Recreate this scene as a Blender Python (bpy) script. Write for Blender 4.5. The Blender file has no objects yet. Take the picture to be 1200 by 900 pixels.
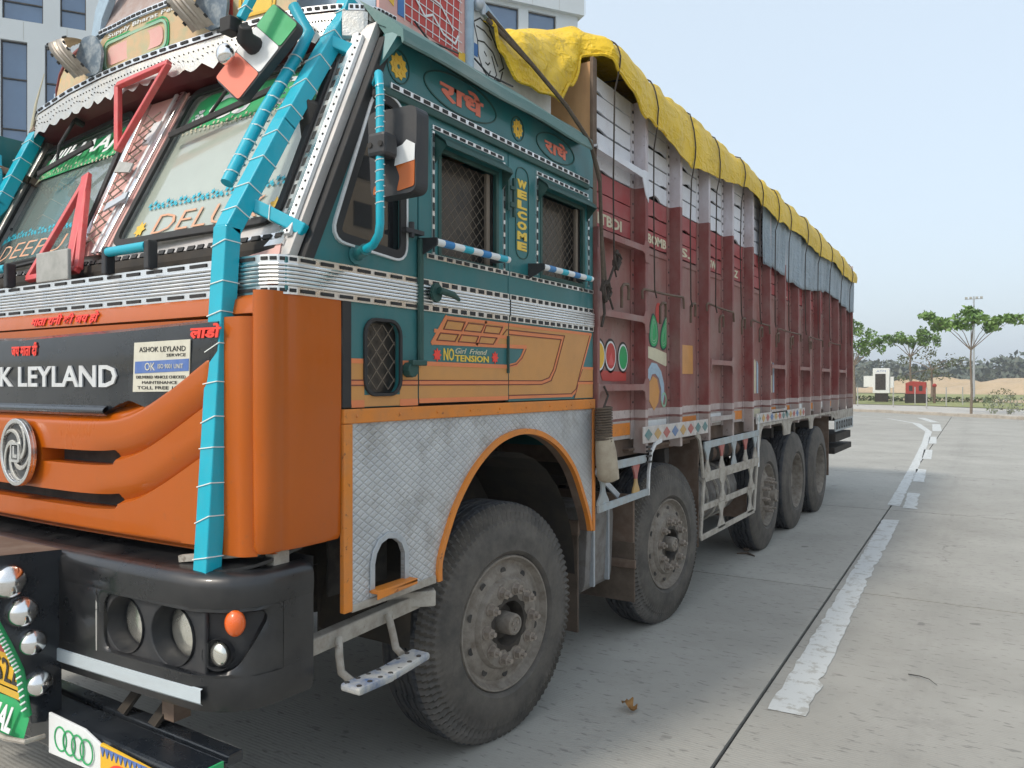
import bpy, bmesh, math, random
from math import sin, cos, pi, radians as rad, sqrt, atan2
from mathutils import Vector, noise, Matrix
from mathutils.geometry import tessellate_polygon
random.seed(7)
R = random.random
def U(a, b): return a + (b - a) * R()

# ------------------------------------------------------------------ camera
sc = bpy.context.scene
COL = sc.collection
cam = bpy.data.cameras.new('camera'); camo = bpy.data.objects.new('camera', cam); COL.objects.link(camo)
cam.sensor_width = 36; cam.lens = 27.03; cam.shift_y = -0.00167; cam.clip_end = 2500; cam.clip_start = .05
camo.location = (0, 0, 1.54); camo.rotation_euler = (pi / 2, 0, rad(32.32)); sc.camera = camo
# ------------------------------------------------------------------ light
SUN = Vector((-.30, -.86, .95)).normalized()
el = math.asin(SUN.z); az = math.atan2(SUN.x, SUN.y)
w = bpy.data.worlds.new('World'); sc.world = w; w.use_nodes = True
nt = w.node_tree; bg = nt.nodes['Background']; bg.inputs[1].default_value = .15
sky = nt.nodes.new('ShaderNodeTexSky'); sky.sky_type = 'NISHITA'; sky.sun_disc = False
sky.sun_elevation = el; sky.sun_rotation = az; sky.air_density = 1.0; sky.dust_density = 4.5; sky.ozone_density = 1.0; sky.altitude = 0
hz = nt.nodes.new('ShaderNodeMixRGB'); hz.inputs[0].default_value = .6; hz.inputs[2].default_value = (5.6, 6.4, 7.0, 1)
nt.links.new(sky.outputs[0], hz.inputs[1]); nt.links.new(hz.outputs[0], bg.inputs[0])
sl = bpy.data.lights.new('sun', 'SUN'); sl.energy = 1.8; sl.angle = rad(7); sl.color = (1, .93, .82)
so = bpy.data.objects.new('sun', sl); COL.objects.link(so); so.rotation_euler = SUN.to_track_quat('Z', 'Y').to_euler()
sc.view_settings.view_transform = 'Standard'; sc.view_settings.look = 'None'; sc.view_settings.exposure = 0.28; sc.view_settings.gamma = 1

# ------------------------------------------------------------------ materials
class N:
    def __init__(s, name):
        s.m = bpy.data.materials.new(name); s.m.use_nodes = True; s.t = s.m.node_tree
        s.b = s.t.nodes['Principled BSDF']; s.geo = s.t.nodes.new('ShaderNodeNewGeometry')
    def n(s, typ, **k):
        o = s.t.nodes.new(typ)
        for a, v in k.items(): setattr(o, a, v)
        return o
    def l(s, a, b): s.t.links.new(a, b)
    def noise(s, scale, detail=4, rough=.6, vec=None, sc3=None):
        t = s.n('ShaderNodeTexNoise'); t.inputs['Scale'].default_value = scale; t.inputs['Detail'].default_value = detail; t.inputs['Roughness'].default_value = rough
        v = vec or s.geo.outputs['Position']
        if sc3:
            mp = s.n('ShaderNodeMapping'); mp.inputs['Scale'].default_value = sc3; s.l(v, mp.inputs[0]); v = mp.outputs[0]
        s.l(v, t.inputs['Vector']); return t.outputs['Fac']
    def ramp(s, fac, stops, interp='LINEAR'):
        r = s.n('ShaderNodeValToRGB'); r.color_ramp.interpolation = interp; e = r.color_ramp.elements
        while len(e) < len(stops): e.new(.5)
        for q, (p, c) in zip(e, stops):
            q.position = p; q.color = (c, c, c, 1) if isinstance(c, (int, float)) else (*c, 1)
        s.l(fac, r.inputs[0]); return r.outputs[0]
    def mix(s, fac, a, b, mode='MIX'):
        m = s.n('ShaderNodeMixRGB'); m.blend_type = mode
        for i, v in ((0, fac), (1, a), (2, b)):
            if isinstance(v, (int, float)): m.inputs[i].default_value = v if i == 0 else (v, v, v, 1)
            elif isinstance(v, tuple): m.inputs[i].default_value = (*v[:3], 1)
            else: s.l(v, m.inputs[i])
        return m.outputs[0]
    def math(s, op, a, b=0, c=None):
        m = s.n('ShaderNodeMath', operation=op)
        for i, v in enumerate((a, b) if c is None else (a, b, c)):
            if isinstance(v, (int, float)): m.inputs[i].default_value = v
            else: s.l(v, m.inputs[i])
        return m.outputs[0]
    def xyz(s):
        x = s.n('ShaderNodeSeparateXYZ'); s.l(s.geo.outputs['Position'], x.inputs[0]); return x.outputs
    def bump(s, h, strength=.3, dist=.01):
        b = s.n('ShaderNodeBump'); b.inputs['Strength'].default_value = strength; b.inputs['Distance'].default_value = dist
        s.l(h, b.inputs['Height']); s.l(b.outputs[0], s.b.inputs['Normal'])
def mat(name, col, rough=.5, metal=0, dirt=.35, dcol=(.30, .26, .21), dscale=9, var=.12, bump=.0, bscale=60, coat=0, spots=0, scol=(.03, .025, .02), streak=None, spec=.5):
    k = N(name); b = k.b
    f = k.noise(dscale, 6, .65, sc3=streak)
    base = k.mix(k.noise(dscale * .35, 3), tuple(c * (1 - var) for c in col), tuple(min(1, c * (1 + var)) for c in col))
    c = k.mix(k.ramp(f, [(.42, 0), (.72, dirt)]), base, dcol)
    if spots: c = k.mix(k.ramp(k.noise(35, 5, .7), [(.62, 0), (.68, spots)]), c, scol)
    k.l(c, b.inputs['Base Color'])
    b.inputs['Metallic'].default_value = metal; b.inputs['Coat Weight'].default_value = coat; b.inputs['Coat Roughness'].default_value = .07
    b.inputs['Specular IOR Level'].default_value = spec
    k.l(k.ramp(f, [(.35, rough), (.75, min(1, rough + .3))]), b.inputs['Roughness'])
    if bump: k.bump(k.noise(bscale, 5, .6), bump, .004)
    return k.m
MT = {}
MT['teal'] = mat('teal_paint', (.016, .150, .160), .34, 0, .38, (.13, .19, .185), 7, .14, .05, 14, coat=.2, streak=(1, 1, .22), spots=.35, scol=(.05, .06, .055))
MT['teald'] = mat('dark_green_paint', (.015, .07, .06), .5, 0, .3, (.14, .16, .14), 9)
MT['roofgreen'] = mat('weathered_green_roof', (.10, .20, .19), .55, 0, .75, (.32, .36, .34), 7, .2, .1, 25, streak=(1, .25, 1))
MT['orange'] = mat('orange_paint', (.45, .092, .0), .26, 0, .20, (.29, .10, .012), 3.5, .10, .03, 12, coat=.38, spec=.35, streak=(1, 1, .45), spots=.25, scol=(.25, .09, .03))
MT['orangetrim'] = mat('orange_trim_paint', (.68, .22, .025), .45, 0, .35, (.30, .2, .13), 12, .12, .1, 40, spots=.7, scol=(.12, .05, .03))
MT['tanpaint'] = mat('tan_orange_paint', (.58, .27, .075), .42, 0, .25, (.36, .25, .15), 8, .08, coat=.1)
MT['orangeline'] = mat('orange_line_paint', (.72, .22, .08), .45, 0, .15)
MT['brownline'] = mat('brown_outline_paint', (.17, .035, .02), .5, 0, .15)
MT['red'] = mat('red_paint', (.50, .05, .04), .45, 0, .25, (.4, .2, .16), 14)
MT['redframe'] = mat('red_metal_paint', (.64, .07, .07), .35, 0, .45, (.58, .24, .22), 14, coat=.2)
MT['redtext'] = mat('red_lettering', (.85, .06, .04), .5, 0, .05)
MT['salmon'] = mat('salmon_lettering', (.78, .20, .13), .5, 0, .15)
MT['yellow'] = mat('yellow_paint', (.78, .48, .05), .5, 0, .2)
MT['goldtext'] = mat('yellow_lettering', (.80, .55, .08), .5, 0, .1)
MT['cream'] = mat('cream_lettering', (.62, .58, .42), .6, 0, .3)
MT['white'] = mat('white_paint', (.74, .76, .76), .5, 0, .25, (.5, .47, .42), 16)
MT['whitem'] = mat('white_metal', (.7, .72, .73), .4, .3, .4, (.4, .37, .33), 16)
MT['green'] = mat('green_paint', (.02, .36, .12), .45, 0, .15)
MT['greenlt'] = mat('pale_green_paint', (.28, .50, .36), .5, 0, .35, (.55, .42, .24), 16)
MT['blue'] = mat('blue_paint', (.05, .17, .42), .5, 0, .2)
MT['ltblue'] = mat('light_blue_paint', (.36, .48, .58), .5, 0, .4, (.2, .26, .34), 20)
MT['pink'] = mat('pink_panel_paint', (.70, .38, .34), .5, 0, .4, (.66, .55, .46), 14)
MT['peach'] = mat('peach_board_paint', (.60, .42, .24), .5, 0, .7, (.35, .45, .30), 18)
MT['tape'] = mat('turquoise_tape', (.0, .40, .53), .30, 0, .14, (.15, .35, .38), 22, .1, .1, 90, coat=.2)
MT['twine'] = mat('white_twine', (.75, .8, .78), .7, 0, .1)
MT['black'] = mat('black_plastic', (.022, .024, .028), .42, 0, .35, (.11, .10, .09), 11, .2, .06, 120)
MT['blackgloss'] = mat('black_gloss_paint', (.014, .018, .024), .18, 0, .25, (.07, .075, .08), 6, .1, coat=.6)
MT['rubber'] = mat('black_rubber', (.02, .02, .021), .6, 0, .3, (.09, .08, .07), 14)
MT['dark'] = mat('dark_underbody', (.028, .024, .02), .85, 0, .5, (.09, .07, .05), 8)
MT['interior'] = mat('dark_interior', (.035, .033, .032), .9, 0, .2)
MT['mud'] = mat('muddy_flap', (.085, .062, .045), .85, 0, .6, (.17, .13, .10), 12, .2, .5, 160)
MT['rust'] = mat('dusty_brown_metal', (.13, .085, .06), .8, 0, .6, (.24, .19, .15), 10, .2, .2, 60)
MT['rim'] = mat('dusty_rim', (.225, .20, .17), .75, 0, .7, (.10, .075, .055), 22, .2, .4, 90)
MT['nut'] = mat('dusty_steel_nut', (.32, .28, .24), .55, .4, .5, (.12, .09, .07), 40)
MT['grime'] = mat('wet_grease', (.02, .016, .013), .5, 0, .2)
MT['chrome'] = mat('chrome_trim', (.84, .84, .83), .20, 1, .12, (.5, .48, .44), 12, .05)
MT['strap'] = mat('dull_ribbed_metal', (.42, .38, .33), .38, .8, .5, (.25, .21, .17), 24, .15)
MT['peachtext'] = mat('faded_peach_lettering', (.66, .34, .20), .5, 0, .5, (.5, .45, .38), 20)
MT['silver'] = mat('silver_painted_metal', (.60, .58, .56), .35, .55, .4, (.40, .34, .30), 18, .1)
MT['dustywhite'] = mat('dusty_white_rail', (.55, .52, .49), .6, 0, .6, (.34, .28, .25), 16)
MT['mirrorchrome'] = mat('polished_dome', (.86, .85, .84), .06, 1, .12, (.5, .4, .35), 20)
MT['steel'] = mat('stamped_steel', (.66, .65, .61), .34, .85, .35, (.42, .38, .32), 30, .15, .5, 120)
MT['galv'] = mat('galvanised_plate', (.50, .54, .58), .42, .6, .4, (.36, .38, .40), 20, .1)
MT['paleframe'] = mat('pale_dusty_frame', (.42, .39, .34), .7, 0, .85, (.20, .165, .13), 12, .12, .2, 70, spots=.6, scol=(.13, .09, .07))
MT['bluegrey'] = mat('pale_blue_frame', (.36, .41, .43), .6, 0, .8, (.33, .30, .26), 14, .12, .1, 70, spots=.4, scol=(.13, .09, .07))
MT['stepp'] = mat('worn_blue_step', (.42, .42, .40), .6, .2, 1.0, (.05, .11, .25), 14, .2, .2, 60)
MT['ply'] = mat('plywood', (.64, .37, .18), .7, 0, .5, (.36, .20, .10), 9, .12, .1, 40, streak=(1, 1, .3))
MT['rope'] = mat('dark_rope', (.055, .043, .035), .85, 0, .3, (.12, .10, .08), 60, .2, .5, 300)
MT['cord'] = mat('brown_strap', (.10, .075, .055), .85, 0, .5, (.2, .16, .12), 60, .2, .5, 300)
MT['wire'] = mat('pale_wire', (.20, .165, .13), .6, .3, .4, (.2, .16, .12), 30)
MT['concfill'] = mat('joint_sealant', (.035, .034, .032), .9, 0, .5, (.1, .1, .09), 10)
MT['bark'] = mat('bark', (.20, .16, .12), .9, 0, .5, (.1, .08, .06), 12, .2, .6, 40)
MT['beige'] = mat('beige_render', (.52, .41, .30), .85, 0, .2, (.4, .32, .24), 1)
MT['clad'] = mat('pale_cladding', (.55, .60, .63), .5, 0, .15, (.45, .48, .5), .5, .05)
MT['lampclear'] = mat('lamp_lens', (.80, .79, .72), .06, .9, .12, (.5, .45, .35), 20, .05, .06, 60)
MT['amber'] = mat('amber_lens', (.75, .12, .01), .15, 0, .1, coat=.6)
MT['sticker'] = mat('cream_sticker', (.62, .60, .50), .5, 0, .35, (.45, .42, .34), 25)
MT['stickblue'] = mat('blue_sticker_print', (.08, .16, .42), .5, 0, .3, (.3, .33, .45), 40)
MT['ink'] = mat('black_ink', (.03, .03, .03), .6, 0, .1)
MT['plate'] = mat('yellow_number_plate', (.80, .46, .02), .4, 0, .15)
MT['bluetape'] = mat('blue_tape', (.02, .20, .48), .35, 0, .2)
MT['bumperp'] = mat('black_bumper_plastic', (.010, .011, .013), .24, 0, .16, (.12, .11, .10), 7, .2, .04, 90, coat=.35)
MT['cloud'] = mat('blue_grey_blotched_paint', (.12, .17, .22), .5, 0, .9, (.42, .46, .48), 26)
MT['faded'] = mat('faded_brown_board', (.34, .25, .22), .6, 0, .8, (.45, .42, .42), 20)
MT['dteal'] = mat('dusty_teal', (.10, .22, .22), .6, 0, .5, (.34, .28, .25), 16)
MT['dyellow'] = mat('dusty_yellow', (.50, .32, .12), .6, 0, .4, (.34, .28, .25), 16)
MT['dred'] = mat('dusty_red', (.42, .12, .10), .6, 0, .4, (.34, .28, .25), 16)
MT['dblue'] = mat('dusty_blue', (.12, .20, .36), .6, 0, .4, (.34, .28, .25), 16)
MT['rimdark'] = mat('grimy_grey_tank', (.20, .19, .18), .7, 0, .8, (.11, .09, .07), 14)
MT['binred'] = mat('dull_red_bin', (.34, .028, .02), .5, 0, .2)
MT['seat'] = mat('seat_cover', (.35, .36, .34), .8, 0, .2)
MT['jug'] = mat('dusty_plastic_jug', (.42, .36, .27), .55, 0, .6, (.27, .21, .15), 18, .15)
MT['dryleaf'] = mat('dry_leaf', (.30, .16, .05), .7, 0, .5, (.12, .06, .03), 40)
MT['greyboard'] = mat('painted_grey_board', (.40, .40, .38), .6, 0, .6, (.22, .24, .22), 18)
MT['tape_w'] = mat('silver_reflective_tape', (.55, .62, .66), .35, .2, .4, (.42, .44, .44), 16, .1, .1, 60, streak=(.3, .3, 1))
def tm(name, col):
    k = N(name); f = k.noise(3.2, 5, .6, sc3=(1, .6, 1)); g = k.noise(22, 4)
    c = k.mix(k.ramp(f, [(.38, 0), (.7, .6)]), col, tuple(x * .62 for x in col)); c = k.mix(k.ramp(g, [(.6, 0), (.75, .4)]), c, (.35, .28, .18))
    k.l(c, k.b.inputs['Base Color']); k.b.inputs['Roughness'].default_value = .5
    r1 = k.math('ABSOLUTE', k.math('SUBTRACT', k.noise(4.5, 4, .55), .5)); r2 = k.math('ABSOLUTE', k.math('SUBTRACT', k.noise(9, 3, .5, sc3=(1, .5, 1.4)), .5))
    h = k.math('ADD', k.math('MULTIPLY', k.noise(9, 6, .7), .7), k.math('ADD', k.math('MULTIPLY', k.ramp(r1, [(0, 1), (.05, 0)]), .45), k.math('MULTIPLY', k.ramp(r2, [(0, 1), (.05, 0)]), .3)))
    k.bump(h, .42, .035); return k.m
MT['ytarp'] = tm('yellow_tarpaulin', (.80, .53, .015)); MT['btarp'] = tm('blue_grey_tarpaulin', (.30, .37, .43))
# cargo paint: horizontal bands of paint by height (white above 2.70 m, maroon, pale stripe, pale foot)
def bandmat(name, maroon, upper, lower, dust):
    k = N(name); z = k.xyz()[2]; zz = k.math('ADD', z, k.math('MULTIPLY', k.math('SUBTRACT', k.noise(30, 3), .5), .006))
    t = k.math('DIVIDE', zz, 4)
    c = k.ramp(t, [(0, lower), (1.30 / 4, (.19, .06, .05)), (1.328 / 4, (.55, .48, .46)), (1.368 / 4, maroon), (2.70 / 4, upper)], 'CONSTANT')
    k2 = k.ramp(k.noise(4, 6, .65, sc3=(1, 1, .55)), [(.38, 0), (.7, dust)])
    c = k.mix(k2, c, (.30, .205, .185)); c = k.mix(k.ramp(k.noise(26, 5, .7), [(.6, 0), (.68, .45)]), c, (.10, .05, .04))
    k.l(c, k.b.inputs['Base Color']); k.b.inputs['Roughness'].default_value = .55; k.bump(k.noise(40, 5), .12, .004); return k.m
MT['post'] = bandmat('maroon_white_post_paint', (.22, .05, .046), (.60, .57, .61), (.42, .36, .33), .75)
MT['panel'] = bandmat('dusty_maroon_panel_paint', (.26, .095, .083), (.76, .77, .81), (.46, .44, .42), .9)
MT['slatred'] = mat('maroon_slat_paint', (.33, .06, .062), .5, 0, .5, (.36, .20, .19), 9, .15, .1, 50)
MT['slatwhite'] = mat('white_slat_paint', (.70, .72, .77), .5, 0, .25, (.48, .42, .42), 9, .08, .1, 50, spots=.4, scol=(.25, .2, .2))
# diamond quilted plate
k = N('diamond_quilted_plate'); p = k.xyz(); wob = k.math('MULTIPLY', k.math('SUBTRACT', k.noise(5, 3), .5), .05); uu = k.math('ADD', k.math('MULTIPLY', wob, 12), k.math('MULTIPLY', k.math('ADD', p[1], k.math('MULTIPLY', p[2], 1.5)), 1 / .047)); vv = k.math('MULTIPLY', k.math('SUBTRACT', p[1], k.math('MULTIPLY', p[2], 1.7)), 1 / .044)
fu = k.math('ABSOLUTE', k.math('SUBTRACT', k.math('FRACT', uu), .5)); fv = k.math('ABSOLUTE', k.math('SUBTRACT', k.math('FRACT', vv), .5))
e = k.math('MAXIMUM', fu, fv); hgt = k.ramp(e, [(.30, 1), (.47, .1), (.5, 0)])
c = k.mix(k.ramp(k.noise(6, 5), [(.3, 0), (.7, 1)]), (.46, .48, .50), (.62, .64, .65)); c = k.mix(k.ramp(e, [(.43, 0), (.5, .38)]), c, (.12, .12, .115))
k.l(c, k.b.inputs['Base Color']); k.b.inputs['Metallic'].default_value = .45; k.b.inputs['Roughness'].default_value = .45; k.l(k.mix(k.ramp(k.noise(5.5, 6, .7), [(.50, 0), (.68, .55)]), k.b.inputs['Base Color'].links[0].from_socket, (.24, .225, .20)), k.b.inputs['Base Color']); k.bump(k.math('ADD', hgt, k.math('MULTIPLY', k.noise(4, 4), 2.5)), .5, .006); MT['diamond'] = k.m
# glass
def glass(name, col, rough, alpha, spec=1.0, noise=0):
    k = N(name); k.b.inputs['Roughness'].default_value = rough; k.b.inputs['Specular IOR Level'].default_value = spec; k.b.inputs['Coat Weight'].default_value = .6; k.b.inputs['Coat Roughness'].default_value = .02
    k.l(k.mix(k.noise(2.2, 4), col, tuple(x * 1.25 for x in col)), k.b.inputs['Base Color'])
    if alpha < 1: k.l(k.ramp(k.noise(3, 5), [(.3, max(0, alpha - noise)), (.7, min(1, alpha + noise))]), k.b.inputs['Alpha'])
    return k.m
MT['screen'] = glass('dusty_windscreen_glass', (.40, .44, .38), .12, .90, 1, .06)
MT['screen2'] = glass('tinted_sheen_windscreen_glass', (.26, .31, .29), .06, .66, 1, .14)  # left screen: paler colour and higher opacity stand in for reflected sky
MT['sideglass'] = glass('side_window_glass', (.02, .022, .024), .02, 1, 1.0)
MT['grilleglass'] = glass('dusty_window_glass', (.030, .026, .023), .35, 1, .5)
MT['bglass'] = glass('blue_office_glass', (.06, .12, .22), .06, 1, 1.0)
# tyre
k = N('dusty_tyre_rubber'); f = k.noise(9, 6, .7)
k.l(k.mix(k.ramp(f, [(.3, .25), (.72, 1)]), (.028, .028, .028), (.128, .114, .098)), k.b.inputs['Base Color']); k.b.inputs['Roughness'].default_value = .8; k.bump(k.noise(70, 4), .25, .004); MT['tyre'] = k.m
k = N('tread_rubber'); k.l(k.mix(k.ramp(k.noise(14, 5, .7), [(.35, 0), (.8, 1)]), (.022, .026, .034), (.08, .075, .07)), k.b.inputs['Base Color']); k.b.inputs['Roughness'].default_value = .7; MT['tread'] = k.m
# concrete, with a tined finish running across the lane
k = N('brushed_concrete'); f = k.noise(.9, 8, .62); g = k.noise(7, 6, .7); h = k.noise(34, 4, .6, sc3=(.35, 1, 1))
oi = k.n('ShaderNodeObjectInfo')
c = k.mix(k.ramp(f, [(.3, 0), (.7, 1)]), (.31, .302, .272), (.41, .40, .365)); c = k.mix(k.ramp(g, [(.5, 0), (.8, .35)]), c, (.25, .235, .21))
c = k.mix(k.ramp(h, [(.585, 0), (.66, .6)]), c, (.14, .135, .125)); c = k.mix(k.ramp(k.noise(1.7, 5, .7), [(.60, 0), (.70, .38)]), c, (.20, .19, .175))
px_ = k.xyz(); lane = None
for x0_ in (-.25, 1.55, 3.0):
    q_ = k.ramp(k.math('ABSOLUTE', k.math('ADD', k.math('ADD', px_[0], k.math('MULTIPLY', px_[1], .022)), -x0_)), [(0, 1), (.28, 0)]); lane = q_ if lane is None else k.math('MAXIMUM', lane, q_)
c = k.mix(k.math('MULTIPLY', lane, k.ramp(k.noise(2.5, 6, .7, sc3=(3, .25, 1)), [(.35, 0), (.7, .30)])), c, (.17, .165, .155))
vo = k.n('ShaderNodeTexVoronoi', feature='DISTANCE_TO_EDGE'); vo.inputs['Scale'].default_value = .28; dd = k.n('ShaderNodeVectorMath', operation='ADD'); nn = k.n('ShaderNodeTexNoise'); nn.inputs['Scale'].default_value = 1.6; nn.inputs['Detail'].default_value = 5; k.l(k.geo.outputs['Position'], nn.inputs['Vector']); k.l(k.geo.outputs['Position'], dd.inputs[0]); k.l(nn.outputs['Color'], dd.inputs[1]); k.l(dd.outputs[0], vo.inputs['Vector'])
c = k.mix(k.math('MULTIPLY', k.ramp(vo.outputs[0], [(0, 1), (.0035, 0)]), k.ramp(k.noise(.45, 3), [(.52, 0), (.6, .7)])), c, (.10, .095, .09))
c = k.mix(k.ramp(k.noise(5.5, 2, .4), [(.735, 0), (.76, .55)]), c, (.09, .085, .08))
c = k.mix(k.math('MULTIPLY', oi.outputs['Random'], .22), c, (.22, .21, .19))
k.l(c, k.b.inputs['Base Color']); k.b.inputs['Roughness'].default_value = .82
wv = k.n('ShaderNodeTexWave', wave_type='BANDS', bands_direction='Y'); wv.inputs['Scale'].default_value = 17; wv.inputs['Distortion'].default_value = 2.5; wv.inputs['Detail'].default_value = 2; wv.inputs['Detail Scale'].default_value = .6; k.l(k.geo.outputs['Position'], wv.inputs['Vector'])
k.bump(k.math('ADD', k.math('MULTIPLY', wv.outputs['Fac'], .45), k.math('MULTIPLY', k.noise(60, 5), .9)), .30, .005); MT['concrete'] = k.m
k = N('worn_road_paint'); c = k.mix(k.ramp(k.noise(11, 7, .75), [(.52, 0), (.60, .8)]), (.54, .56, .555), (.34, .33, .30)); k.l(c, k.b.inputs['Base Color']); k.b.inputs['Roughness'].default_value = .75; k.bump(k.noise(60, 5), .2, .004); MT['roadpaint'] = k.m
def groundm(name, a, b, sc_=.2):
    k = N(name); c = k.mix(k.ramp(k.noise(sc_, 8, .7), [(.35, 0), (.65, 1)]), a, b); c = k.mix(k.ramp(k.noise(3, 6, .7), [(.5, 0), (.7, .5)]), c, tuple(x * .6 for x in a)); k.l(c, k.b.inputs['Base Color']); k.b.inputs['Roughness'].default_value = .95; k.bump(k.noise(2, 8), .6, .1); return k.m
MT['earth'] = groundm('dry_earth', (.42, .33, .21), (.30, .27, .14)); MT['sand'] = groundm('sand', (.50, .38, .25), (.42, .32, .2), .3)
MT['lawn'] = groundm('dry_lawn', (.20, .24, .08), (.32, .31, .14), .5); MT['paving'] = groundm('pale_paving', (.50, .48, .44), (.42, .40, .37), .8)
MT['kerb'] = groundm('kerb_concrete', (.46, .42, .36), (.36, .32, .27), 1.5)
def leafm(name, a, b):
    k = N(name); oi = k.n('ShaderNodeObjectInfo'); c = k.mix(k.ramp(k.noise(1.3, 4), [(.35, 0), (.65, 1)]), a, b); k.l(c, k.b.inputs['Base Color']); k.b.inputs['Roughness'].default_value = .5
    k.b.inputs['Transmission Weight'].default_value = 0; return k.m
MT['leaf'] = leafm('broad_green_leaf', (.09, .18, .035), (.20, .32, .08)); MT['leafdull'] = leafm('dull_green_leaf', (.07, .10, .035), (.12, .13, .06))
MT['wood'] = leafm('distant_foliage', (.06, .088, .058), (.12, .125, .085)); MT['twig'] = leafm('pale_twig', (.30, .30, .26), (.16, .20, .10))

# ------------------------------------------------------------------ mesh helpers
WL = {}                                                     # world origin of every linked object
class M:
    def __init__(s): s.v = []; s.f = []; s.mi = []; s.cur = 0
    def add(s, V, F):
        o = len(s.v); s.v += [tuple(p) for p in V]; s.f += [tuple(i + o for i in f) for f in F]; s.mi += [s.cur] * len(F); return s
    def box(s, x0, x1, y0, y1, z0, z1):
        V = [(x, y, z) for x in (x0, x1) for y in (y0, y1) for z in (z0, z1)]
        return s.add(V, [(0, 1, 3, 2), (4, 6, 7, 5), (0, 4, 5, 1), (2, 3, 7, 6), (0, 2, 6, 4), (1, 5, 7, 3)])
    def beam(s, p, q, w, h, up=(0, 0, 1), tw=0):             # rectangular bar p->q, w sideways, h along up
        p = Vector(p); q = Vector(q); d = (q - p).normalized(); a = d.cross(Vector(up)).normalized(); b = a.cross(d)
        V = [e + a * (i * w / 2) + b * (j * h / 2) for e in (p, q) for i, j in ((-1, -1), (1, -1), (1, 1), (-1, 1))]
        return s.add(V, [(3, 2, 1, 0), (4, 5, 6, 7), (0, 1, 5, 4), (1, 2, 6, 5), (2, 3, 7, 6), (3, 0, 4, 7)])
    def tube(s, P, r, n=8, cap=True):
        P = [Vector(p) for p in P]; rr = r if isinstance(r, (list, tuple)) else [r] * len(P); V = []; F = []; a = None
        for i, p in enumerate(P):
            d = (P[min(i + 1, len(P) - 1)] - P[max(i - 1, 0)]).normalized()
            if a is None: a = d.orthogonal().normalized()
            else: a = (a - d * a.dot(d)).normalized()
            b = d.cross(a)
            V += [p + (a * cos(2 * pi * j / n) + b * sin(2 * pi * j / n)) * rr[i] for j in range(n)]
        for i in range(len(P) - 1):
            F += [(i * n + j, i * n + (j + 1) % n, (i + 1) * n + (j + 1) % n, (i + 1) * n + j) for j in range(n)]
        if cap: F += [tuple(range(n - 1, -1, -1)), tuple((len(P) - 1) * n + j for j in range(n))]
        return s.add(V, F)
    def cyl(s, p, q, r, n=16, r2=None): return s.tube([p, q], [r, r if r2 is None else r2], n)
    def lathe(s, prof, c, n=48, fn=None, a0=0, a1=2 * pi):    # revolve (r, x-offset) about the X axis through c
        V = []; F = []; full = abs(a1 - a0 - 2 * pi) < 1e-6; m = n if full else n + 1; L = len(prof)
        for i in range(m):
            a = a0 + (a1 - a0) * i / n
            for j, (r, x) in enumerate(prof):
                if fn: r, x = fn(i, j, r, x)
                V.append((c[0] + x, c[1] + r * cos(a), c[2] + r * sin(a)))
        for i in range(n):
            k2 = (i + 1) % m
            for j in range(L - 1): F.append((i * L + j, k2 * L + j, k2 * L + j + 1, i * L + j + 1))
        return s.add(V, F)
    def plate(s, poly, fm, th, holes=()):                     # polygon with holes, given depth; fm(u, v, w) -> xyz
        loops = [list(poly)] + [list(h) for h in holes]; flat = [p for l in loops for p in l]
        tr = tessellate_polygon([[Vector((a, b, 0)) for a, b in l] for l in loops]); n = len(flat)
        V = [fm(a, b, 0) for a, b in flat] + [fm(a, b, th) for a, b in flat]
        F = [tuple(t) for t in tr] + [tuple(i + n for i in reversed(t)) for t in tr]; o = 0
        for l in loops:
            L = len(l)
            for i in range(L): j = (i + 1) % L; F.append((o + i, o + j, o + j + n, o + i + n))
            o += L
        return s.add(V, F)
    def sweep(s, path, prof, closed=False):                   # path of (x, y, nx, ny); profile of (outward offset, z)
        L = len(prof); V = [(x + nx * o, y + ny * o, z) for x, y, nx, ny in path for o, z in prof]; F = []
        for i in range(len(path) - 1):
            for j in range(L - 1 if not closed else L):
                k2 = (j + 1) % L; F.append((i * L + j, (i + 1) * L + j, (i + 1) * L + k2, i * L + k2))
        return s.add(V, F)
    def grid(s, fn, nu, nv):
        V = [fn(i / nu, j / nv) for i in range(nu + 1) for j in range(nv + 1)]; m = nv + 1
        return s.add(V, [(i * m + j, (i + 1) * m + j, (i + 1) * m + j + 1, i * m + j + 1) for i in range(nu) for j in range(nv)])
    def ball(s, c, r, n=12, sx=1, sy=1, sz=1):
        V = [(c[0] + r * sx * sin(pi * i / n) * cos(2 * pi * j / n), c[1] + r * sy * sin(pi * i / n) * sin(2 * pi * j / n), c[2] + r * sz * cos(pi * i / n)) for i in range(n + 1) for j in range(n)]
        return s.add(V, [(i * n + j, i * n + (j + 1) % n, (i + 1) * n + (j + 1) % n, (i + 1) * n + j) for i in range(n) for j in range(n)])
    def text(s, body, u0, v0, wd, ht, fm, th=.002, bold=0, shear=0, keep=False):
        cu = bpy.data.curves.new('glyph', 'FONT'); cu.body = body; cu.resolution_u = 2; cu.offset = bold; cu.shear = shear
        ob = bpy.data.objects.new('glyph', cu); COL.objects.link(ob); bpy.context.view_layer.update()
        me = bpy.data.meshes.new_from_object(ob.evaluated_get(bpy.context.evaluated_depsgraph_get()))
        xs = [v.co.x for v in me.vertices]; ys = [v.co.y for v in me.vertices]
        x0, x1, y0, y1 = min(xs), max(xs), min(ys), max(ys)
        n = len(me.vertices); P = [(u0 + (v.co.x - x0) / (x1 - x0) * wd, v0 + (v.co.y - y0) / (y1 - y0) * ht) for v in me.vertices]
        tri = [tuple(q.vertices) for q in me.polygons]; cnt = {}
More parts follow.
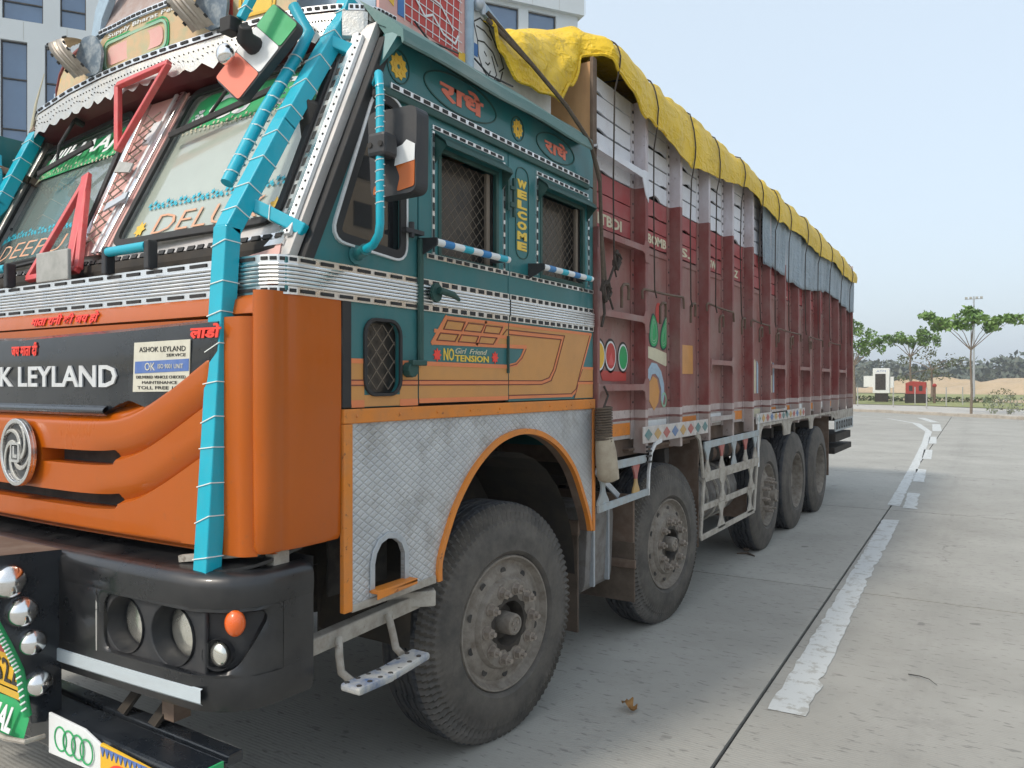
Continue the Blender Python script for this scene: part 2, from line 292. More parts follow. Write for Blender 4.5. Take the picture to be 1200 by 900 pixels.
        for t in tri:
            for a, b in zip(t, t[1:] + t[:1]): cnt[(min(a, b), max(a, b))] = cnt.get((min(a, b), max(a, b)), 0) + 1
        side = [(a, b, b + n, a + n) for (a, b), c_ in cnt.items() if c_ == 1]
        s.add([fm(a, b, 0) for a, b in P] + [fm(a, b, th) for a, b in P], tri + [tuple(i + n for i in t) for t in tri] + side)
        bpy.data.objects.remove(ob); bpy.data.meshes.remove(me); bpy.data.curves.remove(cu); return s
    def build(s, name, m, parent=None, origin=None, smooth=0, bevel=0, kind=None, fix=True):
        ms = m if isinstance(m, (list, tuple)) else [m]
        if origin is None:
            a = [min(v[i] for v in s.v) for i in range(3)]; b = [max(v[i] for v in s.v) for i in range(3)]; origin = [(x + y) / 2 for x, y in zip(a, b)]
        o = Vector(origin); me = bpy.data.meshes.new(name)
        me.from_pydata([(x - o.x, y - o.y, z - o.z) for x, y, z in s.v], [], s.f)
        for q in ms: me.materials.append(MT[q] if isinstance(q, str) else q)
        if len(ms) > 1: me.polygons.foreach_set('material_index', s.mi)
        if fix:
            bm = bmesh.new(); bm.from_mesh(me); bmesh.ops.recalc_face_normals(bm, faces=bm.faces); bm.to_mesh(me); bm.free()
        if smooth:
            me.polygons.foreach_set('use_smooth', [True] * len(me.polygons))
            try: me.set_sharp_from_angle(angle=rad(smooth))
            except Exception: pass
        return link(name, me, parent, o, bevel, kind)
def link(name, data, parent, o, bevel=0, kind=None):
    ob = bpy.data.objects.new(name, data); COL.objects.link(ob); o = Vector(o); WL[ob.name] = o
    if parent: ob.parent = parent; ob.location = o - WL[parent.name]
    else: ob.location = o
    if bevel:
        b = ob.modifiers.new('bevel', 'BEVEL'); b.width = bevel; b.segments = 2; b.limit_method = 'ANGLE'; b.angle_limit = rad(40)
    if kind: ob['kind'] = kind
    return ob
def thing(name, loc, label, cat, group=None):
    return tag(link(name, None, None, loc), label, cat, group)
def tag(o, label, cat=None, group=None):
    o['label'] = label
    if cat: o['category'] = cat
    if group: o['group'] = group
    return o
def dup(o, wloc, parent=None, rz=None, name=None):            # copies one object and its children, mesh data shared
    c = o.copy(); COL.objects.link(c); w0 = WL[o.name]; w1 = Vector(wloc); WL[c.name] = w1
    c.parent = parent; c.location = w1 - WL[parent.name] if parent else w1
    if rz is not None: c.rotation_euler = (0, 0, rz)
    for ch in list(o.children): dup(ch, w1 + (WL[ch.name] - w0), c)
    return c
def SX(X, sg=1): return lambda u, v, w: (X + sg * w, u, v)    # u=Y, v=Z on a plane facing +X
def FY(Y): return lambda u, v, w: (u, Y - w, v)               # u=X, v=Z on a plane facing -Y
def rrect(u0, u1, v0, v1, r, n=5):
    P = []
    for cx, cy, a in ((u1 - r, v1 - r, 0), (u0 + r, v1 - r, 90), (u0 + r, v0 + r, 180), (u1 - r, v0 + r, 270)):
        P += [(cx + r * cos(rad(a + 90 * i / n)), cy + r * sin(rad(a + 90 * i / n))) for i in range(n + 1)]
    return P
def rpoly(P, r, n=5):                                         # round the corners of any polygon
    out = []
    for i, p in enumerate(P):
        p = Vector(p); a = (Vector(P[i - 1]) - p); b = (Vector(P[(i + 1) % len(P)]) - p); ra = min(r, a.length / 2, b.length / 2)
        A = p + a.normalized() * ra; B = p + b.normalized() * ra
        out += [tuple((A * (1 - t) ** 2 + p * 2 * t * (1 - t) + B * t * t)) for t in [j / n for j in range(n + 1)]]
    return out
def ell(u, v, a, b, n=24, a0=0): return [(u + a * cos(2 * pi * i / n + a0), v + b * sin(2 * pi * i / n + a0)) for i in range(n)]
def inset(P, d):                                              # shrink a closed polygon about its edges
    n = len(P); ar = sum(P[i][0] * P[(i + 1) % n][1] - P[(i + 1) % n][0] * P[i][1] for i in range(n)); sg = 1 if ar > 0 else -1; out = []
    for i in range(n):
        p = Vector(P[i]); a = (p - Vector(P[i - 1])); b = (Vector(P[(i + 1) % n]) - p)
        if a.length < 1e-7: a = b
        if b.length < 1e-7: b = a
        na = Vector((-a.y, a.x)).normalized() * sg; nb = Vector((-b.y, b.x)).normalized() * sg; m = na + nb
        m = m.normalized() if m.length > 1e-6 else na; out.append(tuple(p + m * (d / max(.4, m.dot(na)))))
    return out
def ring(m, P, fm, wd, th): return m.plate(P, fm, th, [inset(P, wd)])
def strip(m, P, wd, fm, th):                                  # painted/flat line of width wd along an open polyline
    for i in range(len(P) - 1):
        a = Vector(P[i]); b = Vector(P[i + 1]); d = (b - a).normalized(); n = Vector((-d.y, d.x)) * wd / 2; e = d * wd * .35 if 0 < i else d * 0
        m.plate([tuple(a - e - n), tuple(b - n), tuple(b + n), tuple(a - e + n)], fm, th + .00012 * (i % 7))
    return m
def star(u, v, r, n=8, k=.55): return [(u + r * (1 if i % 2 == 0 else k) * cos(pi * i / n), v + r * (1 if i % 2 == 0 else k) * sin(pi * i / n)) for i in range(2 * n)]
def lerp(tab, x):
    if x <= tab[0][0]: return tab[0][1]
    for (a, va), (b, vb) in zip(tab, tab[1:]):
        if x <= b:
            t = (x - a) / (b - a); t = t * t * (3 - 2 * t); return va + (vb - va) * t
    return tab[-1][1]
# ================================================================== SETTING
TH = rad(1.25)
def RD(x, y, z=0.0):                                          # road frame (turned 1.25 degrees from the lorry) -> world
    return (-.90 + x * cos(TH) - y * sin(TH), x * sin(TH) + y * cos(TH), z)
gm = M(); gm.box(-900, 900, -300, 1500, -.6, -.16); ground = gm.build('ground', 'earth', kind='structure')
rb = M(); P = [RD(-42, -14, -.02), RD(34, -14, -.02), RD(34, 62, -.02), RD(-42, 62, -.02)]; rb.add(P + [(x, y, -.15) for x, y, _ in P], [(0, 1, 2, 3), (4, 5, 6, 7), (0, 1, 5, 4), (1, 2, 6, 5), (2, 3, 7, 6), (3, 0, 4, 7)])
road = rb.build('road', 'concfill', kind='structure', origin=(0, 0, 0)); tag(road, 'concrete road of pale slabs with dark joints')
SW, SLn = 4.2, 4.15
sm = M(); sm.box(-SW / 2 + .009, SW / 2 - .009, -SLn / 2 + .009, SLn / 2 - .009, -.12, 0); slab0 = None
for i in range(-9, 8):
    for j in range(-4, 13):
        c_ = RD((i + .5) * SW, 6.12 + (j + .5) * SLn)
        if slab0 is None: slab0 = s_ = sm.build('slab', 'concrete', road, origin=(0, 0, 0)); WL[s_.name] = Vector(c_); s_.location = c_; s_.rotation_euler = (0, 0, TH)
        else: s_ = dup(slab0, c_, road, rz=TH)
# markings (sheet 4 mm above the slabs) with chipped edges
def marking(pts_l, pts_r, jag=.012, step=.07):
    m = M(); L = []
    n0 = len(pts_l) - 1
    for i in range(n0):
        a0, a1 = Vector(pts_l[i]), Vector(pts_l[i + 1]); b0, b1 = Vector(pts_r[i]), Vector(pts_r[i + 1]); n = max(2, int((a1 - a0).length / step))
        for j in range(n + (i == n0 - 1)):
            t = j / n; a = a0.lerp(a1, t); b = b0.lerp(b1, t); d = (b - a).normalized(); f = min(1, 12 / max(1, a.y))
            L.append((a + d * U(-jag, jag) * f, b + d * (U(-jag, jag) + (U(-.03, .01) if R() < .18 else 0)) * f))
    V = [(p.x, p.y, .004) for q in L for p in q]; F = [(2 * i, 2 * i + 1, 2 * i + 3, 2 * i + 2) for i in range(len(L) - 1)]
    m.add(V, F); o = m.build('lane_marking', 'roadpaint', road, fix=False); return o
marking([(-.915, 3.70), (-.985, 6.12), (-1.095, 9.5)], [(-.745, 3.71), (-.84, 6.12), (-.93, 9.55)], .008)
marking([(-1.175, 10.66), (-1.34, 15.2), (-1.63, 21.8), (-1.93, 27.2), (-2.75, 32.6), (-4.2, 36.6), (-6.6, 39.8), (-10, 42)], [(-1.035, 10.62), (-1.20, 15.2), (-1.48, 21.8), (-1.74, 27.1), (-2.45, 32.2), (-3.9, 36.1), (-6.4, 39.3), (-9.9, 41.5)], .008, .12)
for y0, y1, x0, x1, sl_ in ((10.5, 12.0, -.985, -.835, -.055), (13.4, 15.35, -1.125, -.965, -.055), (17.45, 19.9, -1.30, -1.13, -.056), (21.9, 24.7, -1.49, -1.31, -.056), (27.6, 32.2, -1.76, -1.5, -.065), (33.6, 37.5, -2.2, -1.9, -.2)):
    marking([(x0, y0), (x0 + sl_ * (y1 - y0), y1)], [(x1, y0), (x1 + sl_ * (y1 - y0), y1)], .008, .1)
# verge behind the kerb
KP = [(-46, 50), (-30, 48.6), (-16, 46.6), (-9, 45.0), (-5.5, 43.6), (-2.6, 41.0), (.9, 37.9), (5, 34.6), (10, 31), (26, 20)]
def kpos(d):
    for a, b in zip(KP, KP[1:]):
        L = math.dist(a, b)
        if d <= L: t = d / L; return Vector((a[0] + (b[0] - a[0]) * t, a[1] + (b[1] - a[1]) * t)), Vector((b[0] - a[0], b[1] - a[1])).normalized()
        d -= L
    return None, None
vg = M(); back = [(x + 1.6, y + 13) for x, y in KP]; vg.add([(x, y, .105) for x, y in KP] + [(x, y, .10) for x, y in back], [(i, i + 1, i + 1 + len(KP), i + len(KP)) for i in range(len(KP) - 1)])
vg.add([(x, y, .105) for x, y in KP] + [(x, y, -.15) for x, y in KP], [(i, i + 1, i + 1 + len(KP), i + len(KP)) for i in range(len(KP) - 1)])
tag(vg.build('pavement', 'paving', kind='structure', fix=False), 'pale paved verge behind the kerb')
def sheet(name, m_, pts, z, label):
    m = M(); m.add([(x, y, z) for x, y in pts], [tuple(range(len(pts)))]); o = m.build(name, m_, kind='structure', fix=False); tag(o, label); return o
sheet('lawn', 'lawn', [(x + 1.2, y + 9.5) for x, y in KP] + [(x + 6, y + 60) for x, y in reversed(KP)], .13, 'dry lawn strips beyond the paved verge')
sheet('path', 'sand', [(x + 2.8, y + 22) for x, y in KP] + [(x + 3.8, y + 31) for x, y in reversed(KP)], .15, 'pale sandy path across the lawn')
kb = M(); kb.box(-.495, .495, -.09, .09, -.12, .135); tot = sum(math.dist(a, b) for a, b in zip(KP, KP[1:])); ks = None
kerb_base = M(); kerb_base.sweep([(x, y, 0, 1) for x, y in KP], [(-.06, -.15), (-.06, .06), (.06, .06), (.06, -.15)]); kerbo = kerb_base.build('kerb', 'kerb', kind='structure', origin=(0, 0, 0), fix=False)
d = 26.0
while d < tot - 20:
    p_, t_ = kpos(d); a_ = atan2(t_.y, t_.x) + U(-.012, .012); c_ = (p_.x, p_.y, U(-.012, .012))
    if ks is None: ks = kb.build('kerb_stone', 'kerb', kerbo, origin=(0, 0, 0), bevel=.015); ks.location = c_; WL[ks.name] = Vector(c_); ks.rotation_euler = (0, 0, a_)
    else: dup(ks, c_, kerbo, rz=a_)
    d += 1.0
# sand mounds
def mound(cx, cy, sx, sy, h, sd):
    m = M()
    def fn(a, b):
        x = (a * 2 - 1); y = (b * 2 - 1); r = sqrt(x * x + y * y); e = max(0, 1 - r) ** .7
        return (cx + x * sx, cy + y * sy, .05 + h * e * (1 + .5 * noise.noise(Vector((x * 5 + sd, y * 3, 0)))) + .25 * e * noise.noise(Vector((x * 14, y * 9, sd))))
    m.grid(fn, 60, 24); return m
m_ = mound(10, 118, 20, 9, 2.6, 1); m_2 = mound(-8, 128, 13, 8, 2.0, 5); m_3 = mound(34, 112, 16, 10, 2.4, 9)
for mm in (m_2, m_3): m_.add(mm.v, mm.f)
tag(m_.build('sand_mound', 'sand', kind='structure', smooth=60, fix=False), 'heaped tan sand in front of the distant wood')

# ---- foliage
def leaves(m, cen, n, rad3, size, flat=.5, drop=.0):
    for _ in range(n):
        while True:
            q = Vector((U(-1, 1), U(-1, 1), U(-1, 1)))
            if q.length < 1: break
        q = q.normalized() * (q.length ** .5); p = Vector(cen) + Vector((q.x * rad3[0], q.y * rad3[1], q.z * rad3[2]))
        s_ = size * U(.6, 1.25); a = U(0, 2 * pi); nrm = Vector((cos(a) * (1 - flat), sin(a) * (1 - flat), U(.2, 1))).normalized(); t = nrm.cross(Vector((U(-1, 1), U(-1, 1), U(-.3, .3)))).normalized(); b = nrm.cross(t)
        m.add([p - t * s_ * .5, p + b * s_ * .27 - t * s_ * .05, p + t * s_ * .5 - Vector((0, 0, drop * s_)), p - b * s_ * .27 - t * s_ * .05], [(0, 1, 2, 3)])
def almond_tree(x, y, h, crown, label, lean=(0, 0), trunk_h=None, r=.048, lf='leaf', cz=0, dens=1.0, group='young broad-leaved trees along the verge'):
    root = thing('tree', (x, y, .1), label, 'tree', group); m = M(); th_ = trunk_h or h * .62; top = Vector((x + lean[0], y + lean[1], th_))
    m.tube([(x, y, -.1), (x + lean[0] * .3 + .03, y + lean[1] * .3, th_ * .4), (x + lean[0] * .8 - .02, y + lean[1] * .8, th_ * .8), top], [r * 1.25, r, r * .8, r * .7], 8)
    c = M()
    for (dx, dy, dz, rx, rz) in crown:
        dx *= .82; rx *= .72
        tip = Vector((x + dx, y + dy, dz)); m.tube([top, top.lerp(tip, .5) + Vector((0, 0, .12)), tip], [r * .5, r * .3, r * .12], 5)
        for q_ in range(6):
            o_ = Vector((U(-1, 1) * rx * .75, U(-1, 1) * rx * .6, U(-.9, 1.1) * rz)); m.tube([tip, tip + o_], [r * .14, r * .06], 4); leaves(c, tip + o_, int(52 * dens * rx * max(.4, rz) * 3), (rx * U(.35, .7), rx * .45, rz * U(.5, .9)), .25, .35, .15)
    m.build('trunk', 'bark', root, smooth=50); c.build('crown', lf, root, fix=False); return root
almond_tree(-1.05, 40.55, 4.9, [(-1.9, .1, 4.45, .75, .22), (-1.25, .5, 4.25, .7, .24), (-.6, -.2, 4.2, .7, .3), (0, .2, 4.35, .75, .38), (.1, -.5, 4.2, .6, .3), (.75, .2, 4.15, .7, .26), (1.35, .1, 4.25, .65, .2), (1.95, -.1, 4.3, .55, .17), (.2, .1, 4.6, .3, .2)],
    'flat-crowned broad-leaved tree at the kerb, rightmost and tallest', trunk_h=3.0)
almond_tree(-5.51, 63.96, 5.4, [(-1.9, 0, 4.75, .9, .3), (-1.1, .3, 4.9, .85, .35), (-.3, -.2, 4.8, .9, .45), (.6, .2, 4.9, .9, .5), (1.3, 0, 4.7, .8, .4), (1.9, .2, 4.6, .55, .3), (.9, 0, 5.3, .5, .3)],
    'broad-leaved tree with a ragged crown behind the red bins', trunk_h=3.4, r=.08)
almond_tree(-7.93, 54.15, 5.5, [(-1.1, 0, 5.3, .9, .5), (-.2, 0, 5.0, .9, .6), (.9, .2, 4.2, .8, .5), (1.7, .1, 3.9, .7, .4), (.3, .1, 3.8, .9, .4), (-.8, 0, 4.2, .9, .6)],
    'bushy broad-leaved tree just beside the lorry tail', trunk_h=2.6, r=.09)
almond_tree(-4.83, 75.04, 4.2, [(-2.2, 0, 3.5, 1.3, .5), (-.6, .3, 3.8, 1.3, .5), (1.2, 0, 3.4, 1.3, .5), (2.6, .2, 3.1, 1.1, .4), (.2, 0, 2.3, 1.6, .5), (-2.4, .3, 2.2, 1.5, .5)],
    'thin grey-stemmed tree with a sparse dull crown behind the red bin', trunk_h=2.6, r=.1, lf='leafdull', dens=.28)
almond_tree(-19.0, 9.3, 7.4, [(-.8, 0, 6.0, 1.0, .5), (.5, .3, 6.3, .9, .5), (0, 0, 6.5, .8, .35), (1.2, -.3, 5.9, .9, .5)], 'leafy tree behind the lorry at the far left', trunk_h=5.2, r=.11, group='taller trees')
def twiggy(x, y, h, wd, label, lf='twig', n=120):
    root = thing('shrub', (x, y, .1), label, 'shrub', 'small shrubs on the verge'); m = M()
    for i in range(7): m.tube([(x + U(-.1, .1), y, .08), (x + U(-wd, wd) * .7, y + U(-.2, .2), h * U(.6, 1))], [.02, .008], 4)
    m.build('stem', 'twig', root, fix=False); c = M(); leaves(c, (x, y, .1 + h * .55), n, (wd, .3, h * .5), .13, .2); c.build('foliage', lf, root, fix=False)
SH = ['first', 'second', 'third', 'fourth', 'fifth', 'sixth']
for i in range(6): twiggy(-.2 + i * .62, 40.3 - i * .55 + 1.3, U(.75, .95), .42, '%s pale twiggy shrub to the right of the tallest kerb tree' % SH[i])
for (x, y, h, wd, lb) in ((3.8, 66, 1.9, 1.0, 'round olive bush on the lawn at the right edge'), (-12.2, 50.5, 1.5, .9, 'pale grey-green shrub beside the lorry tail'), (.2, 60, 1.0, .8, 'small bush behind the tallest kerb tree')): twiggy(x, y, h, wd, lb, 'leafdull', 260)
hm = M()
for (x0, y0, x1, y1, h) in ((-13, 66, -.5, 62, .45), (2.5, 64, 14, 55, .4)):
    for i in range(46):
        t = i / 45; leaves(hm, (x0 + (x1 - x0) * t, y0 + (y1 - y0) * t, h * .6), 26, (.35, .5, h * .5), .24, .4)
tag(hm.build('hedge', 'leafdull', kind='stuff', fix=False), 'low clipped hedges crossing the lawn', 'hedge')
wm = M(); random.seed(11)
for i in range(260):
    a = i / 230; x = -150 + 400 * a + U(-4, 4); y = 235 - 35 * a + U(-14, 25); h = 6 + 4.0 * noise.noise(Vector((a * 13, 0, 0))) + U(-1.4, 2.6); wd = U(4, 8)
    for q in range(5): leaves(wm, (x + U(-3, 3), y, h * U(.35, .8)), 34, (wd, 4, h * .33), 1.7, .3)
    wm.box(x - wd, x + wd, y + 3, y + 5, -.2, h * .62)
tag(wm.build('woodland', 'wood', kind='stuff', fix=False), 'distant hazy belt of trees along the horizon', 'woodland')
# ---- kiosk, bin, posts, mast
kx, ky = -7.15, 61.3
kroot = thing('kiosk', (kx, ky, .1), 'tall white information kiosk with a dark screen panel, left of the red bins', 'kiosk')
m = M(); m.box(kx - .55, kx + .55, ky - .25, ky + .25, .75, 2.55); m.build('cabinet', 'white', kroot, bevel=.03)
m = M(); m.box(kx - .42, kx + .42, ky - .22, ky + .22, .05, .75); m.build('plinth', 'dark', kroot)
m = M(); m.box(kx - .38, kx + .30, ky - .28, ky - .252, 1.0, 2.15); m.build('screen', 'interior', kroot)
m = M(); m.box(kx - 1.2, kx - .56, ky + .1, ky + .3, 1.2, 2.0); m.build('side_wing', 'white', kroot); m = M(); m.box(kx + .56, kx + .8, ky - .1, ky + .2, 1.15, 1.95); m.build('side_wing', 'white', kroot)
m = M(); m.text('ATM', kx - .3, 2.27, .6, .14, FY(ky - .252), .004); m.build('lettering', 'stickblue', kroot)
bx, by = -4.75, 58.8
br = thing('litter_bin', (bx, by, .1), 'red double-door bin cabinet on a dark plinth by the verge', 'bin')
m = M(); m.plate([(bx - .62, .75), (bx + .62, .75), (bx + .62, 1.55), (bx - .2, 1.62), (bx - .62, 1.5)], FY(by), -.6); m.build('cabinet', 'binred', br, bevel=.02)
m = M(); m.box(bx - .66, bx + .66, by + .02, by + .62, .05, .75); m.build('plinth', 'dark', br)
for q in (-.3, .3): m = M(); m.plate(rrect(bx + q - .11, bx + q + .11, .95, 1.32, .04), FY(by - .002), .02); m.build('opening', 'interior', br)
pr = thing('post_box', (bx + 1.1, by + .3, .1), 'narrow dark red post standing right of the red bins', 'post')
m = M(); m.cyl((bx + 1.1, by + .3, .05), (bx + 1.1, by + .3, 1.3), .08, 10); m.build('shaft', 'rust', pr); m = M(); m.ball((bx + 1.1, by + .3, 1.32), .14, 8); m.build('head', 'binred', pr)
mr = thing('light_mast', (-1.6, 69, .1), 'tall thin lamp mast rising behind the tallest kerb tree', 'lamp mast')
m = M(); m.tube([(-1.6, 69, 0), (-1.6, 69, 8.15)], [.09, .05], 8); m.build('pole', 'galv', mr)
m = M(); m.beam((-2.2, 69, 7.95), (-1.0, 69, 7.95), .06, .05); m.build('crossarm', 'galv', mr)
for q in (-2.1, -1.8, -1.4, -1.1): m = M(); m.box(q - .09, q + .09, 68.9, 69.15, 7.98, 8.12); m.build('lamp_head', 'greyboard', mr)
random.seed(5)
pm = M(); pm.cyl((0, 0, 0), (0, 0, 1.15), .035, 6); p0 = None
PL = [(-9.3, 52), (-7.2, 50.5), (-5.1, 49.0), (-4.4, 54), (-3.3, 47.4), (-2.6, 52), (-1.9, 56)]
for i, (x, y) in enumerate(PL):
    if p0 is None: p0 = pm.build('fence_post', 'greyboard', origin=(0, 0, 0)); p0.location = (x, y, .1); WL[p0.name] = Vector((x, y, .1)); q = p0
    else: q = dup(p0, (x, y, .1))
    tag(q, ['thin grey post beside the lorry tail', 'thin grey post left of the white kiosk', 'thin grey post in front of the white kiosk', 'thin grey post in front of the red bins', 'thin grey post right of the red bins', 'thin grey post on the lawn, second from the tallest tree', 'thin grey post on the lawn just left of the tallest tree'][i], 'post', 'thin posts on the verge')
# ---- office building
A_ = Vector((-43.9, 19.6)); dv = Vector((.567, .824)).normalized(); nv = Vector((dv.y, -dv.x))
def BF(s_, z, w_): return (A_.x + dv.x * s_ + nv.x * w_, A_.y + dv.y * s_ + nv.y * w_, z)
bl = thing('office_building', (A_.x, A_.y, 0), 'large pale clad office building with tall blue windows behind the lorry', 'building')
m = M(); fb = lambda u, v, w_: BF(u, v, -w_); m.plate([(-22, 0), (33.9, 0), (33.9, 27.0), (-22, 27.0)], lambda u, v, w_: BF(u, v, -.45 - w_), 16); m.build('core', 'interior', bl)
wins = []
for q in range(-8, 17):                                       # tall bays below, wide windows above
    s0 = q * 2.0 - .02; wins.append((s0, s0 + 1.2, 9.6, 19.45, (12.2, 14.8, 17.45))); wins.append((s0, s0 + 1.2, 1.0, 8.6, (3.4, 6)))
for q in range(-5, 8):
    for s0, s1 in ((q * 4.6 + .05, q * 4.6 + 1.9), (q * 4.6 + 2.68, q * 4.6 + 3.9)):
        if s1 < 33: wins.append((s0, s1, 20.55, 22.9, (21.5,)))
for s0, s1 in [(26.75 - 3.42 * i, 29.45 - 3.42 * i) for i in range(13)] + [(30.15, 32.25)]: wins.append((s0, s1, 24.0, 26.65, ()))
m = M(); zs = sorted({0, 27.0})
m.plate([(-22, 0), (33.9, 0), (33.9, 26.9), (-22, 26.9)], lambda u, v, w_: BF(u, v, -w_), .4, [[(a, z0), (b, z0), (b, z1), (a, z1)] for a, b, z0, z1, _ in wins if a > -21.9 and b < 33.8]); m.build('wall', 'clad', bl)
m = M(); m.plate([(-22.3, 26.9), (34.25, 26.9), (34.25, 28.0), (-22.3, 28.0)], lambda u, v, w_: BF(u, v, .35 - w_), 17); m.build('parapet', 'clad', bl)
pj = M()
for q in range(-14, 18): pj.box(0, 0, 0, 0, 0, 0) if 0 else pj.plate([(q * 2.0 + 1.0, 19.55), (q * 2 + 1.02, 19.55), (q * 2 + 1.02, 20.5), (q * 2 + 1.0, 20.5)], lambda u, v, w_: BF(u, v, w_ + .001), .004); pj.plate([(q * 2.0 + .3, 26.95), (q * 2 + .32, 26.95), (q * 2 + .32, 27.98), (q * 2 + .3, 27.98)], lambda u, v, w_: BF(u, v, .352 + w_), .004)
for z_ in (17.5, 14.9, 23.4): pj.plate([(-22, z_), (33.9, z_), (33.9, z_ + .025), (-22, z_ + .025)], lambda u, v, w_: BF(u, v, w_ + .002), .004) if z_ == 23.4 else None
pj.build('cladding_joint', 'greyboard', bl, kind='stuff')
for a, b, z0, z1, ml in wins:
    if a < -21.9 or b > 33.8: continue
    m = M(); m.plate([(a, z0), (b, z0), (b, z1), (a, z1)], lambda u, v, w_: BF(u, v, -.18 - w_), .06, [[(a + .06, z0 + .06), (b - .06, z0 + .06), (b - .06, z1 - .06), (a + .06, z1 - .06)]])
    for z_ in ml: m.plate([(a + .06, z_), (b - .06, z_), (b - .06, z_ + .07), (a + .06, z_ + .07)], lambda u, v, w_: BF(u, v, -.18 - w_), .06)
    o = m.build('window', 'interior', bl); m = M(); m.plate([(a + .02, z0 + .02), (b - .02, z0 + .02), (b - .02, z1 - .02), (a + .02, z1 - .02)], lambda u, v, w_: BF(u, v, -.26 - w_), .02); m.build('pane', 'bglass', o)
# beige building on the other side of the road (seen mirrored in the cab's quarter window)
b2 = thing('beige_building', (36, 40, 0), 'plain beige block mirrored in the quarter window of the lorry', 'building')
m = M(); m.box(34, 48, 18, 70, 0, 21); m.build('wall', 'beige', b2)
for i in range(8):
    for z_ in (2.2, 5.6, 9, 12.4, 15.8): m = M(); m.box(33.93, 34.0 - .004, 21 + i * 6, 22.8 + i * 6, z_, z_ + 1.7); o = m.build('window', 'interior', b2)
# leaf, twig, litter on the slabs
m = M(); cx, cy = -1.46, 3.34
def lf_(a, b):
    L = .05 * (a * 2 - 1); wd = .022 * (1 - (a * 2 - 1) ** 2) ** .6 * (1 + .35 * sin(a * 19)); v = (b * 2 - 1) * wd; return (cx + L * .9 + v * .4, cy + v - L * .35, .012 + .02 * abs(v / .02) ** 1.5 + .012 * sin(a * 7) + .006)
m.grid(lf_, 16, 8); o = m.build('fallen_leaf', 'dryleaf', smooth=60, fix=False); tag(o, 'curled dry brown leaf lying on the concrete slab by the front wheel', 'leaf')
m = M(); m.tube([(-.40, 4.53, .006), (-.345, 4.515, .012), (-.30, 4.47, .02), (-.262, 4.435, .008)], [.003, .0028, .002, .0012], 5); tag(m.build('twig', 'ink'), 'small dark curved twig on the slab right of the white line', 'twig')
m = M(); m.tube([(-1.98, 6.9, .006), (-1.9, 6.95, .012), (-1.82, 6.88, .006)], [.008, .012, .006], 5); m.ball((-1.94, 7.05, .02), .03, 6, 1, 1, .6); tag(m.build('dirt_clod', 'mud'), 'small clod of dirt on the slab beside the second wheel', 'dirt')
# ================================================================== LORRY: cab
XS, XL, XC = -1.80, -4.30, -3.05
truck = thing('lorry', (XC, 1.5, 0), 'brightly painted twelve-wheel cargo lorry with teal cab, orange nose and maroon body', 'lorry')
S = SX(XS)                                                    # side plane, w outward
def side(name, m_, poly, th=.02, holes=(), base=0.0, parent=None, bevel=0, **k):
    m = M(); m.plate(poly, SX(XS + base), th, holes); return m.build(name, m_, parent or truck, bevel=bevel, **k)
def rc(u0, u1, v0, v1): return [(u0, v0), (u1, v0), (u1, v1), (u0, v1)]
# --- shell
def wsy(z): return 1.62 + .466 * (z - 1.95)
pil = [(1.655, 1.925), (2.03, 2.745)]
qw = rpoly([(1.775, 2.01), (2.112, 1.985), (2.112, 2.42), (2.085, 2.52), (1.975, 2.525)], .05)
lw = rrect(1.918, 2.096, 1.50, 1.752, .05)
m = M()
m.plate([(1.66, 1.918), (1.58, 1.918), (1.58, 1.815), (1.85, 1.815), (1.85, 1.455), (2.198, 1.455), (2.198, 2.555), (1.945, 2.555)], SX(XS - .02), .02, [qw, lw])
cab = m.build('cab', 'teal', truck, bevel=.003)
side('header_panel', 'teal', [(1.95, 2.562), (3.64, 2.562), (3.64, 2.79), (2.05, 2.79)], base=-.02, parent=cab)
w1 = rc(2.33, 2.725, 2.02, 2.425); w2 = rc(3.10, 3.53, 2.035, 2.43)
side('door', 'teal', rc(2.204, 2.812, 1.462, 2.555), base=-.02, holes=[w1], parent=truck, bevel=.003)
door = COL.objects['door']
side('rear_side_panel', 'teal', rc(2.818, 3.64, 1.455, 2.555), base=-.02, holes=[w2], parent=cab, bevel=.003)
# inner shell: far side, floor, roof, rear wall, dark lining
m = M(); m.box(XL, XL + .02, 1.7, 3.64, 1.45, 2.79); m.box(XL + .02, XS - .03, 3.60, 3.64, 1.2, 2.80); m.build('rear_wall', 'teal', cab)
m = M(); m.box(XL + .03, XS - .03, 1.75, 3.6, 1.42, 1.46); m.build('floor', 'dark', cab)
m = M(); m.box(XS - .035, XS - .024, 2.19, 2.33, 1.46, 2.56); m.box(XS - .035, XS - .024, 2.725, 3.10, 1.46, 2.56); m.box(XS - .035, XS - .024, 2.33, 2.725, 1.46, 2.0); m.box(XS - .035, XS - .024, 3.1, 3.6, 1.46, 2.02); m.box(XS - .035, XS - .024, 3.53, 3.6, 2.02, 2.6); m.box(XS - .035, XS - .024, 2.2, 3.6, 2.44, 2.6); m.build('inner_lining', 'interior', cab, kind='stuff')
m = M()
def roof(a, b):
    x = XL + (XS - XL) * a; y = 2.02 + 1.64 * b; e = min(1, min(a, 1 - a) / .09); return (x, y, 2.775 + .085 * e ** .7 + .02 * sin(pi * a))
m.grid(roof, 30, 4); m.build('roof', 'roofgreen', cab, smooth=50, fix=False)
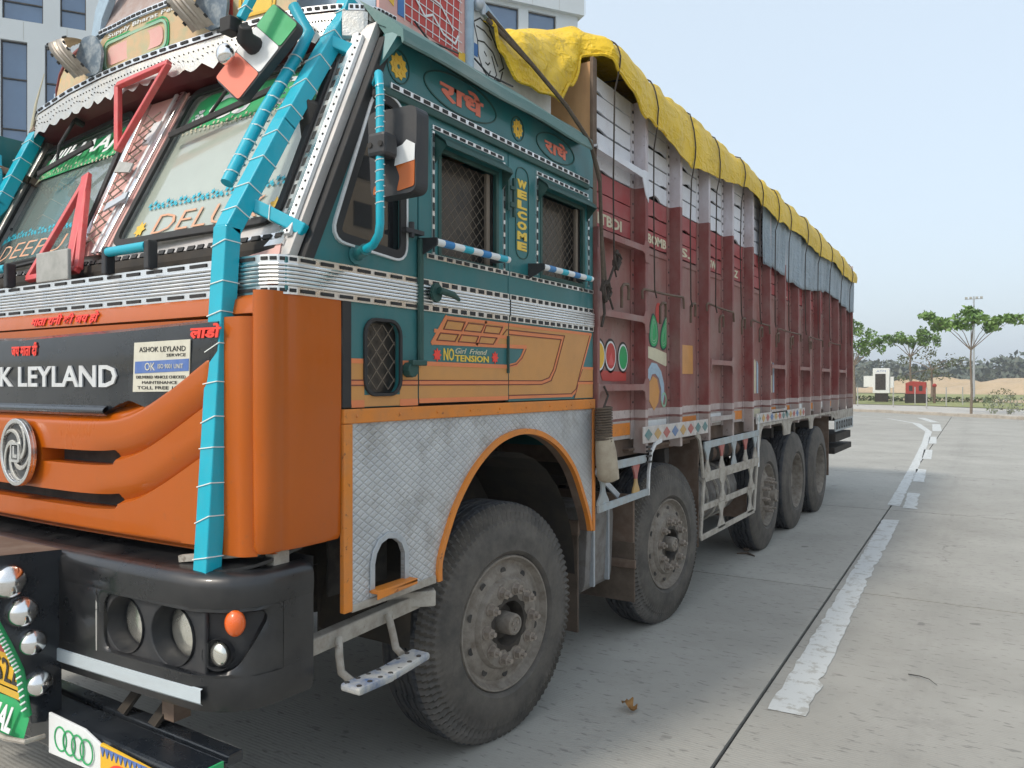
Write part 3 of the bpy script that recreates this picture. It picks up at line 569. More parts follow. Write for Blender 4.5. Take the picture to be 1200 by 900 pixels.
# drip rail over the side: projecting folded lip
m = M(); pf = [(-1.925, 2.905), (-1.84, 2.848), (-1.745, 2.775), (-1.723, 2.755), (-1.720, 2.712), (-1.727, 2.706), (-1.733, 2.730), (-1.80, 2.748)]
yy = [2.025 + 1.455 * i / 12 for i in range(13)]
m.add([(x, y, z + .004 * sin(y * 9)) for y in yy for x, z in pf], [(i * 8 + j, (i + 1) * 8 + j, (i + 1) * 8 + (j + 1) % 8, i * 8 + (j + 1) % 8) for i in range(12) for j in range(8)] + [tuple(range(8)), tuple(96 + j for j in range(8))])
m.mi = [1 if q % 8 in (5, 6, 7) and q < 96 else 0 for q in range(len(m.f))]  # underside faces take the darker paint to imitate shade below the lip
m.build('drip_rail', ['roofgreen', 'teald'], cab, smooth=40)
# folded gusset at the front end of the drip rail
m = M(); m.add([(-1.80, 1.985, 2.62), (-1.80, 2.08, 2.745), (-1.74, 2.08, 2.75), (-1.74, 2.03, 2.75), (-1.80, 2.02, 2.75), (-1.79, 1.98, 2.64)], [(0, 1, 2), (0, 2, 3), (0, 3, 4), (0, 4, 5)]); m.build('gusset', 'teal', cab, fix=False)
# A-pillar black strip along the corner
m = M(); m.plate([(1.648, 1.922), (1.69, 1.922), (2.07, 2.745), (2.02, 2.745)], SX(XS - .03), .034); m.build('pillar_strip', 'rubber', cab, bevel=.004)
# --- windscreen frame (raked) and glass
WSF = lambda off=0: (lambda u, v, w_: (u, wsy(v) + .13 * max(0, min(1, (-3.62 - u) / .6)) ** 2 - (w_ + off) * .906, v + (w_ + off) * .422))
RS = rpoly([(-2.86, 2.055), (-1.935, 2.05), (-1.968, 2.70), (-2.80, 2.73)], .07)
LS = rpoly([(-4.165, 2.05), (-3.10, 2.055), (-3.20, 2.73), (-4.13, 2.70)], .07)
m = M(); m.plate([(XL + .02, 1.93), (XS - .02, 1.93), (-1.835, 2.80), (XL + .035, 2.80)], WSF(-.03), .03, [RS, LS]); m.build('windscreen_frame', 'silver', cab)
m = M(); m.plate([(XL + .05, 1.93), (-1.86, 1.93), (-1.87, 1.965), (XL + .05, 1.965)], WSF(.0015), .003); m.build('pink_strip', 'pink', cab)
for P_, g in ((RS, 'screen'), (LS, 'screen2')):
    m = M(); m.plate(inset(P_, .004), WSF(-.022), .006); ws_ = m.build('windscreen', g, cab)
    m = M(); ring(m, inset(P_, -.008), WSF(.001), .028, .014); m.build('window_rubber', 'rubber', cab, bevel=.003)
def on_screen(name, mm, add, parent=cab): m = M(); add(m); return m.build(name, mm, parent)
on_screen('sun_strip', 'green', lambda m: m.plate([(-2.79, 2.56), (-1.985, 2.535), (-1.998, 2.67), (-2.05, 2.685), (-2.70, 2.712), (-2.76, 2.69)], WSF(-.015), .0015))
on_screen('sun_strip', 'green', lambda m: m.plate([(-4.10, 2.56), (-3.215, 2.545), (-3.23, 2.69), (-4.08, 2.67)], WSF(-.015), .0015))
on_screen('lettering', 'white', lambda m: m.text('CS', -2.66, 2.572, .26, .115, WSF(-.012), .001, .02))
on_screen('lettering', 'white', lambda m: m.text('CS', -2.30, 2.56, .25, .115, WSF(-.012), .001, .02))
on_screen('lettering', 'white', lambda m: m.text('ॐ', -2.755, 2.582, .07, .06, WSF(-.012), .001, .02))
on_screen('lettering', 'white', lambda m: m.text('IIIIJHAAJ', -3.95, 2.57, .66, .095, WSF(-.012), .001, .02, .25))
on_screen('lettering', 'peachtext', lambda m: m.text('DELUX', -2.67, 2.095, .60, .078, WSF(-.012), .001, -.012, .1))
on_screen('lettering', 'peachtext', lambda m: m.text('DEEPU', -3.90, 2.095, .60, .075, WSF(-.012), .001, -.012, .1))
for sx_ in (-2.755, -2.0, -4.02): on_screen('flower_sticker', 'yellow', lambda m: m.plate(star(sx_, 2.125, .034, 7, .6), WSF(-.012), .001))
def lace(m, x0, x1, z, n, r):
    for i in range(n): x = x0 + (x1 - x0) * i / (n - 1); m.plate(star(x, z + .008 * sin(i * 1.9), r, 5, .45), WSF(-.012), .001); m.plate(ell(x + r, z - .016, r * .5, r * .5, 6), WSF(-.0115), .001)
on_screen('lace_border', 'tape', lambda m: lace(m, -2.76, -1.99, 2.225, 30, .013)).__setitem__('kind', 'stuff')
on_screen('lace_border', 'tape', lambda m: lace(m, -4.08, -3.18, 2.22, 32, .013)).__setitem__('kind', 'stuff')
on_screen('lace_border', 'cream', lambda m: lace(m, -2.78, -1.99, 2.555, 30, .009)).__setitem__('kind', 'stuff')
on_screen('lace_border', 'cream', lambda m: lace(m, -4.08, -3.22, 2.545, 30, .009)).__setitem__('kind', 'stuff')
# dashes (chrome strip with dark slots) along a line
def dashes(name, P, wd, fm, th=.004, pitch=.058, parent=None, base='chrome'):
    m = M(); strip(m, P, wd, fm, th); o = m.build(name, base, parent or cab)
    m = M()
    for a, b in zip(P, P[1:]):
        a = Vector(a); b = Vector(b); L = (b - a).length; n = max(1, int(L / pitch)); d = (b - a) / n; e = d.normalized(); q = Vector((-e.y, e.x)) * wd * .34
        for i in range(n):
            s0 = a + d * (i + .16 + U(0, .05)); s1 = a + d * (i + .74 + U(0, .12)); m.plate([tuple(s0 - q), tuple(s1 - q), tuple(s1 + q), tuple(s0 + q)], fm, th + .0015)
    m.build('dark_dash', 'rubber', o, kind='stuff'); return o
# right pillar trims, strip under the screens
dashes('pillar_trim', [(-1.905, 2.03), (-1.938, 2.74)], .022, WSF(.001), pitch=.05)
m = M(); strip(m, [(-1.878, 2.0), (-1.905, 2.76)], .026, WSF(.001), .012); m.build('pillar_trim', 'chrome', cab, bevel=.003)
m = M(); strip(m, [(-1.848, 1.99), (-1.872, 2.74)], .024, WSF(.001), .016); pt = m.build('pillar_trim', 'whitem', cab, bevel=.003)
m = M(); [m.ball(WSF(.018)(-1.848 - .024 * i / 26, 2.0 + .74 * i / 26, 0), .004, 5) for i in range(27)]; m.build('rivet', 'dark', pt, kind='stuff')
dashes('screen_trim', [(XL + .05, 2.0), (-1.87, 1.998)], .022, WSF(.001), pitch=.055)
m = M(); strip(m, [(XL + .05, 1.975), (-1.86, 1.973)], .02, WSF(.001), .008); m.build('screen_trim', 'chrome', cab)
# centre post: chrome strips, lattice, plates
m = M(); m.plate([(-3.09, 2.03), (-2.88, 2.03), (-2.84, 2.74), (-3.17, 2.74)], WSF(.001), .006); m.build('centre_post', 'pink', cab)
for a, b, wd, mm in (((-2.915, 2.03), (-2.865, 2.74), .03, 'chrome'), ((-2.955, 2.03), (-2.91, 2.74), .018, 'whitem'), ((-3.06, 2.03), (-3.115, 2.74), .03, 'chrome')):
    m = M(); strip(m, [a, b], wd, WSF(.007), .014); m.build('post_trim', mm, cab, bevel=.002)
m = M()
for i in range(13): z = 2.06 + i * .045; m.beam(WSF(.03)(-3.03, z, 0), WSF(.03)(-2.94, z + .05, 0), .004, .004); m.beam(WSF(.034)(-2.94, z, 0), WSF(.034)(-3.03, z + .05, 0), .004, .004)
m.build('lattice', 'wire', cab, kind='stuff')
m = M(); m.plate([(-3.05, 2.38), (-2.93, 2.36), (-2.93, 2.40), (-3.05, 2.43)], WSF(.035), .008); m.build('bracket', 'greyboard', cab); m = M(); m.plate([(-2.99, 2.20), (-2.87, 2.24), (-2.87, 2.27), (-2.99, 2.235)], WSF(.03), .008); m.build('bracket', 'galv', cab)
m = M(); m.plate([(-2.97, 2.50), (-2.92, 2.50), (-2.90, 2.60), (-2.95, 2.60)], WSF(.02), .01); m.build('bracket', 'whitem', cab)
# big mullion bar across the left screen
m = M(); m.beam(WSF(.02)(-4.19, 1.98, 0), WSF(.02)(-4.17, 2.79, 0), .035, .03); m.build('screen_bar', 'steel', cab, bevel=.006)
# wipers
def wiper(p, q, r_):
    m = M(); a = WSF(.035)(*p, 0); b = WSF(.03)(*q, 0); m.beam(a, b, .012, .022); c0 = Vector(a).lerp(Vector(b), .35); e_ = WSF(.06)(*r_, 0); m.tube([e_, c0.lerp(Vector(e_), .4) + Vector((0, -.02, 0)), c0], [.009, .008, .006], 6); m.tube([e_, (e_[0], e_[1] + .04, e_[2] - .01)], .016, 8); m.build('wiper', 'rubber', cab, bevel=.002)
wiper((-2.77, 2.50), (-2.17, 2.60), (-2.30, 2.76)); wiper((-3.80, 2.50), (-3.40, 2.59), (-3.62, 2.73))
# red A-frames
def fr(pts, name='a_frame'):
    m = M(); c0 = sum((Vector(p) for p in pts), Vector()) / 3
    for i in range(3): m.beam(pts[i], pts[(i + 1) % 3], .026, .024, up=(0, -.9, .42))
    return m.build(name, 'redframe', truck, bevel=.004)
fr([(-3.10, 1.83, 2.775), (-2.735, 1.82, 2.785), (-3.05, 1.80, 2.49)]); fr([(-3.195, 1.755, 2.385), (-3.30, 1.575, 1.955), (-2.93, 1.575, 1.965)])
m = M(); m.beam((-3.20, 1.755, 2.40), (-2.99, 1.57, 1.95), .045, .02, up=(0, -.9, .42)); m.build('a_frame_plate', 'redframe', truck, bevel=.004)
m = M(); m.box(-3.16, -2.93, 1.535, 1.55, 1.925, 2.04); m.build('grey_board', 'greyboard', truck, bevel=.004)
for x0 in (-2.66, -3.62):
    m = M(); m.tube([(x0, 1.535, 2.0), (x0 + .23, 1.535, 2.0)], .017, 10); hd = m.build('grab_handle', 'tape', truck, smooth=40)
    for x in (x0 - .012, x0 + .242): m = M(); m.box(x - .014, x + .014, 1.522, 1.56, 1.92, 2.02); m.build('handle_end', 'black', hd, bevel=.006)
# cab interior seen through the left screen
m = M(); m.box(-4.0, -3.45, 2.5, 2.9, 1.46, 1.9); m.box(-4.0, -3.45, 2.85, 3.0, 1.9, 2.5); m.build('seat', 'seat', cab, bevel=.05)
m = M(); m.box(-2.8, -2.1, 2.5, 2.95, 1.46, 1.9); m.box(-2.8, -2.1, 2.9, 3.05, 1.9, 2.5); m.build('seat', 'seat', cab, bevel=.05)
m = M(); m.box(XL + .05, XS - .06, 1.62, 1.95, 1.7, 2.0); m.build('dashboard', 'dark', cab, bevel=.04)
m = M(); cs = Vector((-3.72, 2.12, 2.16)); A1 = Vector((1, 0, 0)); A2 = Vector((0, .55, .83)); m.tube([cs + A1 * .22 * cos(2 * pi * i / 24) + A2 * .22 * sin(2 * pi * i / 24) for i in range(25)], .014, 6, cap=False); m.beam(cs - A1 * .21, cs + A1 * .21, .03, .02); m.tube([cs, cs + Vector((0, -.2, -.2))], .025, 8); m.build('steering_wheel', 'black', cab, smooth=50)
m = M(); m.plate(rc(-3.95, -3.3, 2.15, 2.33), WSF(-.2), .004); m.build('sun_shade', 'bluegrey', cab)
# --- quarter window, lower window
side('quarter_glass', 'sideglass', inset(qw, -.006), .004, base=-.026, parent=cab)
m = M(); ring(m, inset(qw, -.012), SX(XS), .030, .009); m.build('window_rubber', 'rubber', cab, bevel=.003); m = M(); ring(m, inset(qw, -.020), SX(XS), .008, .012); m.build('window_bead', 'whitem', cab, bevel=.002)
m = M(); m.plate([(1.80, 2.5), (1.86, 2.12), (1.90, 2.13), (1.955, 2.5)], SX(XS - .2), .05); m.build('inner_mirror', 'interior', cab, bevel=.02)
side('lower_glass', 'grilleglass', inset(lw, -.006), .004, base=-.03, parent=cab)
m = M(); ring(m, inset(lw, -.008), SX(XS), .013, .01); m.build('window_rubber', 'rubber', cab, bevel=.003)
def mesh_wire(u0, u1, v0, v1, px, pz, X, r=.0022):
    m = M()
    def seg(a, b): m.beam((X, *a), (X, *b), r, r, up=(1, 0, 0))
    n = int((u1 - u0) / px + (v1 - v0) / pz) + 3
    for s_ in (1, -1):
        for i in range(-n, n):
            c_ = u0 + i * px; pts = []                        # line u = c + s*(v-v0)*px/pz
            va, vb = v0, v1; ua = c_; ub = c_ + s_ * (v1 - v0) * px / pz
            t0, t1 = 0.0, 1.0; du = ub - ua
            for lim, sg in ((u0, 1), (u1, -1)):
                fa = (ua - lim) * sg; fb_ = (ub - lim) * sg
                if fa < 0 and fb_ < 0: t0 = 2; break
                if fa < 0: t0 = max(t0, -fa / (fb_ - fa))
                elif fb_ < 0: t1 = min(t1, fa / (fa - fb_))
            if t1 - t0 > .01: seg((ua + du * t0, va + (vb - va) * t0), (ua + du * t1, va + (vb - va) * t1))
    return m
mesh_wire(1.93, 2.085, 1.515, 1.74, .06, .065, XS - .012, .0026).build('wire_mesh', 'wire', cab, kind='stuff')
m = M(); m.box(XS + .001, XS + .012, 1.868, 1.884, 1.455, 1.812) if 0 else m.box(XS - .01, XS + .006, 1.812, 1.852, 1.455, 1.812); m.build('corner_seal', 'rubber', cab, bevel=.004)
# --- side windows with grille, visor and guard bar
for (u0, u1, v0, v1), par, bars in (((2.33, 2.725, 2.02, 2.425), door, (2.19, 2.70, 2.05)), ((3.10, 3.53, 2.035, 2.43), cab, (2.968, 3.475, 2.058))):
    m = M(); m.plate(rc(u0, u1, v0, v1), SX(XS - .06), .006); m.build('window_glass', 'grilleglass', par)
    mesh_wire(u0 + .01, u1 - .03, v0 + .01, v1 - .01, .050, .045, XS - .030, .0016).build('wire_mesh', 'wire', par, kind='stuff')
    m = M(); m.plate(rc(u0 - .012, u1 + .012, v0 - .01, v1 + .01), SX(XS - .012), .016, [rc(u0 + .008, u1 - .008, v0 + .008, v1 - .006)]); m.build('window_frame', 'teald', par, bevel=.002)
    m = M(); m.plate(rc(u1 - .055, u1 - .03, v0 + .01, v1 - .01), SX(XS - .028), .012); m.build('slider_bar', 'wire', par)
    pv = [(XS, v1 + .060), (XS + .050, v1 + .022), (XS + .058, v1 + .002), (XS + .053, v1 + .0), (XS + .044, v1 + .016), (XS, v1 + .048)]
    m = M(); L = len(pv); m.add([(x, y, z) for y in (u0 - .03, u1 + .04) for x, z in pv], [(j, (j + 1) % L, (j + 1) % L + L, j + L) for j in range(L)] + [tuple(range(L)), tuple(L + j for j in range(L))])
    for ye in (u0 - .03, u1 + .04): m.add([(XS, ye, v1 + .055), (XS + .050, ye, v1 + .018), (XS + .055, ye, v1 + .002), (XS, ye, v1 - .06)], [(0, 1, 2, 3)])
    m.build('visor', 'teald', par, fix=False)
    zb = bars[2]; m = M(); n = 12 if par is door else 11; y0, y1 = bars[0] + .02, bars[1]
    gb = M(); gb.tube([(XS + .075, y0, zb), (XS + .075, y1, zb)], .0135, 10); gbo = gb.build('guard_bar', 'white', par, smooth=40)
    for i in range(0, 4): a = y0 + (y1 - y0) * (i + .35) / 4; m = M(); m.tube([(XS + .075, a, zb), (XS + .075, a + (y1 - y0) / 8.5, zb)], .0142, 10); m.build('blue_band', 'tape' if i % 2 else 'bluetape', gbo, smooth=40)
    m = M(); m.plate([(XS, zb - .05), (XS + .085, zb - .012), (XS + .085, zb + .014), (XS, zb + .02)], lambda u, v, w_: (u, y0 - w_, v), .008); m.build('bar_bracket', 'black', gbo); m = M(); m.box(XS, XS + .075, y1 - .03, y1 - .01, zb - .012, zb + .012); m.build('bar_bracket', 'black', gbo, kind=None, bevel=.004)
    # dashed chrome surround
    dashes('window_trim', [(u0 - .05, v1 + .075), (u1 + .045, v1 + .075)], .016, S, .006, .05, par)
    dashes('window_trim', [(u0 - .045, v0 + .0), (u0 - .045, v1 + .06)], .014, S, .006, .05, par)
    dashes('window_trim', [(u1 + .05, v0 + .0), (u1 + .05, v1 + .06)], .014, S, .006, .05, par)
dashes('waist_trim', [(2.245, 2.012), (2.81, 2.012)], .019, S, .006, .055, door); dashes('waist_trim', [(2.822, 2.012), (3.635, 2.012)], .019, S, .006, .055, cab)
dashes('roof_trim', [(2.03, 2.572), (3.56, 2.57)], .020, SX(XS + .014), .005, .055, cab)
m = M(); m.box(XS, XS + .016, 2.0, 3.57, 2.535, 2.562); m.build('roof_moulding', 'teald', cab, bevel=.004)
# hinge, latch, handle, drain bar
m = M(); m.box(XS + .001, XS + .020, 2.188, 2.215, 1.60, 2.07); m.build('door_post_bar', 'teald', cab, bevel=.01)
m = M(); m.box(XS, XS + .03, 2.10, 2.2, 2.075, 2.09); m.tube([(XS + .02, 2.14, 2.06), (XS + .02, 2.14, 2.115)], .01, 8); m.build('hinge', 'black', cab)
m = M(); m.tube([(XS, 2.135, 1.585), (XS + .035, 2.135, 1.585)], .028, 10); m.box(XS + .02, XS + .045, 2.12, 2.2, 1.60, 1.62); m.build('hinge', 'teald', cab, bevel=.004)
m = M(); m.box(XS + .008, XS + .02, 2.785, 2.80, 2.28, 2.42); m.box(XS + .008, XS + .02, 2.832, 2.846, 2.26, 2.43); m.box(XS + .008, XS + .024, 2.80, 2.835, 2.30, 2.32); m.box(XS + .008, XS + .024, 2.80, 2.835, 2.375, 2.39); m.build('latch', 'teald', door, bevel=.002)
m = M(); m.plate(ell(2.275, 1.875, .03, .036, 16), SX(XS + .02), .012); m.tube([(XS + .045, 2.27, 1.882), (XS + .055, 2.34, 1.872), (XS + .04, 2.40, 1.858)], [.014, .013, .007], 8); m.build('door_handle', 'teald', door, smooth=50)
m = M(); m.box(XS, XS + .012, 2.80, 2.808, 1.58, 1.74); m.build('door_edge', 'teald', door)
# --- painted decoration on the side
m = M(); ring(m, ell(2.475, 2.668, .245, .075, 40), S, .006, .004); m.build('oval_moulding', 'teald', cab, bevel=.001)
m = M(); ring(m, ell(3.24, 2.662, .19, .065, 36), S, .006, .004); m.build('oval_moulding', 'teald', cab, bevel=.001)
m = M(); m.text('राधे', 2.33, 2.625, .29, .088, S, .003, .035); m.build('lettering', 'salmon', cab)
m = M(); m.text('राधे', 3.13, 2.628, .22, .07, S, .003, .035); m.build('lettering', 'salmon', cab)
for u, v, r_ in ((2.09, 2.66, .047), (2.89, 2.662, .042)):
    m = M(); ring(m, ell(u, v, r_ * 1.3, r_ * 1.3, 24), S, .005, .003); m.build('medallion_ring', 'teald', cab)
    m = M(); m.plate(star(u, v, r_, 10, .78), S, .003, [ell(u, v, r_ * .2, r_ * .2, 8)])
    for i in range(8): a = i * pi / 4; m.plate(ell(u + r_ * .52 * cos(a), v + r_ * .52 * sin(a), r_ * .16, r_ * .16, 6), SX(XS + .003), .002)
    m.build('flower_medallion', 'yellow', cab)
m = M(); ring(m, rpoly([(2.872, 2.09), (2.985, 2.09), (2.985, 2.50), (2.872, 2.50)], .055), S, .004, .003); m.build('oval_moulding', 'teald', cab)
for i, ch in enumerate('WELCOME'): m = M(); z = 2.405 - i * .0462; m.text(ch, 2.886, z, .080, .037, S, .003, .06); m.build('lettering', 'goldtext', cab)
# tan and orange stripe artwork, in pieces so that the door carries its own share
def art(par, lo, hi):
    def cl(P):                                                # clip polygon to lo<=u<=hi
        for lim, sg in ((lo, 1), (hi, -1)):
            Q = []
            for i in range(len(P)):
                a = P[i - 1]; b = P[i]; da = (a[0] - lim) * sg; db = (b[0] - lim) * sg
                if da * db < 0: t = da / (da - db); Q.append((lim, a[1] + (b[1] - a[1]) * t))
                if db >= 0: Q.append(b)
            P = Q
            if len(P) < 3: return None
        return P
    def put(name, mm, polys, b):
        m = M(); k_ = 0
        for P in polys:
            Q = cl(P)
            if Q: m.plate(Q, S, b + .0001 * (k_ % 5)); k_ += 1
        if k_: m.build(name, mm, par, kind=None if name == 'stripe_paint' else 'stuff')
    def poly_line(P, wd):
        out = []
        for a, b in zip(P, P[1:]):
            a = Vector(a); b = Vector(b); d = (b - a).normalized() * wd * .45; n = Vector((-d.y, d.x)).normalized() * wd / 2; out.append([tuple(a - d - n), tuple(b + d - n), tuple(b + d + n), tuple(a - d + n)])
        return out
    big = [(2.368, 1.795), (3.615, 1.795), (3.505, 1.60), (3.45, 1.50), (3.40, 1.474), (2.817, 1.474), (1.85, 1.474), (1.85, 1.618), (2.80, 1.614), (2.87, 1.62), (2.915, 1.645), (2.955, 1.698), (2.284, 1.690)]
    put('stripe_paint', 'tanpaint', [big, [(3.512, 1.613), (3.636, 1.613), (3.636, 1.46), (3.43, 1.46)]], .0012)
    rr = [(2.368, 1.79), (3.615, 1.79), (3.505, 1.60), (3.455, 1.50), (3.40, 1.474), (2.2, 1.474), (1.85, 1.474)]
    put('stripe_line', 'orangeline', poly_line(rr, .013) + poly_line([(1.85, 1.611), (2.80, 1.608), (2.88, 1.62), (2.92, 1.648), (2.958, 1.698), (2.284, 1.690), (2.368, 1.79)], .016) + poly_line([(1.85, 1.538), (3.10, 1.538), (3.18, 1.555), (3.22, 1.60), (3.305, 1.757), (2.82, 1.757)], .014)
        + poly_line([(3.512, 1.613), (3.636, 1.613)], .012) + poly_line([(3.47, 1.536), (3.636, 1.536)], .012) + poly_line([(2.30, 1.735), (2.80, 1.735)], .014) + poly_line([(2.45, 1.695), (2.51, 1.79)], .012) + poly_line([(2.575, 1.695), (2.64, 1.79)], .012) + poly_line([(2.71, 1.695), (2.785, 1.79)], .012) + [rc(1.855, 2.198, 1.456, 1.468), rc(2.206, 2.81, 1.463, 1.476)], .0022)
    put('outline', 'brownline', poly_line([(1.85, 1.547), (3.10, 1.547), (3.17, 1.562), (3.21, 1.60), (3.29, 1.748), (2.82, 1.748)], .004) + poly_line([(1.85, 1.530), (3.10, 1.530), (3.19, 1.548), (3.235, 1.60), (3.325, 1.768), (2.80, 1.768), (2.77, 1.745)], .004)
        + poly_line([(3.60, 1.783), (3.495, 1.60), (3.445, 1.506), (3.395, 1.483), (2.82, 1.483)], .004) + poly_line([(2.96, 1.689), (2.925, 1.648), (2.88, 1.621), (2.82, 1.61)], .004) + poly_line([(3.515, 1.605), (3.47, 1.545), (3.636, 1.545)], .004) + poly_line([(3.465, 1.528), (3.43, 1.465)], .004), .0032)
    put('cell_outline', 'brownline', [q for P in ([(2.376, 1.779), (2.490, 1.779), (2.468, 1.744), (2.352, 1.744)], [(2.514, 1.778), (2.630, 1.778), (2.604, 1.746), (2.484, 1.746)], [(2.642, 1.776), (2.766, 1.776), (2.74, 1.746), (2.624, 1.746)], [(2.332, 1.728), (2.448, 1.728), (2.424, 1.700), (2.310, 1.700)], [(2.468, 1.728), (2.586, 1.728), (2.566, 1.700), (2.446, 1.700)], [(2.602, 1.728), (2.722, 1.728), (2.694, 1.700), (2.586, 1.700)]) for q in poly_line(P + [P[0]], .004)], .0034)
art(cab, 1.852, 1.916); art(cab, 2.098, 2.197)
m = M(); m.plate(rc(1.9162, 2.0978, 1.458, 1.497), S, .0012); m.build('stripe_paint', 'tanpaint', cab); art(door, 2.2045, 2.8115); art(cab, 2.8185, 3.638)
m = M(); m.text('NO', 2.352, 1.624, .066, .048, S, .003, .01); m.build('lettering', 'goldtext', door)
m = M(); m.text('TENSION', 2.424, 1.622, .236, .026, S, .003, .02); m.build('lettering', 'goldtext', door)
m = M(); m.text('Girl  Friend', 2.428, 1.653, .22, .022, S, .003, 0, .35); m.build('lettering', 'cream', door)
for u in (2.312, 2.708): m = M(); m.plate(star(u, 1.644, .026, 8, .6), S, .003); m.build('red_star', 'redtext', door)
# --- corrugated chrome band around the cab
PATH = [(XL, 3.6, -1, 0), (XL, 1.61, -1, 0), (XL + .02, 1.565, -.7, -.7), (XL + .07, 1.55, 0, -1)] + [(XL + .07 + (2.5 - .14) * i / 20, 1.55, 0, -1) for i in range(1, 20)] + [(XS - .07, 1.55, 0, -1), (XS - .043, 1.556, .38, -.92), (XS - .02, 1.57, .7, -.7), (XS - .006, 1.593, .92, -.38), (XS, 1.62, 1, 0)]
SIDEP = [(XS, 1.62, 1, 0), (XS, 2.196, 1, 0)]
def band_prof(z0, z1, n, d=.007):
    P = [(0, z0)]
    for i in range(n):
        a = z0 + (z1 - z0) * i / n; h = (z1 - z0) / n; P += [(.001, a + h * .02), (.003 + d, a + h * .13), (.005 + d, a + h * .5), (.003 + d, a + h * .87), (.001, a + h * .98)]
    return P + [(0, z1)]
m = M(); m.sweep(PATH + SIDEP[1:], band_prof(1.829, 1.900, 6)); m.build('chrome_band', 'chrome', cab, fix=False)
for par, y0, y1 in ((door, 2.206, 2.81), (cab, 2.82, 3.638)): m = M(); m.sweep([(XS, y0, 1, 0), (XS, y1, 1, 0)], band_prof(1.829, 1.900, 6)); m.build('chrome_band', 'chrome', par, fix=False)
def band_dash(z, name='band_edge', hh=.009):
    m = M(); m.sweep(PATH + SIDEP[1:], [(0, z - hh - .003), (.007, z - hh - .003), (.007, z + hh + .003), (0, z + hh + .003)]); o = m.build(name, 'chrome', cab, fix=False)
    m = M(); P = PATH[1:] + SIDEP[1:]; d = 0; seg = []
    for a, b in zip(P, P[1:]):
        L = math.dist(a[:2], b[:2]); n = max(1, round(L / .085))
        for i in range(n):
            t0 = (i + .15) / n; t1 = (i + .80 + U(0, .08)) / n; q = [[a[k_] + (b[k_] - a[k_]) * t for k_ in range(4)] for t in (t0, t1)]
            m.sweep([tuple(x) for x in q], [(.0075, z - hh * .6), (.010, z - hh * .6), (.010, z + hh * .6), (.0075, z + hh * .6)], True)
    m.build('dark_dash', 'rubber', o, kind='stuff', fix=False)
band_dash(1.911); band_dash(1.817)
for par, y0, y1 in ((door, 2.207, 2.81), (cab, 2.82, 3.636)):
    for z in (1.911, 1.817): dashes('band_edge', [(y0, z), (y1, z)], .024, S, .007, .058, par)
# --- orange nose
def hood(o): return [(o, 1.735), (.055 + o, 1.738), (.060 + o, 1.75), (.05 + o, 1.795), (.02 + o, 1.808)]
PF = [(x, y, a, b) for x, y, a, b in PATH]; m = M(); m.sweep([(XL, 1.80, -1, 0)] + [(x, y, nx, ny) for x, y, nx, ny in PATH[1:] if x < -1.86] + [(-1.836, 1.555, .10, -1)], [(-.05, 1.742), (.030, 1.739), (.040, 1.746), (.030, 1.79), (.004, 1.806)]); nose = m.build('nose_panel', 'orange', truck, smooth=50, fix=False)
def bend(x): t = abs(x - XC); return 1.505 - .035 * (1 - min(1, t / 1.15) ** 2) + (max(0, t - 1.155) / .045) ** 2.2 * .035
def sst(e0, e1, x): t = max(0, min(1, (x - e0) / (e1 - e0))); return t * t * (3 - 2 * t)
half = [(0, 1.424), (.50, 1.424), (.60, 1.462), (.66, 1.478), (.76, 1.452), (.95, 1.515), (1.075, 1.565), (1.09, 1.732), (.6, 1.716), (0, 1.706)]
def lim(a, lo): 
    a = abs(a); P = half[:7] if lo else [(1.09, 1.732), (.6, 1.716), (0, 1.706)]
    P = sorted(P + ([(1.09, 1.57)] if lo else [])); 
    for (p, v), (q, u) in zip(P, P[1:]):
        if a <= q: return v + (u - v) * (a - p) / max(1e-6, q - p)
    return P[-1][1]
def nosed(t, w_, z):
    colm = sst(1.04, 1.085, t); dark = 0
    d = .044 + .003 * sin(max(0, min(1, (1.43 - w_) / .15)) * pi)
    for cc, tl in ((1.284, .60), (1.139, .615)):
        if cc < w_ < cc + .075: d -= .022 * (1 - (w_ - cc) / .075) ** 2.2 * sst(.35, .62, t)
        elif cc - .010 < w_ <= cc: d -= .022 * (1 - (cc - w_) / .010) * sst(.35, .62, t)
        inside = t < tl - .010 * (abs(w_ - cc) / .024) ** 2 * 1.6 and (t > .16 or cc < 1.2)
        if abs(w_ - cc) < .0240 and inside: d = -.03; dark = 1
    if w_ > 1.39: d -= .014 * sst(1.40, 1.42, w_)
    if w_ > 1.42: d = .030 - .039 * sst(1.42, 1.45, w_)
    d -= .03 * sst(1.05, 1.027, z)
    d = d * (1 - colm) + .022 * colm
    return d, dark and colm < .5
def rise(t): t = min(t, 1.07); q_ = (t - .68) / .07; return .54 * .07 * (math.log1p(math.exp(q_)) if q_ < 20 else q_)
def B_(w_): return sst(1.025, 1.115, w_) if w_ < 1.2 else 1 - max(0, min(1, (w_ - 1.42) / .315))
rows = sorted(set([1.025 + .0045 * i for i in range(90)] + [1.43 + .02 * i for i in range(15)] + [1.735] + [cc + s_ * e for cc in (1.284, 1.139) for s_ in (-1, 1) for e in (.0239, .0241, .012)] + [cc + e for cc in (1.284, 1.139) for e in (.0005, -.003, -.008, .003)]))
rows = [r_ for r_ in rows if not any(.0001 < abs(abs(r_ - cc) - .0240) < .004 and abs(abs(r_ - cc) - .0240) > .00015 for cc in (1.284, 1.139))]
nu = 380; nv = len(rows) - 1; m = M(); V = []; DK = []
for i in range(nu + 1):
    x = XC - 1.20 + 2.40 * i / nu; t = abs(x - XC)
    for r_ in rows: z = r_ + rise(t) * B_(r_); d, dk = nosed(t, r_, z); V.append((x, bend(x) - d, z)); DK.append(dk)
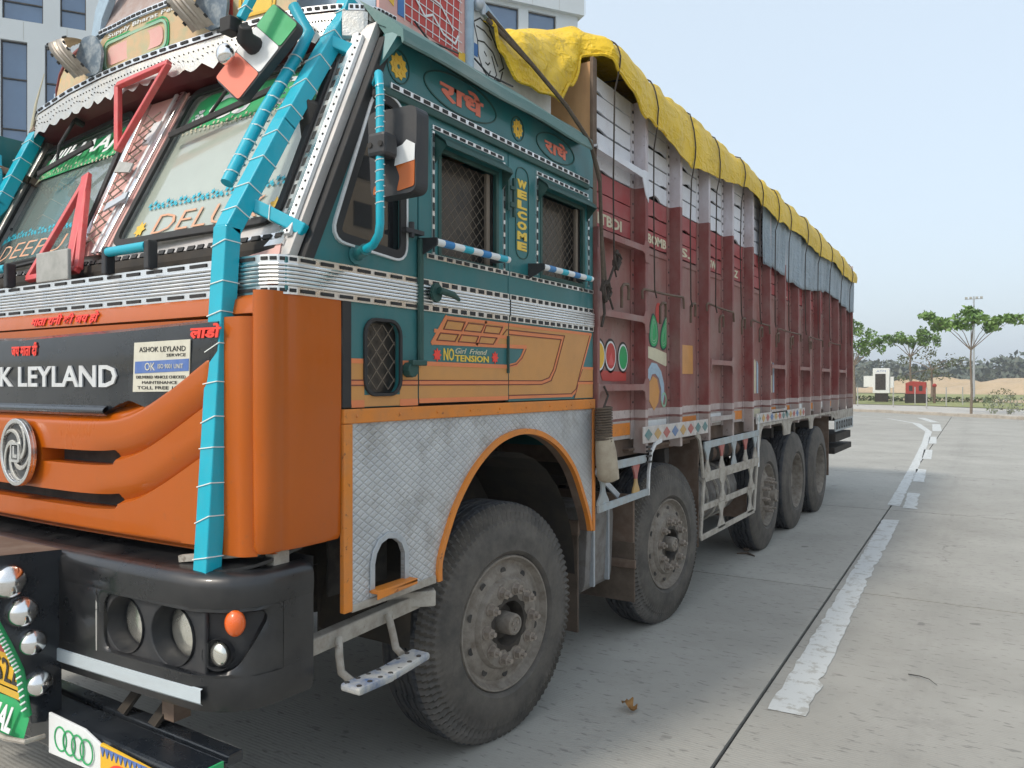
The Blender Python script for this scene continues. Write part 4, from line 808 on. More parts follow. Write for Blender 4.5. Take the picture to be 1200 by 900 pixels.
fs = [(i * (nv + 1) + j, (i + 1) * (nv + 1) + j, (i + 1) * (nv + 1) + j + 1, i * (nv + 1) + j + 1) for i in range(nu) for j in range(nv)]
m.add(V, fs); m.mi = [1 if sum(1 for a in f_ if DK[a]) >= 3 else 0 for f_ in fs]
m.build('grille_panel', ['orange', 'interior'], nose, smooth=50)
for sg in (1, -1):                                            # corner panels
    cx = lambda x: XC + sg * (x - XC); m = M(); pth = [(cx(-1.858), 1.56, -sg, 0), (cx(-1.858), 1.515, -.8 * sg, -.6), (cx(-1.852), 1.506, -.3 * sg, -.95)] + [(cx(-1.850 + .042 * cos(rad(a_))), 1.546 + .042 * sin(rad(a_)), sg * cos(rad(a_)), sin(rad(a_))) for a_ in (-85, -70, -55, -40, -25, -10, 0)] + [(cx(-1.808), 1.57, sg, 0), (cx(-1.813), 1.585, sg, 0), (cx(-1.806), 1.60, sg, 0), (cx(-1.799), 1.66, sg, 0), (cx(-1.798), 1.74, sg, 0), (cx(-1.802), 1.808, sg, 0)]
    m.sweep(pth, [(-.05, 1.03), (-.01, 1.033), (.001, 1.05), (.002, 1.20), (.004, 1.45), (.004, 1.70), (.003, 1.812)]); m.build('corner_panel', 'orange', nose, smooth=45, fix=False)
m = M(); m.box(XL + .1, XS - .09, 1.56, 1.60, .95, 1.75); m.build('radiator_backing', 'interior', nose)
# black name panel
NPp = [(XC + a, z) for a, z in half] + [(XC - a, z) for a, z in reversed(half[1:-1])]
def FN(off=0): return lambda u, v, w_: (u, bend(u) - .022 - off - w_, v)
m = M(); m.plate(NPp, FY(1.452), .004) if 0 else None
xs_ = [-1.09 + 2.18 * i / 130 for i in range(131)]
m = M(); V = []; 
for a in xs_:
    z0, z1 = lim(a, 1), lim(a, 0); x = XC + a; y = bend(x) - .034; V += [(x, y + .02, z0), (x, y, z0 + .004), (x, y - .006, z0 + .03), (x, y - .004, z1 - .012), (x, y + .02, z1)]
m.add(V, [(i * 5 + j, (i + 1) * 5 + j, (i + 1) * 5 + j + 1, i * 5 + j + 1) for i in range(130) for j in range(4)]); npan = m.build('name_panel', 'blackgloss', nose, smooth=40, fix=False)
m = M(); m.grid(lambda a, b: (XC - .55 + 1.1 * a, bend(XC - .55 + 1.1 * a) - .040 - .016 * sin(pi * b), 1.428 + .034 * b), 20, 6); m.build('lip', 'blackgloss', npan, smooth=60, fix=False)
def FT(u, v, w_): return (u, bend(u) - .0405 - w_ - .0006, v)
m = M(); m.text('ASHOK LEYLAND', -3.605, 1.523, 1.165, .075, FT, .005, .02); m.build('lettering', 'whitem', npan)
m = M(); m.text('जय माता दी', -3.115, 1.634, .185, .052, FT, .002, .03, .15); m.build('lettering', 'redtext', npan)
m = M(); m.text('लाडो', -2.075, 1.672, .135, .044, FT, .003, .04, .15); m.build('lettering', 'redtext', npan)
m = M(); m.text('माता रानी की जय हो', -3.14, 1.748, .46, .047, lambda u, v, w_: (u, 1.507 + .010 * (v - 1.746) / .044 - w_, v), .003, .03, .15); m.build('lettering', 'redtext', nose)
m = M(); m.plate([(-2.347, 1.667), (-2.075, 1.671), (-2.082, 1.513), (-2.355, 1.509)], FT, .003); st_ = m.build('notice_sticker', 'sticker', npan)
F2 = lambda u, v, w_: FT(u, v, w_ + .0032)
m = M(); m.plate([(-2.341, 1.606), (-2.080, 1.612), (-2.081, 1.575), (-2.343, 1.568)], F2, .001); m.build('blue_bar', 'stickblue', st_)
for tx, u, v, wd, ht, mm in (('ASHOK LEYLAND', -2.345, 1.636, .225, .016, 'ink'), ('SERVICE', -2.21, 1.620, .09, .009, 'ink'), ('OK', -2.315, 1.577, .05, .025, 'sticker'), ('ISO 9001 UNIT', -2.25, 1.583, .12, .014, 'sticker'), ('DELIVERED VEHICLE CHECKED', -2.36, 1.552, .24, .009, 'ink'), ('MAINTENANCE', -2.33, 1.535, .17, .009, 'ink'), ('TOLL FREE 1800', -2.355, 1.518, .23, .010, 'ink')):
    m = M(); m.text(tx, u + .025, v, wd, ht, lambda a, b, w_: FT(a, b, w_ + (.0044 if mm == 'sticker' else .0034)), .001); m.build('lettering', mm, st_)
# emblem
EY = bend(XC) - .060; ex, ez = XC + .045, 1.287
m = M(); m.plate(ell(ex, ez, .112, .122, 36), FY(EY), .012); m.plate(ell(ex, ez, .112, .122, 36), FY(EY - .010), .012, [ell(ex, ez, .096, .106, 36)]); em = m.build('emblem', 'chrome', nose, bevel=.004)
m = M()
for i in range(5):
    a0 = i * 2 * pi / 5 + .4; A = [(ex + (.034 + .060 * t) * cos(a0 + 1.9 * t), ez + (.034 + .070 * t) * sin(a0 + 1.9 * t)) for t in [j / 8 for j in range(9)]]; B = [(ex + (.034 + .062 * t) * cos(a0 + .62 + 1.6 * t), ez + (.034 + .072 * t) * sin(a0 + .62 + 1.6 * t)) for t in [j / 8 for j in range(9)]]
    m.plate(A + B[::-1], FY(EY - .012), .008)
m.build('swirl', 'steel', em, kind='stuff', bevel=.002)
m = M(); m.plate(ell(ex, ez, .095, .105, 30), FY(EY - .0115), .001); m.build('emblem_field', 'blackgloss', em)
m = M(); m.plate(rrect(ex - .032, ex + .032, ez - .036, ez + .036, .01), FY(EY - .012), .012, [rrect(ex - .022, ex + .022, ez - .027, ez + .027, .006)]); m.plate([(ex - .014, ez - .02), (ex + .016, ez - .02), (ex + .016, ez - .008), (ex - .002, ez - .008), (ex - .002, ez + .022), (ex - .014, ez + .022)], FY(EY - .012), .012); m.build('letter_badge', 'chrome', em, kind='stuff')
# --- skirt: orange rails, diamond plate, arch
rail = side('side_rail', 'orangetrim', [(1.812, 1.404), (3.648, 1.402), (3.648, 1.452), (1.812, 1.452)], .022, base=-.01, bevel=.004)
AR = [(2.302, .786), (2.308, .871), (2.364, .99), (2.426, 1.085), (2.54, 1.20), (2.68, 1.285), (2.82, 1.325), (2.96, 1.332), (3.11, 1.305), (3.27, 1.235), (3.42, 1.115), (3.525, .96), (3.585, .85), (3.61, .775)]
def smooth_open(P, n=4):
    out = []
    for i in range(len(P) - 1):
        p0 = Vector(P[max(0, i - 1)]); p1 = Vector(P[i]); p2 = Vector(P[i + 1]); p3 = Vector(P[min(len(P) - 1, i + 2)])
        for j in range(n): t = j / n; out.append(tuple(.5 * (2 * p1 + (p2 - p0) * t + (2 * p0 - 5 * p1 + 4 * p2 - p3) * t * t + (3 * p1 - p0 - 3 * p2 + p3) * t ** 3)))
    return out + [P[-1]]
ARs = smooth_open(AR)
hole = [(1.962, .835), (2.118, .835), (2.118, .93), (2.10, .968), (2.068, .99), (2.03, .997), (1.995, .985), (1.972, .955), (1.962, .92)]
sk = M(); sk.plate([(1.85, .80)] + ARs[1:-1] + [(3.615, .80), (3.632, .80), (3.632, 1.406), (1.85, 1.406)], SX(XS - .012), .014, [hole]); skirt = sk.build('diamond_plate_skirt', 'diamond', truck)
m = M(); pad = [(1.812, .788), (1.852, .788), (1.852, 1.403), (1.812, 1.403)]; m.plate(pad, SX(XS - .01), .022); m.build('skirt_trim', 'orangetrim', skirt, bevel=.004)
m = M(); m.plate(rc(3.626, 3.650, .76, 1.401), SX(XS - .01), .020); m.build('skirt_trim', 'orangetrim', skirt, bevel=.003)
m = M(); m.plate([(1.853, .782), (2.300, .782), (2.300, .812), (1.853, .808)], SX(XS - .006), .014); m.build('skirt_trim', 'paleframe', skirt, bevel=.003)
m = M(); w_in = []; N_ = len(ARs)
for i, p in enumerate(ARs):
    a = Vector(ARs[max(0, i - 1)]); b = Vector(ARs[min(N_ - 1, i + 1)]); d = (b - a).normalized(); w_in.append(tuple(Vector(p) + Vector((-d.y, d.x)) * -.024))
for i in range(N_ - 1): m.plate([ARs[i], ARs[i + 1], w_in[i + 1], w_in[i]], SX(XS - .008), .024)
m.build('arch_trim', 'orangetrim', skirt, bevel=0)
m = M(); V = []
for i in range(N_): V += [(XS - .008, *w_in[i]), (XS - .05, *w_in[i])]
m.add(V, [(2 * i, 2 * i + 1, 2 * i + 3, 2 * i + 2) for i in range(N_ - 1)]); m.build('arch_flange', 'rust', skirt, fix=False)
m = M(); m.plate(hole, SX(XS + .001), .006, [inset(hole, .016)]) if 0 else m.plate(inset(hole, -.022), SX(XS + .0025), .006, [hole]); m.build('hole_trim', 'galv', skirt, bevel=.002)
m = M(); m.box(XS - .01, XS + .04, 1.94, 2.15, .826, .838); m.plate([(1.94, .808), (2.15, .818), (2.15, .836), (1.94, .828)], SX(XS + .036), .004); m.build('hole_sill', 'orangetrim', skirt, bevel=.002)
m = M(); m.box(XS - .16, XS - .15, 1.9, 2.2, .8, 1.05); m.build('hole_backing', 'interior', skirt)
for i in range(9): y = 1.87 + i * .215; m = M(); m.ball((XS + .012, y, 1.428), .006, 6); m.build('rivet', 'orangetrim', rail)
# wheel housing, underbody mass
m = M(); V = [(X, 2.87 + .66 * cos(a), .55 + .68 * sin(a)) for a in [pi * i / 16 for i in range(17)] for X in (XS - .05, -2.32)]; m.add(V, [(2 * i, 2 * i + 1, 2 * i + 3, 2 * i + 2) for i in range(16)]); m.add([(-2.32, 2.2, .5), (-2.32, 3.56, .5), (-2.32, 3.56, 1.38), (-2.32, 2.2, 1.38)], [(0, 1, 2, 3)]); m.build('wheel_housing', 'dark', truck, fix=False)
m = M(); m.box(-3.55, -2.45, 1.75, 3.5, .75, 1.4); m.build('engine_light_block', 'dark', truck, bevel=.05)  # plain dark box for the engine mass, added to block light under the cab
m = M(); m.tube([(-2.3, 1.72, .9), (-2.1, 1.75, 1.0), (-1.95, 1.85, 1.1)], .03, 8); m.build('hose', 'rubber', truck, smooth=50)
m = M(); m.box(-2.45, -1.9, 1.9, 2.2, 1.02, 1.38); m.build('battery_tray', 'dark', truck, bevel=.02)
# step assembly
m = M(); m.beam((-1.87, 1.70, .69), (-1.87, 2.27, .715), .05, .055); m.beam((-1.92, 2.17, .73), (-1.80, 2.30, .73), .05, .06); m.box(-2.3, -1.86, 1.72, 1.77, .67, .72); stp = m.build('step_beam', 'paleframe', truck, bevel=.006)
m = M(); m.tube([(-1.83, 1.83, .70), (-1.80, 1.80, .66), (-1.78, 1.79, .61), (-1.74, 1.80, .585), (-1.68, 1.84, .585)], .013, 8); m.build('step_hanger', 'paleframe', stp, smooth=50)
m = M(); m.tube([(-1.83, 2.07, .72), (-1.80, 2.06, .66), (-1.78, 2.055, .61), (-1.74, 2.04, .60)], .013, 8); m.build('step_hanger', 'paleframe', stp, smooth=50)
m = M()
def tread(a, b):
    y = 1.735 + .35 * a; wd = .085 * min(1, (min(a, 1 - a) / .12 + .25)) ; x = -1.69 + (b - .5) * wd * 2; return (x, y, .612 - .030 * abs(b - .5) * 2 - .01 * sin(a * 9))
m.beam((-1.69, 1.735, .592), (-1.69, 1.90, .586), .085, .026); m.beam((-1.69, 1.895, .586), (-1.69, 2.085, .600), .080, .026); m.build('step_tread', 'stepp', stp, bevel=.009)
for i in range(7):
    for b_ in (.2, .8):
        q = (-1.69 + (b_ - .5) * .085, 1.75 + .048 * i, lerp([(1.735, .605), (1.90, .599), (2.085, .613)], 1.75 + .048 * i)); m = M(); m.cyl((q[0], q[1], q[2] - .004), (q[0], q[1], q[2] + .0015), .0085, 8); m.build('step_hole', 'interior', stp)
# --- bumper
def bp(x0, x1, n): return [(x0 + (x1 - x0) * i / n, 1.345 + .04 * ((x0 + (x1 - x0) * i / n - XC) / 1.1) ** 2, (x0 + (x1 - x0) * i / n - XC) * .07, -1) for i in range(n + 1)]
cor = [(-1.90, 1.412, .35, -.93), (-1.855, 1.445, .62, -.78), (-1.822, 1.49, .86, -.5), (-1.805, 1.55, .97, -.2), (-1.80, 1.69, 1, 0)]; corL = [(2 * XC - x, y, -a, b) for x, y, a, b in reversed(cor)]
full = corL + bp(-4.13, -1.97, 18) + cor
upper = [(-.055, .986), (-.035, .984), (-.014, .977), (-.003, .966), (.002, .950), (.003, .925), (.002, .900), (0, .887)]
lower = [(0, .688), (.002, .672), (.003, .655), (.001, .62), (-.008, .588), (-.03, .578)]
m = M(); m.sweep(full, upper); bump_ = m.build('bumper', 'bumperp', truck, smooth=40, fix=False)
m = M(); tpp = [(x - a * .05, y - b * .05) for x, y, a, b in full]; m.plate(tpp, lambda u, v, w_: (u, v, .984 + .16 * max(0, v - 1.42) - w_), .01); m.build('bumper_top', 'bumperp', bump_)
m = M(); m.sweep(full, lower); m.build('bumper_lower', 'bumperp', bump_, smooth=40, fix=False)
m = M(); m.sweep(corL + bp(-4.13, -2.425, 14), [(0, .887), (.001, .80), (0, .688)]); m.build('bumper_face', 'bumperp', bump_, smooth=40, fix=False)
m = M(); m.sweep([(-1.803, 1.575, .99, -.1), (-1.80, 1.69, 1, 0)], [(0, .887), (.001, .80), (0, .688)]); m.add([(-1.80, 1.69, 1.0), (-1.80, 1.69, .61), (-1.95, 1.69, .61), (-1.95, 1.69, 1.0)], [(0, 1, 2, 3)]); m.build('bumper_face', 'bumperp', bump_, fix=False)
hp = bp(-2.42, -1.97, 8) + cor[:4] + [(-1.803, 1.575, .99, -.1)]
m = M(); m.sweep(hp, [(-.09, .89), (-.09, .68)]); m.sweep(hp, [(0, .886), (-.09, .89)]); m.sweep(hp, [(-.09, .68), (0, .686)]); m.build('lamp_recess', 'black', bump_, fix=False)
# bezel lines
for z, o_ in ((.882, .004), (.690, .004)):
    m = M(); m.tube([(x - a * .020, y - b * .020, z) for x, y, a, b in hp[1:-2]], .005, 8); m.build('lamp_bezel', 'black', bump_, smooth=60)
for q in (): m = M(); m.tube([(q[0] - .012 * q[2], q[1] + .012, .69), (q[0] - .012 * q[2], q[1] + .012, .882)], .008, 8); m.build('lamp_bezel', 'black', bump_, smooth=60)
def hps(s_, off=0):                                           # point along the lamp recess path
    L = [math.dist(a[:2], b[:2]) for a, b in zip(hp, hp[1:])]; s_ = max(0, min(sum(L) - 1e-6, s_)); i = 0
    while s_ > L[i]: s_ -= L[i]; i += 1
    t = s_ / L[i]; q = [hp[i][k_] + (hp[i + 1][k_] - hp[i][k_]) * t for k_ in range(4)]; n_ = math.hypot(q[2], q[3]); return q[0] + q[2] / n_ * off, q[1] + q[3] / n_ * off
LT = sum(math.dist(a[:2], b[:2]) for a, b in zip(hp, hp[1:]))
inn = rpoly([(.028, .698), (LT - .150, .698), (LT - .030, .872), (.028, .876)], .055, 8)
def dens(P, n):
    Q = []; T = [math.dist(P[i], P[(i + 1) % len(P)]) for i in range(len(P))]; tt = sum(T)
    for j in range(n):
        d = tt * j / n; i = 0
        while d > T[i]: d -= T[i]; i += 1
        a, b = P[i], P[(i + 1) % len(P)]; Q.append((a[0] + (b[0] - a[0]) * d / T[i], a[1] + (b[1] - a[1]) * d / T[i]))
    return Q
inn = dens(inn, 96); cxs, czs = LT * .47, .786; outr = []
for u, v in inn:                                              # project outwards onto the rectangle of the recess
    du, dv_ = u - cxs, v - czs; k_ = min(((LT + .005 if du > 0 else -.018) - cxs) / du if abs(du) > 1e-6 else 9e9, ((.890 if dv_ > 0 else .683) - czs) / dv_ if abs(dv_) > 1e-6 else 9e9); outr.append((cxs + du * k_, czs + dv_ * k_))
m = M(); V = []
for (u, v), (a, b) in zip(inn, outr):
    for uu_, vv_, of in ((a, b, -.001), (a + (u - a) * .75, b + (v - b) * .75, .001), (u, v, -.006), (u, v, -.035)): V.append((*hps(uu_, of), vv_))
m.add(V, [(i * 4 + j, ((i + 1) % 96) * 4 + j, ((i + 1) % 96) * 4 + j + 1, i * 4 + j + 1) for i in range(96) for j in range(3)]); m.build('lamp_frame', 'bumperp', bump_, smooth=50, fix=False)
HF = lambda off: (lambda u, v, w_: (u, 1.345 + .04 * ((u - XC) / 1.1) ** 2 + off - w_, v))
cs_ = [(-2.30, .785, .094), (-2.075, .788, .098)]
m = M(); m.plate([(-2.44, .688), (-1.935, .688), (-1.935, .885), (-2.44, .885)], HF(.03), .014, [ell(x, z, r_, r_ * .93, 28) for x, z, r_ in cs_]); lh = m.build('lamp_housing', 'black', bump_, bevel=.004)
for x, z, r_ in cs_:
    y0 = 1.345 + .04 * ((x - XC) / 1.1) ** 2 + .014; m = M(); n = 28
    for (ra, ya), (rb_, yb) in (((r_, 0), (r_ * .93, .06)), ((r_ * .93, .06), (r_ * .86, .062))):
        m.add([(x + ra * cos(2 * pi * i / n), y0 + ya, z + ra * .93 * sin(2 * pi * i / n)) for i in range(n)] + [(x + rb_ * cos(2 * pi * i / n), y0 + yb, z + rb_ * .93 * sin(2 * pi * i / n)) for i in range(n)], [(i, (i + 1) % n, n + (i + 1) % n, n + i) for i in range(n)])
    m.build('lamp_tube', 'black', bump_, smooth=50, fix=False)
    m = M(); m.ball((x, y0 + .060, z), r_ * .88, 24, 1, .22, .93); m.build('headlight', 'lampclear', bump_, smooth=80)
m = M(); m.plate([(0, .69), (.20, .69), (.20, .88), (0, .88)], lambda u, v, w_: (-1.945 + u * .66, 1.425 + u * .72 - w_ * .3, v), .012, [ell(.150, .745, .026, .02, 14)]); m.build('lamp_housing', 'black', bump_, bevel=.003)
m = M(); m.tube([(-1.915, 1.44, .752), (-1.905, 1.418, .752)], [.044, .046], 20, cap=False); m.build('lamp_tube', 'black', bump_, smooth=40); m = M(); m.ball((-1.912, 1.432, .752), .036, 14, 1, .5, 1); m.build('fog_lamp', 'lampclear', bump_, smooth=80)
m = M(); m.ball((-1.862, 1.448, .845), .039, 16, .85, .7, 1); m.build('indicator', 'amber', bump_, smooth=80)
m = M(); tp = bp(-3.9, -1.925, 26); m.sweep(tp, [(.0, .662), (.008, .660), (.008, .622), (.0, .614)]); m.build('reflective_strip', 'tape_w', bump_, fix=False)
m = M()
for i in range(4): m.tube([(-3.1 + i * .02, 1.60, .985 + i * .015), (-2.25 + i * .03, 1.60, .985 + i * .013)], .006, 5)
m.build('radiator_pipe', 'wire', nose, kind='stuff')
m = M(); m.beam((-2.12, 1.45, 1.0), (-1.86, 1.53, 1.035), .02, .02); m.build('support_strap', 'paleframe', truck)
m = M(); m.box(-1.90, -1.85, 1.58, 1.64, .98, 1.06); m.build('support_block', 'paleframe', truck, bevel=.004)
# --- centre number box and lower beam
bx0 = XC - .42; bx1 = XC + .42
m = M(); SP = [(1.36, .985), (1.15, 1.0), (1.13, .95), (1.17, .80), (1.235, .62), (1.265, .44), (1.36, .42)]
sidepl = m.plate(SP, SX(bx1), -.02).build('number_box', 'blackgloss', truck, bevel=.003)
m = M(); m.plate(SP, SX(bx0), .02); m.build('side_cheek', 'blackgloss', sidepl); m = M(); m.add([(bx0, 1.36, .985), (bx1 + .001, 1.36, .985), (bx1 + .001, 1.14, 1.002), (bx0, 1.14, 1.002)], [(0, 1, 2, 3)]); m.add([(bx0, 1.36, .97), (bx1 - .02, 1.36, .97), (bx1 - .02, 1.14, .985), (bx0, 1.14, .985)], [(0, 1, 2, 3)]); m.build('top_plate', 'rust', sidepl, fix=False)
for i, (y, z, r_) in enumerate(((1.195, .915, .046), (1.235, .81, .042), (1.265, .705, .038), (1.29, .60, .034) if 0 else (1.285, .565, .036))): m = M(); m.ball((bx1 + .004, y, z), r_ * 1.15, 16, .9, 1, 1); m.build('chrome_dome', 'mirrorchrome', sidepl, smooth=80)
def FB(u, v, w_):                                             # front face of the box, leaning like its side plates
    y = lerp([(.45, 1.262), (.62, 1.24), (.80, 1.165), (.95, 1.128), (1.0, 1.14)], v); return (u, y - w_, v)
m = M(); m.grid(lambda a, b: FB(bx0 + .84 * a, .45 + .54 * b, -.004), 4, 14); m.build('front_face', 'blackgloss', sidepl, fix=False)
def fbp(name, mm, u0, u1, v0, v1, w_): m = M(); m.grid(lambda a, b: FB(u0 + (u1 - u0) * a, v0 + (v1 - v0) * b, w_), 4, 6); return m.build(name, mm, sidepl, fix=False)
fbp('number_plate', 'plate', bx1 - .62, bx1 - .03, .545, .67, .006); fbp('red_strip', 'red', bx1 - .62, bx1 - .03, .67, .725, .008); fbp('number_plate', 'plate', bx1 - .62, bx1 - .03, .735, .80, .005); fbp('red_strip', 'red', bx1 - .62, bx1 - .03, .80, .87, .008); fbp('gold_strip', 'yellow', bx1 - .66, bx1 - .01, .512, .54, .007)
m = M(); m.text('8522', bx1 - .215, .562, .19, .085, lambda u, v, w_: FB(u, v, w_ + .0075), .002, .01); m.build('lettering', 'ink', sidepl)
m = M(); m.text('NL 01', bx1 - .30, .745, .25, .04, lambda u, v, w_: FB(u, v, w_ + .0075), .002, .01); m.build('lettering', 'ink', sidepl)
m = M(); m.tube([(bx1 - .005, y - .008, z) for y, z in ((1.125, .95), (1.165, .80), (1.205, .71), (1.24, .62), (1.262, .47))], .014, 8); gl = m.build('garland', 'green', sidepl, smooth=60)
m = M(); GPt = [Vector((bx1 - .005, y - .008, z)) for y, z in ((1.125, .95), (1.165, .80), (1.205, .71), (1.24, .62), (1.262, .47))]
for a, b in zip(GPt, GPt[1:]):
    for i in range(7): p = a.lerp(b, i / 7); m.tube([p + Vector((.004, -.016, 0)), p + Vector((.014, -.006, .01))], .0035, 5)
m.build('garland_knot', 'twine', gl, kind='stuff')
m = M(); m.grid(lambda a, b: (bx0 - .1 + .93 * a, 1.215 + .03 * b + .03 * a ** 6, .415 + .105 * b - .02 * a), 16, 4); nb = m.build('name_board', 'green', sidepl, fix=False)
m = M(); m.text('UTTRANCHAL', bx0 + .26, .415, .54, .075, lambda u, v, w_: (u, 1.213 + .03 * (v - .40) / .105 - w_, v), .002, .03, .2); m.build('lettering', 'white', nb)
m = M(); m.tube([(bx0 - .1, 1.215, .412), (bx1 - .06, 1.215, .398), (bx1 + .01, 1.24, .395), (bx1 + .01, 1.30, .39)], .008, 6); m.build('board_edge', 'paleframe', nb)
m = M(); m.box(XC - 1.20, XC + 1.19, 1.31, 1.43, .345, .455); beam_ = m.build('front_beam', 'blackgloss', truck, bevel=.012)
m = M(); m.box(XC - 1.2, XC + 1.16, 1.445, 1.50, .42, .455); m.build('beam_rail', 'blackgloss', beam_, bevel=.006)
m = M(); m.plate([(-2.59, .345), (-2.29, .355), (-2.29, .445), (-2.38, .47), (-2.59, .475)], FY(1.305), .008); wp = m.build('white_board', 'white', beam_, bevel=.002)
for i in range(4): m = M(); ring(m, ell(-2.515 + .052 * i, .408, .037, .040, 28), FY(1.2965 - .0012 * i), .005, .002); m.build('ring', 'green', wp)
m = M(); m.plate([(-2.28, .29), (-1.94, .30), (-1.94, .44), (-2.28, .455)], FY(1.30), .01); pb = m.build('painted_board', 'plate', beam_, bevel=.002)
m = M()
for i in range(14): m.plate([(-2.275 + i * .0235, .448), (-2.263 + i * .0235, .420), (-2.252 + i * .0235, .448)], FY(1.289), .002)
m.build('zigzag_border', 'stickblue', pb, kind='stuff')
m = M(); ring(m, ell(-2.17, .36, .075, .055, 24), FY(1.289), .022, .002); m.build('red_swirl', 'redtext', pb); m = M(); ring(m, ell(-2.02, .355, .055, .045, 24), FY(1.289), .018, .002); m.build('red_swirl', 'redtext', pb)
m = M(); m.plate([(-1.935, .30), (-1.85, .31), (-1.85, .465), (-1.935, .45)], FY(1.30), .01); m.box(-1.855, -1.848, 1.292, 1.40, .30, .47); m.build('green_end_plate', 'green', beam_, bevel=.002)
m = M(); m.text('8', -1.91, .38, .05, .055, FY(1.288), .002, .02); m.build('lettering', 'yellow', beam_)
for x in (-2.42, -2.25): m = M(); m.beam((x, 1.44, .46), (x + .03, 1.62, .66), .05, .012); m.build('beam_bracket', 'dark', beam_)
m = M(); m.box(-2.23, -2.17, 1.46, 1.52, .48, .60); m.build('beam_bracket', 'rust', beam_)
# --- turquoise guard posts with twine
def tape_post(P, wd, name='guard_post', pitch=.10):
    m = M()
    for a, b in zip(P, P[1:]): m.beam(a, Vector(b) + (Vector(b) - Vector(a)).normalized() * .012, wd, wd * .9, up=(0, -1, .3))
    o = m.build(name, 'tape', truck, bevel=.004); m = M(); tot = 0; k_ = 0
    for a, b in zip(P, P[1:]):
        a = Vector(a); b = Vector(b); d = (b - a); L = d.length; d = d.normalized(); sx_ = d.cross(Vector((0, -1, .3))).normalized(); up = sx_.cross(d); n = max(1, int(L / pitch))
        for i in range(n):
            c_ = a + d * (L * (i + .5 + U(-.1, .1)) / n); h = wd * .5 + .001; k2 = U(.004, .014)
            Q = [c_ + sx_ * (i1 * h) + up * (i2 * h * .92) + d * (i1 * k2) for i1, i2 in ((-1, -1), (1, -1), (1, 1), (-1, 1), (-1, -1))]
            for u_, v_ in zip(Q, Q[1:]): m.beam(u_, v_, .0036, .0028, up=d)
    m.build('twine', 'twine', o, kind='stuff'); return o
gx = -1.985
GP = [(gx, 1.445, .975), (gx, 1.515, 2.0), (gx, 1.73, 2.38), (gx, 1.985, 2.80), (gx + .01, 2.02, 2.90)]
tape_post(GP, .062)
tape_post([(gx + .002, 1.60, 2.10), (-1.825, 1.665, 2.015)], .04, 'guard_brace')
tape_post([(gx + .01, 1.93, 2.73), (-1.845, 2.02, 2.665)], .04, 'guard_brace')
m = M(); P2 = [(-2.065, 1.575, 2.17), (-2.065, 1.72, 2.44), (-2.055, 1.86, 2.68), (-2.035, 1.89, 2.76), (-2.09, 1.87, 2.86)]; m.tube(P2, .021, 10); sp = m.build('mirror_pipe', 'tape', truck, smooth=50)
m = M()
for i in range(9): p = Vector(P2[0]).lerp(Vector(P2[2]), (i + .4) / 9); d = (Vector(P2[2]) - Vector(P2[0])).normalized(); a = d.orthogonal().normalized(); b = d.cross(a); m.tube([p + (a * cos(t) + b * sin(t)) * .0225 + d * .003 * t for t in [2 * pi * j / 8 for j in range(9)]], .0028, 4)
m.build('twine', 'twine', sp, kind='stuff')
# left-hand guard post (far side)
gx2 = 2 * XC - gx
tape_post([(gx2, 1.445, .975), (gx2, 1.54, 2.0), (gx2, 1.83, 2.40), (gx2, 2.0, 2.78)], .062)
m = M(); m.beam((gx2, 2.0, 2.79), (gx2, 2.05, 2.90), .065, .05, up=(0, -1, .3)); m.build('bare_post_end', 'rust', truck, bevel=.004)
m = M(); m.tube([(gx2 - .03, 1.99, 2.80), (gx2 - .0, 2.0, 2.95), (gx2 + .04, 2.02, 3.10)], [.009, .006, .002], 6); m.build('antenna', 'cream', truck)
tape_post([(gx2 - .16, 1.88, 2.68), (gx2 - .06, 1.84, 2.52), (gx2 + .02, 1.78, 2.36)], .05, 'guard_brace')
m = M(); m.beam((gx2 - .14, 1.86, 2.62), (gx2 - .02, 1.98, 2.56), .05, .035); m.beam((gx2 - .02, 1.98, 2.56), (gx2 + .02, 2.1, 2.50), .05, .035); m.build('mirror_arm', 'rust', truck, bevel=.005)
m = M(); m.tube([(gx2 + .02, 1.98, 2.30), (gx2 - .08, 1.86, 2.30), (gx2 - .10, 1.82, 2.24), (gx2 - .10, 1.80, 2.0)], .012, 8); m.build('mirror_pipe', 'black', truck, smooth=60)
m = M(); m.plate(rrect(gx2 - .32, gx2 - .08, 2.02, 2.42, .04), FY(1.56), -.05); m.build('mirror_housing', 'black', truck, bevel=.01)
m = M(); m.plate(rrect(gx2 - .24, gx2 + .02, 1.88, 1.99, .03), FY(1.54), -.04); m.build('mirror_housing', 'black', truck, bevel=.01)
# --- front look-down mirror (flag colours)
mc = Vector((-2.115, 1.73, 2.655)); MU = Vector((.62, .25, .74)).normalized(); MNn = Vector((-.22, -.93, -.30)); MR = MU.cross(MNn).normalized(); MNn = MR.cross(MU).normalized() * 1
if MNn.y > 0: MNn = -MNn
fmM = lambda u, v, w_: tuple(mc + MR * u + MU * v + MNn * w_)
hw, hh = .080, .165
m = M(); m.plate(rrect(-hw, hw, -hh, hh, .03), fmM, -.035); mh = m.build('mirror_housing', 'black', truck, bevel=.01)
for nm, mm, v0, v1 in (('painted_third', 'green', .065, hh - .006), ('painted_third', 'white', -.045, .063), ('painted_third', 'salmon', -hh + .006, -.047)):
    P_ = rc(-hw + .006, hw - .006, v0, v1); m = M(); m.plate(rpoly(P_, .012, 3), lambda u, v, w_: fmM(u, v, .001 + w_), .002); m.build(nm, mm, mh)
a = Vector(fmM(-.02, .01, .0)); m = M(); m.tube([a, a + MNn * .05, a + MNn * .075 + MU * .03], [.034, .03, .02], 12); m.box(a.x - .055, a.x + .0, a.y - .10, a.y - .05, a.z + .02, a.z + .07); mc_ = m.build('mirror_clamp', 'rubber', mh, smooth=50, bevel=.004)
